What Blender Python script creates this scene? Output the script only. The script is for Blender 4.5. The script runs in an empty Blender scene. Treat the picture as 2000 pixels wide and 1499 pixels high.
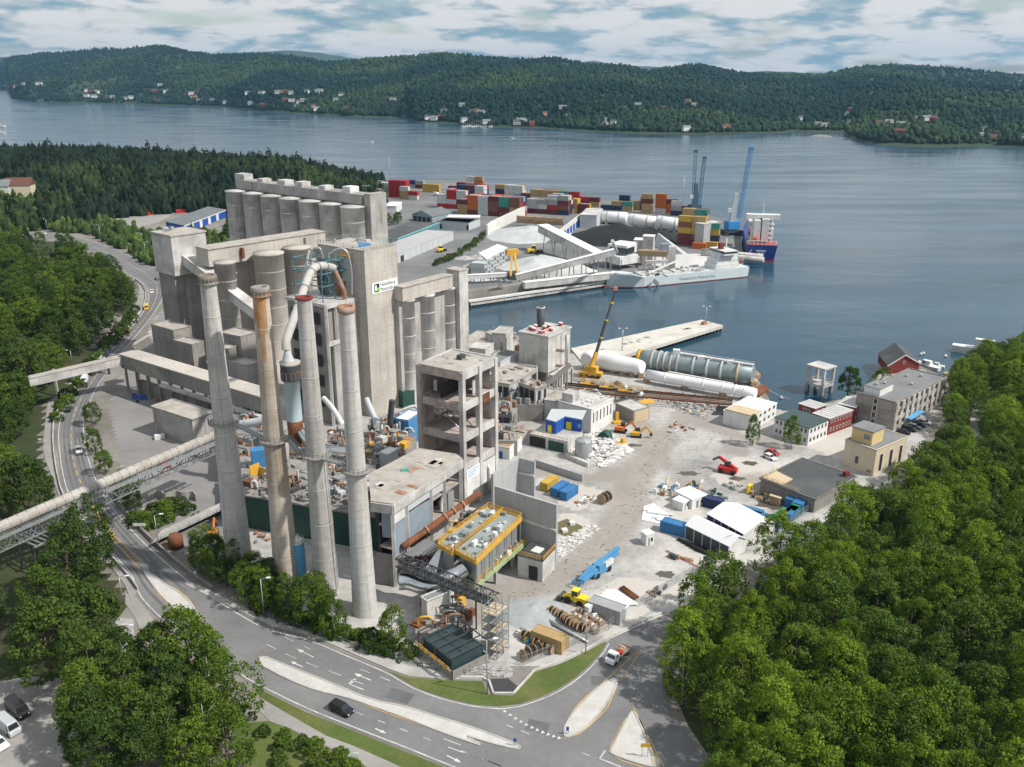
import bpy,bmesh,math,random
import numpy as np
from mathutils import Vector,Matrix,noise
random.seed(7)
SC=bpy.context.scene
COL=SC.collection
R=math.radians
HC,FOC,HORIZON=110.0,1750.0,145.0
PT=math.atan((749.5-HORIZON)/FOC)
cam=bpy.data.cameras.new('camera');cam.sensor_width=36;cam.lens=FOC/2000*36
cam.clip_start=1;cam.clip_end=60000
camo=bpy.data.objects.new('camera',cam);COL.objects.link(camo)
camo.location=(0,0,HC);camo.rotation_euler=(math.pi/2-PT,0,0)
SC.camera=camo
SUN_EL,SUN_AZ=R(47),R(107)
sd=Vector((math.sin(SUN_AZ)*math.cos(SUN_EL),math.cos(SUN_AZ)*math.cos(SUN_EL),math.sin(SUN_EL)))
sun=bpy.data.lights.new('sun','SUN');sun.energy=4.2;sun.angle=R(1.5);sun.color=(1,.95,.87)
suno=bpy.data.objects.new('sun',sun);COL.objects.link(suno)
suno.rotation_euler=sd.to_track_quat('Z','Y').to_euler();suno.location=(300,-200,600)
SC.view_settings.view_transform='Standard';SC.view_settings.look='None'
SC.view_settings.exposure=0.25;SC.view_settings.gamma=1
SC.cycles.use_denoising=True
SC.cycles.max_bounces=6;SC.cycles.volume_bounces=0;SC.cycles.transparent_max_bounces=8
w=bpy.data.worlds.new('World');SC.world=w;w.use_nodes=True
nt=w.node_tree;nt.nodes.clear()
def nd(t,typ,**kw):
 n=t.nodes.new(typ)
 for k,v in kw.items():setattr(n,k,v)
 return n
out=nd(nt,'ShaderNodeOutputWorld')
sky=nd(nt,'ShaderNodeTexSky',sky_type='NISHITA',sun_disc=False,sun_elevation=SUN_EL,sun_rotation=SUN_AZ,altitude=100)
bg1=nd(nt,'ShaderNodeBackground');bg1.inputs[1].default_value=.1
nt.links.new(sky.outputs[0],bg1.inputs[0])
tc=nd(nt,'ShaderNodeTexCoord');sep=nd(nt,'ShaderNodeSeparateXYZ');nt.links.new(tc.outputs['Generated'],sep.inputs[0])
def vmath(op,a,b=None,v=None):
 m=nd(nt,'ShaderNodeMath',operation=op);nt.links.new(a,m.inputs[0])
 if b is not None:nt.links.new(b,m.inputs[1])
 if v is not None:m.inputs[1].default_value=v
 return m.outputs[0]
zz=vmath('ADD',vmath('MAXIMUM',sep.outputs[2],v=0.0),v=.20)
cx,cy=vmath('DIVIDE',sep.outputs[0],zz),vmath('DIVIDE',sep.outputs[1],zz)
cmb=nd(nt,'ShaderNodeCombineXYZ');nt.links.new(cx,cmb.inputs[0]);nt.links.new(cy,cmb.inputs[1])
def cnoise(scale,det,rough,off,dist=0.0):
 mp=nd(nt,'ShaderNodeMapping');mp.inputs['Location'].default_value=off;nt.links.new(cmb.outputs[0],mp.inputs[0])
 n=nd(nt,'ShaderNodeTexNoise',noise_dimensions='2D');n.inputs['Scale'].default_value=scale;n.inputs['Detail'].default_value=det
 n.inputs['Roughness'].default_value=rough;n.inputs['Distortion'].default_value=dist
 nt.links.new(mp.outputs[0],n.inputs['Vector']);return n.outputs[0]
def ramp(src,stops):
 r=nd(nt,'ShaderNodeValToRGB');nt.links.new(src,r.inputs[0]);e=r.color_ramp.elements
 e[0].position,e[0].color=stops[0][0],(*stops[0][1],1);e[1].position,e[1].color=stops[-1][0],(*stops[-1][1],1)
 for p,c in stops[1:-1]:x=e.new(p);x.color=(*c,1)
 return r
n1=cnoise(1.6,3,.55,(3.1,7.7,0),.2);n2=cnoise(2.3,9,.58,(14.5,2,5),.1)
def puffs(scale,off):
 mp=nd(nt,'ShaderNodeMapping');mp.inputs['Location'].default_value=off;nt.links.new(cmb.outputs[0],mp.inputs[0]);wn=nd(nt,'ShaderNodeTexNoise',noise_dimensions='2D');wn.inputs['Scale'].default_value=scale*1.5;wn.inputs['Detail'].default_value=3;nt.links.new(mp.outputs[0],wn.inputs['Vector'])
 va=nd(nt,'ShaderNodeVectorMath',operation='MULTIPLY_ADD');nt.links.new(wn.outputs['Color'],va.inputs[0]);va.inputs[1].default_value=(.35,.35,0);nt.links.new(mp.outputs[0],va.inputs[2])
 vo=nd(nt,'ShaderNodeTexVoronoi',feature='F1',voronoi_dimensions='2D');vo.inputs['Scale'].default_value=scale;nt.links.new(va.outputs[0],vo.inputs['Vector']);return vo.outputs['Distance']
n2=vmath('ADD',vmath('SUBTRACT',n2,vmath('MULTIPLY',puffs(4.2,(2,5,1)),v=.42)),v=.215)
mask=ramp(n1,[(.28,(0,0,0)),(.42,(1,1,1))])
ccol=ramp(n2,[(.30,(.34,.52,.64)),(.40,(.54,.66,.73)),(.46,(.70,.77,.81)),(.51,(.90,.92,.93)),(.60,(1,1,1))])
bg2=nd(nt,'ShaderNodeBackground');bg2.inputs[1].default_value=.68;nt.links.new(ccol.outputs[0],bg2.inputs[0])
mx=nd(nt,'ShaderNodeMixShader');nt.links.new(mask.outputs[0],mx.inputs[0]);nt.links.new(bg1.outputs[0],mx.inputs[1]);nt.links.new(bg2.outputs[0],mx.inputs[2])
nt.links.new(mx.outputs[0],out.inputs[0])
CP,SP=math.cos(PT),math.sin(PT)
def P(x,y,z=0.0):
 u,v=x-1000,y-749.5
 t=(HC-z)/(FOC*SP+v*CP)
 return Vector((u*t,(FOC*CP-v*SP)*t,z))
def PD(x,y,d):
 u,v=x-1000,y-749.5
 t=d/(FOC*CP-v*SP)
 return Vector((u*t,d,HC-(FOC*SP+v*CP)*t))
def ZT(base,ty):
 return PD(1000,ty,base.y).z
ZM=dict(A=(0,0,.35),B=(650,50,.35),C=(1300,0,.35),D=(700,320,.25),E=(1100,270,.25),F=(0,400,.2669),G=(270,330,.2669),H=(560,450,.26684),I=(850,560,.22676),J=(1100,550,.23355),K=(1400,640,.3),L=(0,780,.2669),M=(370,700,.26684),N=(680,800,.26684),O=(1000,850,.2669),Q=(1250,850,.225),R=(0,1100,.26612),S=(480,1080,.27957),T=(900,1080,.27947),a=(380,620,.12),b=(590,450,.1),c=(780,680,.12009),d=(200,640,.14679),e=(740,340,.13),f=(990,370,.185),g=(1240,400,.15),_=(0,0,1))
def q(k,x,y):
 a=ZM[k];return a[0]+x*a[2],a[1]+y*a[2]
def W(k,x,y,z=0.0):return P(*q(k,x,y),z)
def WL(k,pts,z=0.0):return[W(k,x,y,z)for x,y in pts]
def V(*a):return Vector(a)
def lerp(a,b,t):return a+(b-a)*t
def interp(tab,x):
 if x<=tab[0][0]:return tab[0][1]
 for(x0,y0),(x1,y1)in zip(tab,tab[1:]):
  if x<=x1:return y0+(y1-y0)*(x-x0)/(x1-x0)
 return tab[-1][1]
ORG={}
class MB:
 def __init__(s):s.v=[];s.f=[];s.sm=[]
 def add(s,vs,fs,smooth=False):
  o=len(s.v);s.v+=[Vector(p)for p in vs]
  s.f+=[tuple(i+o for i in f)for f in fs];s.sm+=[smooth]*len(fs);return s
 def prism(s,pts,z0,z1):
  n=len(pts);pts=[V(p[0],p[1])for p in pts]
  if sum(pts[i].x*pts[(i+1)%n].y-pts[(i+1)%n].x*pts[i].y for i in range(n))<0:pts=pts[::-1]
  zz0=z0 if isinstance(z0,(list,tuple))else[z0]*n;zz1=z1 if isinstance(z1,(list,tuple))else[z1]*n
  return s.add([(p.x,p.y,z)for p,z in zip(pts,zz0)]+[(p.x,p.y,z)for p,z in zip(pts,zz1)],[tuple(range(n-1,-1,-1)),tuple(range(n,2*n))]+[(i,(i+1)%n,(i+1)%n+n,i+n)for i in range(n)])
 def hexa(s,b4,t4):
  return s.add(list(b4)+list(t4),[(3,2,1,0),(4,5,6,7)]+[(i,(i+1)%4,(i+1)%4+4,i+4)for i in range(4)])
 def box(s,c,sx,sy,sz,rz=0.0):
  ca,sa=math.cos(rz),math.sin(rz);c=Vector(c)
  ring=[V(c.x+ca*x*sx/2-sa*y*sy/2,c.y+sa*x*sx/2+ca*y*sy/2,c.z)for x,y in((-1,-1),(1,-1),(1,1),(-1,1))]
  return s.hexa(ring,[p+V(0,0,sz)for p in ring])
 def beam(s,a,b,w,h=None):
  a,b=Vector(a),Vector(b);h=h or w;d=(b-a)
  if d.length<1e-6:return s
  d.normalize();up=V(0,0,1)if abs(d.z)<.95 else V(0,1,0)
  x=d.cross(up).normalized()*w/2;y=x.cross(d).normalized()*h/2
  f=lambda p:[p-x-y,p+x-y,p+x+y,p-x+y]
  return s.hexa(f(a),f(b))
 def tube(s,pts,r,n=8,caps=True,smooth=True):
  pts=[Vector(p)for p in pts];rs=r if isinstance(r,(list,tuple))else[r]*len(pts)
  vs=[];fs=[];px=None
  for i,p in enumerate(pts):
   d=(pts[min(i+1,len(pts)-1)]-pts[max(i-1,0)]).normalized()
   up=px if px is not None else(V(1,0,0)if abs(d.z)>.9 else V(0,0,1))
   x=(up-d*up.dot(d)).normalized();px=x;y=d.cross(x)
   vs+=[p+(x*math.cos(k*2*math.pi/n)+y*math.sin(k*2*math.pi/n))*rs[i]for k in range(n)]
  for i in range(len(pts)-1):
   fs+=[(i*n+k,i*n+(k+1)%n,(i+1)*n+(k+1)%n,(i+1)*n+k)for k in range(n)]
  s.add(vs,fs,smooth)
  if caps:
   o=len(s.v)-len(vs);s.f+=[tuple(o+k for k in range(n-1,-1,-1)),tuple(o+len(vs)-n+k for k in range(n))];s.sm+=[False,False]
  return s
 def cyl(s,c,r,h,n=24,r2=None,caps=True):
  c=Vector(c);return s.tube([c,c+V(0,0,h)],[r,r if r2 is None else r2],n,caps)
 def lathe(s,c,prof,n=28):
  c=Vector(c);vs=[];fs=[]
  for r,z in prof:vs+=[c+V(r*math.cos(k*2*math.pi/n),r*math.sin(k*2*math.pi/n),z)for k in range(n)]
  for i in range(len(prof)-1):fs+=[(i*n+k,i*n+(k+1)%n,(i+1)*n+(k+1)%n,(i+1)*n+k)for k in range(n)]
  return s.add(vs,fs,True)
 def poly(s,pts):return s.add(pts,[tuple(range(len(pts)))])
 def rail(s,pts,h=1.1,w=.07,step=2.0,rows=(1.0,.5)):
  for a,b in zip(pts,pts[1:]):
   a,b=Vector(a),Vector(b);n=max(1,round((b-a).length/step))
   for i in range(n+1):p=lerp(a,b,i/n);s.beam(p,p+V(0,0,h),w)
   for k in rows:s.beam(a+V(0,0,h*k),b+V(0,0,h*k),w)
  return s
 def truss(s,a,b,w,h,n,t=.14):
  a,b=Vector(a),Vector(b);d=(b-a).normalized();x=d.cross(V(0,0,1))
  if x.length<.1:x=V(1,0,0)
  x.normalize();y=x.cross(d).normalized();cs=[x*w/2*i+y*h/2*j for i,j in((-1,-1),(1,-1),(1,1),(-1,1))]
  for c in cs:s.beam(a+c,b+c,t)
  for i in range(n):
   p,r2=lerp(a,b,i/n),lerp(a,b,(i+1)/n)
   for k in range(4):
    c0,c1=cs[k],cs[(k+1)%4]
    s.beam(p+c0,p+c1,t*.6);s.beam(p+(c0 if i%2 else c1),r2+(c1 if i%2 else c0),t*.6)
  return s
 def build(s,name,mat,parent=None,org=None,**kw):
  me=bpy.data.meshes.new(name)
  if parent is not None:o0=ORG[parent.name]
  elif org is not None:o0=Vector(org)
  else:
   xs=[p.x for p in s.v];ys=[p.y for p in s.v]
   o0=V((min(xs)+max(xs))/2,(min(ys)+max(ys))/2,min(p.z for p in s.v))
  me.from_pydata([p-o0 for p in s.v],[],s.f)
  if any(s.sm):me.polygons.foreach_set('use_smooth',s.sm)
  me.materials.append(mat);me.update()
  o=bpy.data.objects.new(name,me);COL.objects.link(o);ORG[o.name]=o0
  if parent is not None:o.parent=parent
  else:o.location=o0
  return tag(o,**kw)
def tag(o,label=None,cat=None,group=None,kind=None):
 if label:o['label']=label
 if cat:o['category']=cat
 if group:o['group']=group
 if kind:o['kind']=kind
 return o
def thing(name,label,cat,loc,group=None):
 o=bpy.data.objects.new(name,None);COL.objects.link(o);o.empty_display_size=.5
 o.location=Vector(loc);ORG[o.name]=Vector(loc)
 return tag(o,label,cat,group)
def copy_tree(o,loc=None,rz=None,scale=None,label=None,group=None,parent=None,mats=None):
 c=o.copy();COL.objects.link(c);c.parent=parent
 if loc is not None:c.location=loc
 if rz is not None:c.rotation_euler=(0,0,rz)
 if scale is not None:c.scale=scale if isinstance(scale,tuple)else(scale,)*3
 if label:c['label']=label
 if group:c['group']=group
 for ch in o.children:copy_tree(ch,parent=c)
 return c
def sheet(name,pts,z,mat,kind='structure',**kw):
 return MB().poly([V(p[0],p[1],z)for p in pts]).build(name,mat,kind=kind,**kw)
def ribbon(pts,w,z,off=0.0,dash=None):
 m=MB();pts=[V(p[0],p[1],0)for p in pts];L=[0]
 for a,b in zip(pts,pts[1:]):L.append(L[-1]+(b-a).length)
 def at(s):
  for i in range(len(pts)-1):
   if s<=L[i+1]+1e-9:d=(pts[i+1]-pts[i]);return pts[i]+d*((s-L[i])/max(1e-9,L[i+1]-L[i])),d.normalized()
  return pts[-1],(pts[-1]-pts[-2]).normalized()
 segs=[(0,L[-1])]if not dash else[(s,min(s+dash[0],L[-1]))for s in np.arange(0,L[-1],dash[0]+dash[1])]
 for s0,s1 in segs:
  n=max(1,int((s1-s0)/3));prev=None
  for i in range(n+1):
   p,d=at(s0+(s1-s0)*i/n);nn=V(-d.y,d.x,0)
   cur=(p+nn*(off+w/2)+V(0,0,z),p+nn*(off-w/2)+V(0,0,z))
   if prev:m.add([prev[0],prev[1],cur[1],cur[0]],[(0,1,2,3)])
   prev=cur
 return m
def smooth_line(pts,k=2):
 for _ in range(k):
  o=[pts[0]]
  for a,b in zip(pts,pts[1:]):o+=[lerp(a,b,.25),lerp(a,b,.75)]
  pts=o+[pts[-1]]
 return pts
MATS={}
def mat(name,col,rough=.85,var=.12,scale=.35,col2=None,amt=.5,metal=0.0,streak=0.0,bump=0.0,bscale=4.0,lines=0.0,lscale=1.0,rnd=0.0,spec=.3,world=False,thr=(.45,.65),det=6):
 if name in MATS:return MATS[name]
 m=bpy.data.materials.new(name);m.use_nodes=True;t=m.node_tree;b=t.nodes['Principled BSDF']
 L=t.links.new
 b.inputs['Roughness'].default_value=rough;b.inputs['Metallic'].default_value=metal;b.inputs['Specular IOR Level'].default_value=spec
 tc=nd(t,'ShaderNodeTexCoord');geo=nd(t,'ShaderNodeNewGeometry')
 if world:src=geo.outputs['Position']
 else:
  oi=nd(t,'ShaderNodeObjectInfo');mu=nd(t,'ShaderNodeVectorMath',operation='MULTIPLY_ADD')
  L(oi.outputs['Random'],mu.inputs[0]);mu.inputs[1].default_value=(91,57,33);L(tc.outputs['Object'],mu.inputs[2]);src=mu.outputs[0]
 def nz(sc,mapscale=None,d=det,r=.6):
  n=nd(t,'ShaderNodeTexNoise');n.inputs['Scale'].default_value=sc;n.inputs['Detail'].default_value=d;n.inputs['Roughness'].default_value=r
  if mapscale:
   mp=nd(t,'ShaderNodeMapping');mp.inputs['Scale'].default_value=mapscale;L(src,mp.inputs[0]);L(mp.outputs[0],n.inputs['Vector'])
  else:L(src,n.inputs['Vector'])
  return n.outputs[0]
 def mr(s,a,b2,c,d):
  n=nd(t,'ShaderNodeMapRange');L(s,n.inputs[0])
  for i,x in enumerate((a,b2,c,d)):n.inputs[i+1].default_value=x
  return n.outputs[0]
 def mix(typ,fac,a,bb):
  n=nd(t,'ShaderNodeMix',data_type='RGBA',blend_type=typ)
  if isinstance(fac,float):n.inputs[0].default_value=fac
  else:L(fac,n.inputs[0])
  for i,x in((6,a),(7,bb)):
   if isinstance(x,tuple):n.inputs[i].default_value=(*x,1)
   else:L(x,n.inputs[i])
  return n.outputs[2]
 def val(s):
  n=nd(t,'ShaderNodeCombineColor')
  for i in range(3):L(s,n.inputs[i])
  return n.outputs[0]
 c=tuple(col)
 if col2:c=mix('MIX',mr(nz(scale*.6),thr[0],thr[1],0,amt),c,tuple(col2))
 if var:c=mix('MULTIPLY',1.0,c,val(mr(nz(scale),.25,.75,1-var,1+var)))
 if var:c=mix('MULTIPLY',1.0,c,val(mr(nz(scale*9,d=3),.25,.75,1-var*.6,1+var*.6)))
 if streak:c=mix('MULTIPLY',1.0,c,val(mr(nz(1.0,(1.3,1.3,.035),5,.7),.5,.8,1,1-streak)))
 if lines:
  wv=nd(t,'ShaderNodeTexWave',bands_direction='Z');wv.inputs['Scale'].default_value=lscale;wv.inputs['Distortion'].default_value=.15
  L(src,wv.inputs['Vector']);c=mix('MULTIPLY',1.0,c,val(mr(wv.outputs[1],0,.06,1-lines,1)))
 if rnd:
  oi2=nd(t,'ShaderNodeObjectInfo');c=mix('MULTIPLY',1.0,c,val(mr(oi2.outputs['Random'],0,1,1-rnd,1+rnd)))
 if isinstance(c,tuple):b.inputs['Base Color'].default_value=(*c,1)
 else:L(c,b.inputs['Base Color'])
 if bump:
  bp=nd(t,'ShaderNodeBump');bp.inputs['Strength'].default_value=bump;bp.inputs['Distance'].default_value=.1
  L(nz(bscale),bp.inputs['Height']);L(bp.outputs[0],b.inputs['Normal'])
 MATS[name]=m;return m
conc=mat('concrete',(.415,.40,.38),.9,.2,.12,(.235,.225,.215),.65,streak=.52,bump=.25,lines=.16,lscale=.25)
conc_d=mat('concrete_dark',(.28,.265,.245),.9,.18,.15,(.17,.16,.15),.7,streak=.42,bump=.25,lines=.14,lscale=.3)
conc_l=mat('concrete_light',(.53,.52,.505),.9,.2,.2,(.31,.30,.285),.8,streak=.45,bump=.2)
conc_n=mat('concrete_fresh',(.38,.39,.40),.85,.08,.2,streak=.12,lines=.2,lscale=.42,bump=.1)
conc_w=mat('concrete_warm',(.49,.455,.41),.9,.14,.12,(.36,.335,.305),.65,streak=.42,bump=.15,lines=.10,lscale=.2)
conc_p=mat('concrete_pinkish',(.44,.375,.345),.9,.2,.5,(.24,.20,.185),.7,streak=.35,bump=.4)
stack_m=mat('stack_concrete',(.50,.49,.47),.9,.16,.1,(.32,.305,.29),.75,streak=.55,bump=.2,lines=.12,lscale=.16)
stack_b=mat('stack_concrete_stained',(.45,.395,.34),.9,.18,.1,(.31,.24,.175),.8,streak=.5,bump=.2,lines=.12,lscale=.16)
rusty=mat('rust',(.20,.075,.035),.9,.35,.6,(.10,.05,.03),.7,streak=.3)
rust_l=mat('rust_pale',(.33,.17,.10),.9,.3,.5,(.38,.33,.28),.7,streak=.3)
dirty_roof=mat('dusty_roof',(.40,.37,.335),.95,.18,.35,(.27,.245,.225),.6,bump=.3)
grey_roof=mat('grey_roof',(.20,.205,.21),.9,.12,.2,(.14,.145,.15),.5)
dark_roof=mat('dark_roof',(.075,.08,.085),.85,.15,.15,(.12,.125,.13),.6)
white=mat('white_paint',(.68,.69,.69),.6,.1,.4,(.5,.49,.47),.5,streak=.25)
whiteS=mat('white_sheet',(.76,.77,.78),.5,.03,.5)
wrap=mat('white_wrap',(.76,.77,.79),.4,.05,1.2,bump=.6,bscale=2.5)
steel=mat('steel_grey',(.26,.275,.285),.55,.15,.6,metal=.3)
steel_d=mat('steel_dark',(.07,.075,.08),.6,.2,.6,metal=.3)
galv=mat('galvanised',(.42,.44,.45),.45,.1,.8,metal=.6)
shiny=mat('shiny_duct',(.62,.64,.66),.22,.06,.6,metal=1.0)
palecl=mat('pale_cladding',(.47,.50,.52),.6,.07,.3,streak=.12)
bluegrey=mat('blue_grey_sheet',(.24,.29,.34),.6,.12,.4,streak=.2)
green_p=mat('green_paint',(.10,.34,.24),.6,.1,.3,streak=.2)
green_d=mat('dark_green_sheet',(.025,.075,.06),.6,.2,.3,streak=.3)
green_l=mat('pale_green_steel',(.33,.40,.22),.6,.15,.5)
yellow=mat('yellow_paint',(.62,.36,.045),.6,.15,.7,(.36,.22,.07),.5)
yellow_b=mat('bright_yellow',(.80,.60,.03),.55,.08,.7)
blue=mat('blue_paint',(.02,.085,.36),.5,.08,.5)
blue_m=mat('mid_blue_paint',(.05,.20,.42),.5,.1,.5,streak=.1)
blue_s=mat('sky_blue_tank',(.12,.36,.60),.45,.05,.4,streak=.12)
blue_c=mat('crane_blue',(.05,.22,.48),.5,.1,.4)
teal=mat('teal_paint',(.10,.20,.22),.6,.12,.5)
red=mat('red_paint',(.46,.03,.03),.5,.1,.5)
dkred=mat('falu_red',(.19,.035,.03),.85,.15,.6,streak=.15)
cream=mat('cream_render',(.60,.52,.39),.85,.07,.4,streak=.12)
orange=mat('orange_paint',(.55,.17,.04),.6,.2,.6)
black=mat('black_rubber',(.02,.02,.022),.7,.1,1)
glass_m=mat('window_glass',(.02,.028,.035),.08,0,spec=.6)
wood=mat('wood',(.36,.25,.15),.85,.2,.8,(.22,.16,.11),.5)
wood_p=mat('pale_wood',(.52,.42,.28),.85,.15,.8)
rubble_m=mat('rubble_grey',(.36,.35,.345),.95,.3,.5,(.22,.215,.21),.6,bump=.5,rnd=.2)
rubble_w=mat('rubble_white',(.56,.55,.54),.9,.25,.8,(.36,.35,.34),.5,rnd=.3)
void=mat('interior_shade',(.035,.035,.037),.95,.2,.3)  # near-black colour stands in for the shade inside openings, bays and flues
# ================================================================ SETTING
def inside(p,poly):
 x,y=p[0],p[1];c=False;n=len(poly);j=n-1
 for i in range(n):
  a,b=poly[i],poly[j]
  if(a[1]>y)!=(b[1]>y)and x<(b[0]-a[0])*(y-a[1])/(b[1]-a[1])+a[0]:c=not c
  j=i
 return c
def sstep(a,b,x):
 t=min(1,max(0,(x-a)/(b-a)));return t*t*(3-2*t)
def pdist(p,line):
 best=1e9;x,y=p[0],p[1]
 for a,b in zip(line,line[1:]):
  dx,dy=b[0]-a[0],b[1]-a[1];l=dx*dx+dy*dy
  t=0 if l==0 else min(1,max(0,((x-a[0])*dx+(y-a[1])*dy)/l))
  best=min(best,math.hypot(x-a[0]-t*dx,y-a[1]-t*dy))
 return best
def fbm(x,y,s,o=4):
 v=0;a=1;n=0
 for k in range(o):v+=a*noise.noise((x/s*2**k,y/s*2**k,3.7*k));n+=a;a*=.5
 return v/n
WZ=-2.6
def water_mat():
 m=bpy.data.materials.new('fjord_water');m.use_nodes=True;t=m.node_tree;b=t.nodes['Principled BSDF'];L=t.links.new
 b.inputs['Roughness'].default_value=.14;b.inputs['IOR'].default_value=1.33
 geo=nd(t,'ShaderNodeNewGeometry')
 def nz(scale,ms,d):
  mp=nd(t,'ShaderNodeMapping');mp.inputs['Scale'].default_value=ms;L(geo.outputs['Position'],mp.inputs[0])
  n=nd(t,'ShaderNodeTexNoise');n.inputs['Scale'].default_value=scale;n.inputs['Detail'].default_value=d;L(mp.outputs[0],n.inputs['Vector']);return n.outputs[0]
 r=nd(t,'ShaderNodeValToRGB');L(nz(.004,(1,3.2,1),5),r.inputs[0])
 r.color_ramp.elements[0].position=.35;r.color_ramp.elements[0].color=(.014,.048,.078,1);r.color_ramp.elements[1].position=.7;r.color_ramp.elements[1].color=(.030,.080,.125,1)
 L(r.outputs[0],b.inputs['Base Color'])
 rr=nd(t,'ShaderNodeMapRange');L(nz(.006,(1,4,1),4),rr.inputs[0]);rr.inputs[1].default_value=.35;rr.inputs[2].default_value=.65;rr.inputs[3].default_value=.10;rr.inputs[4].default_value=.26;L(rr.outputs[0],b.inputs['Roughness'])
 bp=nd(t,'ShaderNodeBump');bp.inputs['Strength'].default_value=.28;bp.inputs['Distance'].default_value=.3;L(nz(.22,(1,1.6,1),6),bp.inputs['Height'])
 b2=nd(t,'ShaderNodeBump');b2.inputs['Strength'].default_value=.25;b2.inputs['Distance'].default_value=1.5;L(nz(.03,(1,2,1),4),b2.inputs['Height']);L(b2.outputs[0],bp.inputs['Normal'])
 L(bp.outputs[0],b.inputs['Normal']);return m
MB().poly([V(-30000,-2000,WZ),V(30000,-2000,WZ),V(30000,40000,WZ),V(-30000,40000,WZ)]).build('water',water_mat(),kind='structure')
px=lambda*pts:[P(x,y)for x,y in pts]
coast=px((-400,318),(0,322),(350,330),(600,345),(745,357),(800,352),(940,352),(965,362),(1050,376),(1160,388),(1290,402),(1350,412),(1420,430),(1446,440),(1452,515),(1200,549),(915,590),(895,625),(915,655),(1115,690),(1205,697),(1240,699),(1480,740),(1503,780),(1500,797),(1522,802),(1548,803),(1600,790),(1640,780),(1690,760),(1725,712),(1790,712),(1850,737),(1880,722),(1900,706),(1960,695),(2010,660),(2100,640),(2400,590))
land_pts=coast+[V(1200,500,0),V(1200,-300,0),V(-1500,-300,0),V(-1500,1250,0)]
earth=mat('bare_earth',(.22,.205,.185),.95,.25,.05,(.13,.12,.10),.7,world=True,bump=.3)
MB().prism(land_pts,-6,0).build('ground',earth,kind='structure')
grass_m=mat('grass',(.085,.12,.03),.95,.25,.12,(.17,.14,.06),.7,world=True,bump=.5,bscale=6)
floor_m=mat('forest_floor',(.035,.05,.018),.98,.3,.1,(.06,.05,.03),.6,world=True)
harbour=mat('harbour_asphalt',(.15,.155,.16),.9,.2,.035,(.24,.24,.238),.7,world=True)
hp=px((700,545),(915,590),(1200,549),(1452,515),(1446,440),(1420,430),(1350,412),(1290,402),(1160,388),(1050,376),(965,362),(940,352),(800,352),(748,360),(742,420),(706,470))
sheet('harbour_yard',hp,.02,harbour)
yard_poly=px((205,800),(232,740),(285,650),(320,590),(325,545),(440,520),(700,545),(915,590),(895,625),(915,655),(1115,690),(1205,697),(1480,740),(1500,797),(1548,803),(1640,780),(1690,760),(1725,715),(1790,715),(1850,745),(1840,800),(1795,895),(1720,970),(1620,1025),(1470,1098),(1340,1185),(1210,1262),(1120,1302),(1010,1312),(860,1290),(700,1240),(560,1190),(420,1130),(330,1070),(262,990),(225,900))
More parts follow.
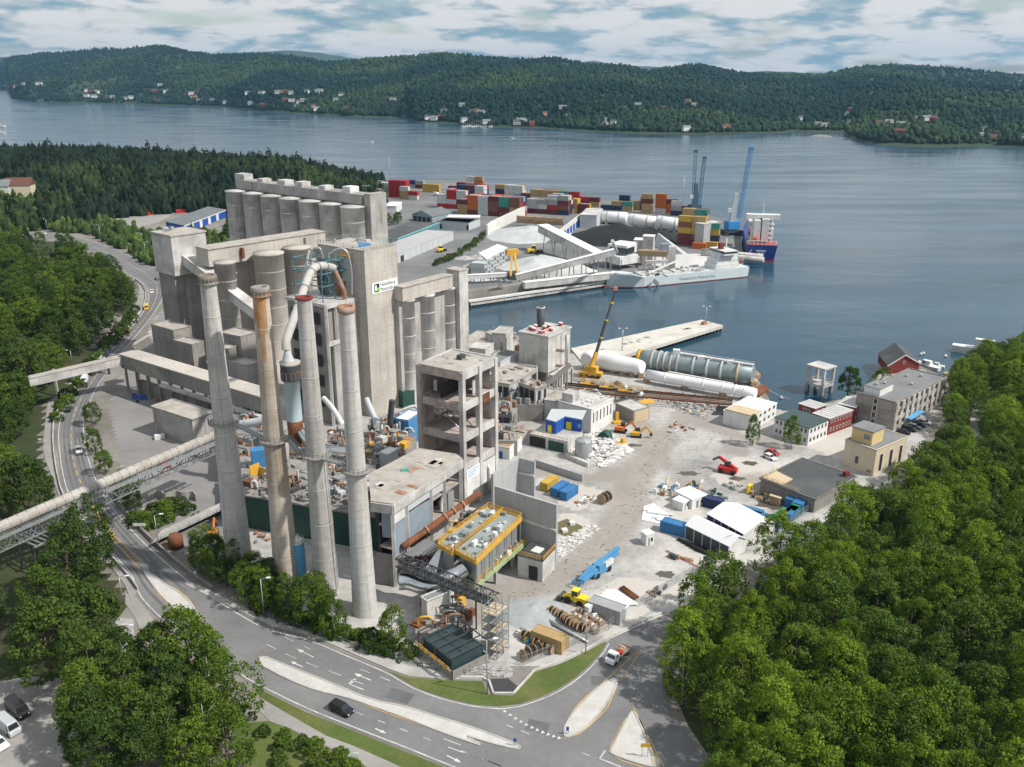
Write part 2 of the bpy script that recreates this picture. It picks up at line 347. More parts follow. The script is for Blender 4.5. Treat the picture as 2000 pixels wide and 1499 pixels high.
def yard():
 tracks=[WL('_',[(930,1185),(1010,1150),(1100,1105),(1170,1060),(1215,1000),(1235,930),(1275,860),(1340,820),(1400,790)]),WL('_',[(960,1200),(1080,1130),(1190,1060),(1235,990),(1250,920),(1300,860)]),WL('_',[(1050,920),(1150,935),(1240,920)]),WL('_',[(1280,850),(1210,810),(1200,830)]),WL('_',[(1340,810),(1440,850),(1500,860)])]
 mud=[(W('_',1180,1075),9),(W('_',1345,950),8),(W('_',1470,950),9),(W('_',1520,975),8),(W('_',1290,900),6),(W('_',1130,1105),8),(W('_',1440,880),6),(W('_',1400,985),6)]
 pale=[px((1090,955),(1180,960),(1130,1000),(1090,985)),px((1045,925),(1185,960),(1130,985),(1050,960)),px((1265,985),(1340,960),(1390,990),(1330,1020),(1280,1020)),px((1150,1165),(1210,1130),(1330,1140),(1360,1110),(1300,1070),(1400,1090),(1320,1160),(1190,1250),(1100,1200)),px((1390,930),(1440,890),(1500,905),(1480,950),(1420,950)),px((1080,1050),(1090,1000),(1160,1015),(1130,1060),(1085,1100)),px((1550,860),(1640,820),(1700,850),(1640,900)),px((1160,830),(1230,880),(1140,915),(1105,890))]
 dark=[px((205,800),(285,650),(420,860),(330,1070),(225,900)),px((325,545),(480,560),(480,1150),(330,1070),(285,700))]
 xs=[p.x for p in yard_poly];ys=[p.y for p in yard_poly];st=1.6
 nx,ny=int((max(xs)-min(xs))/st)+1,int((max(ys)-min(ys))/st)+1
 ok=np.zeros((nx,ny),bool);vid=-np.ones((nx,ny),int);vs=[];ta=[];pa=[]
 for i in range(nx):
  for j in range(ny):
   p=(min(xs)+i*st,min(ys)+j*st)
   if not inside(p,yard_poly):continue
   vid[i,j]=len(vs);vs.append((p[0],p[1],.03))
   w_=fbm(p[0],p[1],14,3)*5
   t=max(1-sstep(2.0,7.5,min(pdist(p,l)for l in tracks)+w_),max([0]+[1-sstep(.4,1.0,(math.hypot(p[0]-c.x,(p[1]-c.y)*.7)+w_)/r)for c,r in mud if abs(p[0]-c.x)<15]))
   a=1.0 if any(inside((p[0]+w_*.25,p[1]+w_*.25),pl)for pl in pale)else 0.0
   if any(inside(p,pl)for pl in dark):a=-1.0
   ta.append(t);pa.append(a)
 fs=[(vid[i,j],vid[i+1,j],vid[i+1,j+1],vid[i,j+1])for i in range(nx-1)for j in range(ny-1)if min(vid[i,j],vid[i+1,j],vid[i+1,j+1],vid[i,j+1])>=0]
 me=bpy.data.meshes.new('yard');me.from_pydata(vs,[],fs)
 for nm,arr in(('track',ta),('slab',pa)):
  at=me.attributes.new(nm,'FLOAT','POINT');at.data.foreach_set('value',arr)
 m=mat('yard_gravel',(.41,.40,.385),.95,.32,.06,(.245,.24,.235),.85,world=True,bump=.35,bscale=1.5)
 t=m.node_tree;b=t.nodes['Principled BSDF'];src=b.inputs['Base Color'].links[0].from_socket
 nz=nd(t,'ShaderNodeTexNoise');nz.inputs['Scale'].default_value=.45;nz.inputs['Detail'].default_value=8;g=nd(t,'ShaderNodeNewGeometry');t.links.new(g.outputs['Position'],nz.inputs['Vector'])
 for nm,colr,lo,hi in(('slab',(.50,.47,.435),.3,.9),('track',(.27,.24,.215),.35,1.2)):
  at=nd(t,'ShaderNodeAttribute',attribute_name=nm);mm=nd(t,'ShaderNodeMath',operation='MULTIPLY_ADD');t.links.new(at.outputs['Fac'],mm.inputs[0]);mm.inputs[1].default_value=1.2
  sb=nd(t,'ShaderNodeMath',operation='SUBTRACT');t.links.new(nz.outputs[0],sb.inputs[0]);sb.inputs[1].default_value=.5;t.links.new(sb.outputs[0],mm.inputs[2])
  mr=nd(t,'ShaderNodeMapRange');t.links.new(mm.outputs[0],mr.inputs[0]);mr.inputs[1].default_value=lo;mr.inputs[2].default_value=hi;mr.inputs[4].default_value=.8
  mx=nd(t,'ShaderNodeMix',data_type='RGBA');t.links.new(mr.outputs[0],mx.inputs[0]);t.links.new(src,mx.inputs[6]);mx.inputs[7].default_value=(*colr,1);src=mx.outputs[2]
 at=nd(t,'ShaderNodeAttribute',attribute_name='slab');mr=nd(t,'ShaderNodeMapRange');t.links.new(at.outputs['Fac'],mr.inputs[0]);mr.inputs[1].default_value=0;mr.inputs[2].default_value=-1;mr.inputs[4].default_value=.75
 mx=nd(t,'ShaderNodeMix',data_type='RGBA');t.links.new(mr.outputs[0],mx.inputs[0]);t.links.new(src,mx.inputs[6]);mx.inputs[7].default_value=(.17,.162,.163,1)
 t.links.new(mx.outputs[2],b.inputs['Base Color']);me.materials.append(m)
 o=bpy.data.objects.new('yard',me);COL.objects.link(o);tag(o,kind='structure')
yard()
shore_t=[(-500,184),(0,182),(35,178),(115,177),(122,194),(160,200),(250,202),(330,204),(420,207),(500,211),(560,218),(640,224),(720,230),(810,231),(830,240),(880,242),(960,249),(1060,252),(1120,258),(1230,263),(1350,265),(1480,262),(1500,259),(1590,261),(1602,270),(1625,280),(1660,286),(1750,289),(1850,288),(1900,291),(1960,296),(2000,298),(2500,305)]
sky_t=[(-500,125),(-200,130),(0,137),(50,128),(130,111),(200,99),(260,96),(330,94),(400,88),(440,100),(480,107),(560,104),(610,107),(680,121),(760,115),(820,110),(880,104),(930,109),(1000,115),(1080,114),(1130,125),(1200,127),(1235,136),(1290,128),(1330,126),(1400,143),(1480,145),(1540,146),(1600,130),(1660,126),(1750,130),(1850,141),(1920,148),(1960,135),(2000,128),(2200,118),(2500,125)]
def far_d(ypx):return P(1000,ypx,WZ).y
def ramp1(t):return.30*sstep(0,.16,t)+.70*sstep(.12,1.0,t)
def far_h(xp,d):
 ds=far_d(interp(shore_t,xp));dk=max(ds*1.55,4300+500*math.sin(xp/230))
 hk=PD(1000,interp(sky_t,xp)+4,dk).z-4
 t=(d-ds)/(dk-ds)
 if t<0:return WZ-4
 xw=(xp-1000)/FOC*d
 if t<=1:
  h=hk*ramp1(t)*(1+.55*fbm(xw,d,1000)*(1-t)*2.2)+(34*fbm(xw,d,330)+70*(.45-abs(fbm(xw*.55+300,d,800,3))*2.2)*sstep(.12,.4,t))*sstep(0,.1,t)*(1-t*.8)
 else:h=hk*(1-.55*sstep(1,1.7,t))-8
 if xp>1560:
  h2=20*math.exp(-((xp-1725)/75)**2-((d-ds-110)/90)**2)+44*sstep(1820,1960,xp)*math.exp(-((d-ds-220)/170)**2)
  h=max(h*sstep(0,700,d-ds+100),h2*sstep(0,40,d-ds))
 if 110<xp<330:h=max(h,30*math.exp(-((xp-200)/60)**2-((d-ds-250)/200)**2)*sstep(0,60,d-ds))
 near=sstep(0,60,d-ds)
 if t<=1:h=min(h,HC+(hk-HC)*d/dk+2)
 return lerp(WZ-1,max(h,1.5),near)
def far_hills():
 cols=list(range(-420,2430,13));rows=[0,.004,.01,.02]+[.02+.98*(k/64)**1.15 for k in range(1,65)]+[1.06,1.15,1.3,1.6]
 vs=[];nr=len(rows)
 for xp in cols:
  ds=far_d(interp(shore_t,xp));dk=max(ds*1.55,4300+500*math.sin(xp/230))
  for t in rows:d=ds+(dk-ds)*t;vs.append(((xp-1000)/FOC*d/CP*1.0,d,far_h(xp,d)))
 fs=[(i*nr+j,(i+1)*nr+j,(i+1)*nr+j+1,i*nr+j+1)for i in range(len(cols)-1)for j in range(nr-1)]
 hill_m=mat('hill_ground',(.035,.055,.03),.98,.35,.004,(.09,.085,.07),.35,world=True,thr=(.62,.72))
 me=bpy.data.meshes.new('hills');me.from_pydata(vs,[],fs);me.materials.append(hill_m);me.polygons.foreach_set('use_smooth',[True]*len(fs))
 o=bpy.data.objects.new('hills',me);COL.objects.link(o);tag(o,kind='structure')
 m=MB();pr=[(-500,108),(-200,112),(0,112),(40,110),(62,105),(85,102),(108,103),(125,108),(160,120),(560,99),(600,101),(660,109),(700,116),(1130,122),(1160,119),(1200,126),(1440,142),(1500,139),(1560,142),(1880,142),(1900,139),(1950,145),(2400,130)]
 top=[PD(x,interp(pr,x)+2*fbm(x,5,30),11000+800*math.sin(x/90))for x in range(-500,2420,10)]
 n=len(top);m.add(top+[V(p.x*.93,p.y*.93,-3)for p in top]+[V(p.x*1.1,p.y*1.1,-3)for p in top],[(i,i+n,i+1+n,i+1)for i in range(n-1)]+[(i+1,i+1+2*n,i+2*n,i)for i in range(n-1)],True)
 m.build('far_ridge',hill_m,kind='structure')
far_hills()
def far_xy(xp,d):return(xp-1000)/FOC*d/CP
def leafcol_mat(name,rough=.9):
 m=bpy.data.materials.new(name);m.use_nodes=True;t=m.node_tree;b=t.nodes['Principled BSDF'];b.inputs['Roughness'].default_value=rough;b.inputs['Specular IOR Level'].default_value=.15
 at=nd(t,'ShaderNodeAttribute',attribute_name='tint');nz=nd(t,'ShaderNodeTexNoise');nz.inputs['Scale'].default_value=.35;nz.inputs['Detail'].default_value=4
 g=nd(t,'ShaderNodeNewGeometry');t.links.new(g.outputs['Position'],nz.inputs['Vector'])
 mr=nd(t,'ShaderNodeMapRange');t.links.new(nz.outputs[0],mr.inputs[0]);mr.inputs[1].default_value=.3;mr.inputs[2].default_value=.7;mr.inputs[3].default_value=.6;mr.inputs[4].default_value=1.4
 vm=nd(t,'ShaderNodeVectorMath',operation='SCALE');t.links.new(at.outputs['Color'],vm.inputs[0]);t.links.new(mr.outputs[0],vm.inputs['Scale']);t.links.new(vm.outputs[0],b.inputs['Base Color'])
 return m
wood_mat=leafcol_mat('distant_foliage')
def mass(name,spots,label,cat):
 rng=np.random.default_rng(3);n=len(spots);A=np.array([s[:5]for s in spots]);C=np.array([s[5]for s in spots])
 ang=np.arange(6)*math.pi/3
 def ring(r,z):return np.stack([np.cos(ang)*r,np.sin(ang)*r,np.full(6,z)],1)
 T=np.concatenate([ring(.75,.12),ring(1.0,.42),ring(.62,.76),[[0,0,1.0]]])
 vs=T[None]*np.stack([A[:,3],A[:,3],A[:,4]],1)[:,None,:]
 vs=vs*rng.uniform(.72,1.25,(n,19,1))+A[:,None,:3]
 fs=[]
 for k in range(2):fs+=[(k*6+i,k*6+(i+1)%6,k*6+6+(i+1)%6,k*6+6+i)for i in range(6)]
 tr=[(12+i,12+(i+1)%6,18)for i in range(6)]
 me=bpy.data.meshes.new(name);nv=n*19
 quads=(np.array(fs)[None]+np.arange(n)[:,None,None]*19).reshape(-1,4);tris=(np.array(tr)[None]+np.arange(n)[:,None,None]*19).reshape(-1,3)
 me.vertices.add(nv);me.vertices.foreach_set('co',vs.reshape(-1).astype(np.float32))
 loops=np.concatenate([quads.reshape(-1),tris.reshape(-1)]);me.loops.add(len(loops));me.loops.foreach_set('vertex_index',loops.astype(np.int32))
 st=np.concatenate([np.arange(len(quads))*4,len(quads)*4+np.arange(len(tris))*3]);me.polygons.add(len(st));me.polygons.foreach_set('loop_start',st.astype(np.int32))
 me.update(calc_edges=True);at=me.attributes.new('tint','FLOAT_COLOR','POINT')
 colr=np.repeat(np.concatenate([C,np.ones((n,1))],1),19,0)*rng.uniform(.75,1.25,(nv,1));at.data.foreach_set('color',colr.reshape(-1).astype(np.float32))
 me.materials.append(wood_mat);o=bpy.data.objects.new(name,me);COL.objects.link(o);return tag(o,label,cat,kind='stuff')
def far_woods():
 rng=random.Random(5);spots=[]
 while len(spots)<50000:
  xp=rng.uniform(-60,2060);ds=far_d(interp(shore_t,xp));dk=max(ds*1.55,4300+500*math.sin(xp/230))
  t=rng.random()**1.5*1.02;d=ds+12+(dk-ds)*t
  z=far_h(xp,d);x=far_xy(xp,d)
  if z<.5:continue
  k=fbm(x,d,700)+fbm(x,d,160)*.6
  if k<-.42 and t<.5 and rng.random()<.75:continue
  lightg=sstep(-.1,.35,fbm(x+900,d,500)+rng.uniform(-.12,.12))
  c=lerp(V(.009,.026,.020),V(.034,.060,.022),lightg)*rng.uniform(.75,1.25)
  r=rng.uniform(2.4,5.6)*(1+d/9000);spots.append((x,d,z-1,r,r*rng.uniform(1.2,2.6),tuple(c)))
 mass('hillside_forest',spots,'dense mixed forest covering the hills across the fjord','forest')
far_woods()
roadA=WL('F',[(205,207),(330,208),(480,222),(620,250),(740,285),(860,330),(980,385),(1070,430),(1160,470),(1215,520),(1222,580),(1212,650),(1180,725),(1130,800),(1070,880),(1000,965),(930,1050),(860,1130),(800,1220),(735,1310),(690,1390)])+WL('L',[(675,10),(640,80),(620,170),(625,260),(640,370),(670,470),(710,580),(760,680),(820,770),(900,870),(990,970),(1090,1070),(1200,1170),(1330,1280),(1450,1370)])+WL('R',[(1700,330),(1920,460)])+WL('S',[(170,530),(320,570),(480,610),(720,715),(1000,830),(1080,880),(1200,950),(1400,1020),(1600,1065),(1750,1080),(1840,1080)])+WL('T',[(420,1060),(560,1015),(680,960),(800,880),(900,790),(980,700),(1020,630)])
roadB=WL('F',[(200,237),(300,243),(400,262),(500,285),(570,305),(640,340),(740,385),(830,430),(900,490),(945,520),(1000,545),(1055,590),(1082,640),(1082,690),(1060,760),(980,870),(890,970),(800,1070),(700,1180),(600,1290),(540,1380)])+WL('L',[(505,0),(450,90),(420,190),(415,290),(425,400),(440,520),(470,650),(520,770),(590,880),(650,950),(740,1050),(850,1180),(950,1290)])+WL('R',[(1000,235),(1100,350),(1200,440),(1290,530)])+WL('S',[(-130,800),(0,895),(100,945),(400,1095),(800,1255),(1100,1370),(1390,1490),(1800,1650)])
sideB=WL('T',[(1220,510),(1400,430),(1500,500),(1430,650),(1400,800),(1410,950),(1450,1080),(1530,1200),(1640,1350),(1740,1499),(1900,1700)])
roadA=smooth_line(roadA,1);roadB=smooth_line(roadB,1)
asphalt=mat('asphalt',(.165,.165,.17),.85,.14,.08,(.22,.22,.218),.6,world=True,bump=.15,bscale=3)
road_out=roadA+WL('T',[(1060,590)])+sideB+[V(70,60,0),V(30,60,0)]+roadB[::-1]
sheet('road',road_out,.05,asphalt)
wear=mat('worn_asphalt',(.115,.115,.12),.8,.15,.2,(.15,.15,.155),.6,world=True)
wline=mat('white_marking',(.56,.56,.55),.7,.2,.6,(.25,.25,.25),.6,world=True)
yline=mat('yellow_marking',(.56,.35,.10),.7,.2,.6,(.26,.22,.15),.55,world=True)
kerb_m=mat('kerb_stone',(.40,.395,.385),.9,.15,.5,world=True)
path_m=mat('path_asphalt',(.27,.26,.25),.9,.12,.15,(.34,.33,.31),.6,world=True)
isl_m=mat('island_paving',(.50,.49,.47),.9,.12,.4,(.40,.39,.37),.5,world=True,bump=.2)
def mid(A,B,f,n=120):
 def res(L_):
  s=[0]
  for a,b in zip(L_,L_[1:]):s.append(s[-1]+(b-a).length)
  o=[];k=0
  for i in range(n+1):
   x=s[-1]*i/n
   while k<len(s)-2 and s[k+1]<x:k+=1
   o.append(lerp(L_[k],L_[k+1],(x-s[k])/max(1e-6,s[k+1]-s[k])))
  return o
 a,b=res(A),res(B);return[lerp(p,r,f)for p,r in zip(a,b)]
nA=[p for p in roadA if P(0,1150).y<p.y];nB=[p for p in roadB if P(0,1215).y<p.y]
def mark(m,name,mt):return m.build(name,mt,kind='structure')
mk=lambda k,pts,w_=.15,col=wline,dash=None,name='lane_marking':mark(ribbon(smooth_line(WL(k,pts),1),w_,.066,dash=dash),name,col)
mark(ribbon(roadB,.22,.066,off=.5),'edge_line',wline)
mark(ribbon(roadA,.22,.066,off=-.5),'edge_line',wline)
for f in(.24,.38,.62,.76):
 mark(ribbon(mid(nA,nB,f),.6,.058),'wheel_track',wear)
mk('F',[(500,255),(560,268),(640,290),(760,335),(900,410),(1010,465),(1080,520),(1130,575),(1150,640),(1140,700),(1110,770),(1040,860),(940,985),(850,1085)],.25,yline,(3,3),'centre_line')
mk('F',[(780,1160),(700,1260),(630,1370),(580,1450)],.2,yline,(3,3),'centre_line')
mk('L',[(560,60),(530,150),(517,260),(530,420),(560,540),(605,640)],.25,yline,(3.5,3),'centre_line')
MB().poly(WL('L',[(650,730),(690,790),(855,1010),(825,1030),(672,790)],.066)).build('painted_wedge',yline,kind='structure')
mk('L',[(825,1030),(910,1120),(1000,1215),(1040,1260)],.2,yline,None,'centre_line');mk('L',[(855,1010),(940,1100),(1030,1180),(1060,1205)],.2,yline,None,'centre_line')
for i in range(9):
 t=i/9;a=lerp(V(830,1035),V(1010,1225),t);b=lerp(V(860,1015),V(1050,1195),min(1,t+.05))
 mk('L',[tuple(a),tuple(b)],.2,yline,None,'hatch_stripe')
def island(k,pts,h=.14,smooth=1):
 p=WL(k,pts);p=smooth_line(p+[p[0]],smooth)[:-1]
 o=MB().prism(p,.05,h).build('traffic_island',isl_m,kind='structure')
 c=sum(p,V(0,0,0))/len(p)
 kb=ribbon(p+[p[0]],.28,0);m=MB()
 for a,b in zip(p,p[1:]+[p[0]]):m.beam(a+V(0,0,h/2+.06),b+V(0,0,h/2+.06),.3,h+.05)
 m.build('kerb',kerb_m,o)
 ring=[r+(r-c).normalized()*.55 for r in p]
 ribbon(ring+[ring[0]],.18,.066).build('edge_line',yline,kind='structure')
island('R',[(1050,60),(1110,150),(1200,265),(1320,370),(1460,460),(1482,465),(1478,430),(1400,290),(1300,210),(1200,150),(1090,65)])
lower=[q('S',*p)for p in[(110,790),(300,890),(500,970),(700,1010),(900,1080),(1100,1150),(1400,1270),(1700,1370)]]+[q('T',*p)for p in[(0,1270),(200,1330),(390,1378)]]
upper=[q('T',*p)for p in[(425,1365),(370,1330),(0,1195)]]+[q('S',*p)for p in[(1400,1170),(1150,1085),(870,1030),(640,930),(300,795),(90,712)]]
island('_',lower+upper)
island('T',[(1088,882),(1098,892),(1080,950),(980,1120),(860,1240),(750,1296),(722,1285),(725,1215),(800,1100),(950,950),(1050,888)])
island('T',[(1200,1115),(1222,1125),(1380,1505),(1250,1480),(1045,1408),(1050,1380),(1180,1130)])
mk('S',[(145,640),(290,715),(400,760),(500,800),(590,830),(820,920)],.16,wline,(3,2.6))
mk('S',[(150,530),(320,615),(450,675)],.14,wline,(2.5,3));mk('S',[(800,815),(940,870),(1060,915)],.14,wline,(2.4,2.4))
mk('S',[(770,1115),(930,1175),(1140,1255),(1300,1315)],.16,wline,(1.6,3.2));mk('S',[(1380,1300),(1500,1345)],.16)
mk('S',[(1415,1360),(1520,1398)],.18);mk('S',[(1555,1405),(1655,1447)],.18);mk('S',[(1685,1452),(1790,1495)],.18)
mk('T',[(320,1205),(365,1225)],.16);mk('T',[(420,1245),(480,1270)],.16);mk('T',[(0,1385),(40,1400)],.16);mk('T',[(55,1405),(150,1445)],.18);mk('T',[(180,1452),(290,1496)],.18);mk('T',[(850,1400),(900,1422)],.18)
mk('T',[(970,1440),(1010,1385)],.25);mk('T',[(970,1440),(1120,1499)],.25)
def arrow(k,a,b,turn=0,s=1.0):
 a,b=W(k,*a),W(k,*b);d=(b-a).normalized();n=V(-d.y,d.x,0);m=MB();z=V(0,0,.066)
 m.add([a-n*.12+z,a+n*.12+z,b+n*.12+z,b-n*.12+z],[(0,1,2,3)])
 if turn:e=b+n*turn*1.0;m.add([b-n*.12+z,b+d*.5+z,e+d*.5+z,e-d*.1+z],[(0,1,2,3)]);m.add([e-d*.5+z,e+d*.9+z,e+n*turn*1.0+d*.2+z],[(0,1,2)])
 else:m.add([b-n*.5*s+z,b+n*.5*s+z,b+d*1.5*s+z],[(0,1,2)])
 m.build('arrow_marking',wline,kind='structure')
arrow('S',(475,732),(395,692));arrow('S',(875,893),(800,862));arrow('S',(822,958),(730,922),-1);arrow('S',(398,800),(345,775),0,.8)
arrow('S',(905,1230),(945,1248),0,.8);arrow('S',(1405,1418),(1465,1448),0,.8)
for i in range(11):
 t=i/10;p=W('T',305+380*t,1112+185*t+20*math.sin(t*3.1));m=MB();m.poly([p+V(-.3,-.25,.066),p+V(.45,-.1,.066),p+V(.0,.5,.066)]).build('give_way_tooth',wline,kind='structure')
mk('T',[(1235,690),(1060,850),(960,940)],.16,yline,None,'centre_line');mk('T',[(1245,700),(1160,840),(1110,900)],.16,yline,None,'centre_line');mk('T',[(1203,1070),(1290,1250),(1420,1495)],.18,yline,None,'edge_line')
sw=WL('F',[(960,532),(1010,580),(1022,640),(1010,700),(960,790),(850,920),(700,1090),(560,1250),(440,1380),(370,1450)])+WL('L',[(350,10),(330,200),(315,300),(320,420),(370,540),(410,650),(480,850),(560,960),(700,1110),(900,1330),(960,1480)])
swB=WL('F',[(990,552),(1045,595),(1068,645),(1068,695),(1045,765),(965,875),(875,975),(785,1075),(685,1185),(585,1295),(520,1390)])+WL('L',[(480,0),(425,90),(393,190),(388,290),(395,400),(415,530),(445,660),(495,780),(565,890),(640,965),(730,1060),(930,1290),(1010,1400)])
MB().prism(smooth_line(sw,1)+smooth_line(swB,1)[::-1],0,.16).build('pavement',path_m,kind='structure')
m=MB()
for a,b in zip(swB,swB[1:]):m.beam(a+V(0,0,.5),b+V(0,0,.5),.25,.9)
m.build('road_parapet',conc_l,label='low concrete parapet between the left pavement and the road',cat='parapet')
fA=WL('S',[(-420,225),(0,430),(170,510),(320,552),(480,590),(720,695),(1000,815),(1140,865),(1400,885),(1660,890)]);fB=WL('S',[(-420,190),(0,385),(180,465),(450,560),(700,640),(820,680),(1000,735),(1200,800),(1400,840),(1660,860)])
MB().prism(fA+fB[::-1],0,.15).build('front_pavement',mat('gravel_walk',(.40,.39,.375),.95,.15,.3,(.30,.29,.28),.6,world=True),kind='structure')
sheet('grass_verge',WL('S',[(1000,830),(1130,872),(1400,892),(1655,898),(1690,990),(1860,1000)])+WL('T',[(370,995),(515,835),(700,775),(850,705),(1010,622),(1018,632),(975,702),(895,790),(795,878),(675,955),(555,1010),(420,1055),(270,1074),(130,1065)])+WL('S',[(1600,1062),(1400,1017),(1200,947),(1080,877)]),.06,grass_m)
MB().prism(WL('T',[(205,885),(330,880),(395,935),(360,985),(225,985)]),.05,.12).build('access_ramp',mat('new_asphalt',(.055,.055,.06),.9,.1,.2),kind='structure')
m=MB()
for a,b in zip(*(lambda l:(l,l[1:]))(WL('T',[(0,880),(150,880),(200,905),(228,990),(368,990),(515,828),(700,765),(850,695),(1025,600),(1220,505),(1420,420)]))):m.beam(a+V(0,0,.2),b+V(0,0,.2),.35,.5)
m.build('garden_kerb',conc_l,label='low pale concrete edging wall along the grass verge',cat='kerb wall')
pth=WL('S',[(110,1020),(300,1130),(560,1280),(750,1350),(1000,1460),(1300,1600)]);pth2=WL('S',[(100,1110),(170,1180),(300,1225),(560,1350),(800,1470),(1000,1590)])
sheet('verge_strip',WL('S',[(40,920),(100,955),(400,1105),(800,1265),(1390,1500),(1700,1640)])+pth[::-1],.03,grass_m)
MB().prism(pth+pth2[::-1],0,.07).build('footpath',path_m,kind='structure')
sheet('lower_lawn',WL('S',[(150,1175),(300,1230),(560,1360),(800,1480),(1000,1600),(0,1600),(-100,1200)]),.02,grass_m)
sheet('car_park',WL('R',[(-100,900),(200,830),(500,850),(640,950),(600,1100),(560,1300),(560,1700),(-400,1700),(-400,1000)]),.03,path_m)
side_path=WL('T',[(1060,545),(1220,480),(1400,395),(1500,300),(1700,180),(1930,20)])+WL('_',[(1500,1075),(1580,1020),(1660,965)])
side_p2=WL('T',[(1050,600),(1225,520),(1410,440),(1540,380),(1760,260),(1990,90)])+WL('_',[(1530,1095),(1610,1040),(1690,985)])
MB().prism(side_path+side_p2[::-1],.02,.06).build('fence_path',mat('pale_path',(.46,.45,.43),.9,.1,.2,world=True),kind='structure')
MB().prism(WL('R',[(920,220),(1010,260),(1110,400),(1220,520),(1210,640),(1100,660),(1050,560),(1000,420),(920,300)]),.02,.1).build('left_footpath',path_m,kind='structure')
MB().prism(WL('R',[(740,440),(870,405),(980,415),(990,640),(960,720),(860,620)]),.02,.08).build('gravel_patch',rubble_m,kind='structure')
sheet('hill_road',WL('K',[(1615,720),(1650,560),(1690,440),(1790,380),(1900,340),(1850,420),(1800,520),(1805,640),(1775,730)]),.06,path_m)
slope_line=sw;road_far=roadB[:30:2]
def gz(x,y):
 p=V(x,y,0);h=0.0
 left=inside(p,LEFTW)
 if left:h=11*sstep(2,34,min(pdist(p,slope_line),pdist(p,road_far)))*sstep(150,215,y)*(1-.75*sstep(330,460,y))
 if inside(p,RIDGE):h=max(h,21*sstep(0,110,pdist(p,RIDGE))*(1+.25*fbm(x,y,90)))
 return h
LEFTW=WL('_',[(258,545),(272,560),(272,590)])+[p+V(1.6,0,0)for p in sw[2:]]+WL('_',[(250,1230),(240,1310),(150,1330),(0,1330),(-200,1330),(-400,1000),(-500,470),(53,466),(110,472),(190,510),(230,530)])
RIDGE=WL('_',[(-400,318),(0,322),(350,330),(600,345),(748,358),(752,395),(745,425),(690,440),(560,445),(480,432),(420,412),(250,425),(140,445),(0,458),(-400,470)])
def slope_mesh(name,poly,st,mt):
 xs=[p.x for p in poly];ys=[p.y for p in poly];nx,ny=int((max(xs)-min(xs))/st)+2,int((max(ys)-min(ys))/st)+2;vid={};vs=[];fs=[]
 for i in range(nx):
  for j in range(ny):
   p=(min(xs)+i*st,min(ys)+j*st)
   if inside(p,poly):vid[i,j]=len(vs);vs.append((p[0],p[1],.015+gz(*p)))
 for i,j in vid:
  k=[(i,j),(i+1,j),(i+1,j+1),(i,j+1)]
  if all(x in vid for x in k):fs.append(tuple(vid[x]for x in k))
 me=bpy.data.meshes.new(name);me.from_pydata(vs,[],fs);me.materials.append(mt);me.polygons.foreach_set('use_smooth',[True]*len(fs));o=bpy.data.objects.new(name,me);COL.objects.link(o);tag(o,kind='structure')
slope_mesh('left_slope',LEFTW,3,floor_m);slope_mesh('ridge_terrain',RIDGE,7,floor_m)
RIGHTW=WL('_',[(1330,1300),(1350,1245),(1410,1195),(1490,1150),(1610,1100),(1700,1030),(1760,1000),(1800,950),(1850,920),(1885,890),(1930,880),(1960,800),(1985,740),(2100,640),(2300,700),(2300,1700),(1420,1700),(1400,1499),(1345,1420),(1315,1350)])
sheet('right_wood_floor',RIGHTW,.045,floor_m)
sheet('headland_floor',WL('_',[(1865,735),(1905,706),(1965,695),(2010,662),(2100,640),(2000,760),(1950,760),(1900,830),(1860,850),(1850,830)]),.04,floor_m)
# ================================================================ TREES
def leaf_mat(name,col,col2,trans=.25):
 m=bpy.data.materials.new(name);m.use_nodes=True;t=m.node_tree;L=t.links.new;b=t.nodes['Principled BSDF'];b.inputs['Roughness'].default_value=.6;b.inputs['Specular IOR Level'].default_value=.2
 at=nd(t,'ShaderNodeAttribute',attribute_name='tint');oi=nd(t,'ShaderNodeObjectInfo')
 ad=nd(t,'ShaderNodeMath',operation='MULTIPLY_ADD');L(oi.outputs['Random'],ad.inputs[0]);ad.inputs[1].default_value=.55
 sb=nd(t,'ShaderNodeMath',operation='MULTIPLY_ADD');L(at.outputs['Fac'],sb.inputs[0]);sb.inputs[1].default_value=.75;sb.inputs[2].default_value=-.12;L(sb.outputs[0],ad.inputs[2])
 mx=nd(t,'ShaderNodeMix',data_type='RGBA');L(ad.outputs[0],mx.inputs[0]);mx.inputs[6].default_value=(*col,1);mx.inputs[7].default_value=(*col2,1);L(mx.outputs[2],b.inputs['Base Color'])
 tr=nd(t,'ShaderNodeBsdfTranslucent');L(mx.outputs[2],tr.inputs[0]);ms=nd(t,'ShaderNodeMixShader');ms.inputs[0].default_value=trans
 L(b.outputs[0],ms.inputs[1]);L(tr.outputs[0],ms.inputs[2]);L(ms.outputs[0],t.nodes['Material Output'].inputs[0]);return m
leaf_bright=leaf_mat('leaves_bright',(.052,.105,.008),(.225,.33,.024),.4)
leaf_mid=leaf_mat('leaves_mid',(.040,.085,.010),(.140,.215,.022),.35)
leaf_dark_shade=leaf_mat('leaves_dark_shade',(.027,.060,.010),(.088,.140,.020),.3)  # darker than the bright leaves: cloud shade over left woods put into leaf colour
needle=leaf_mat('needles',(.010,.021,.011),(.026,.042,.017),.1)
bark=mat('bark',(.10,.075,.055),.95,.25,1.5,bump=.4)
bark_b=mat('birch_bark',(.45,.44,.42),.9,.3,1.2,(.08,.08,.08),.7)
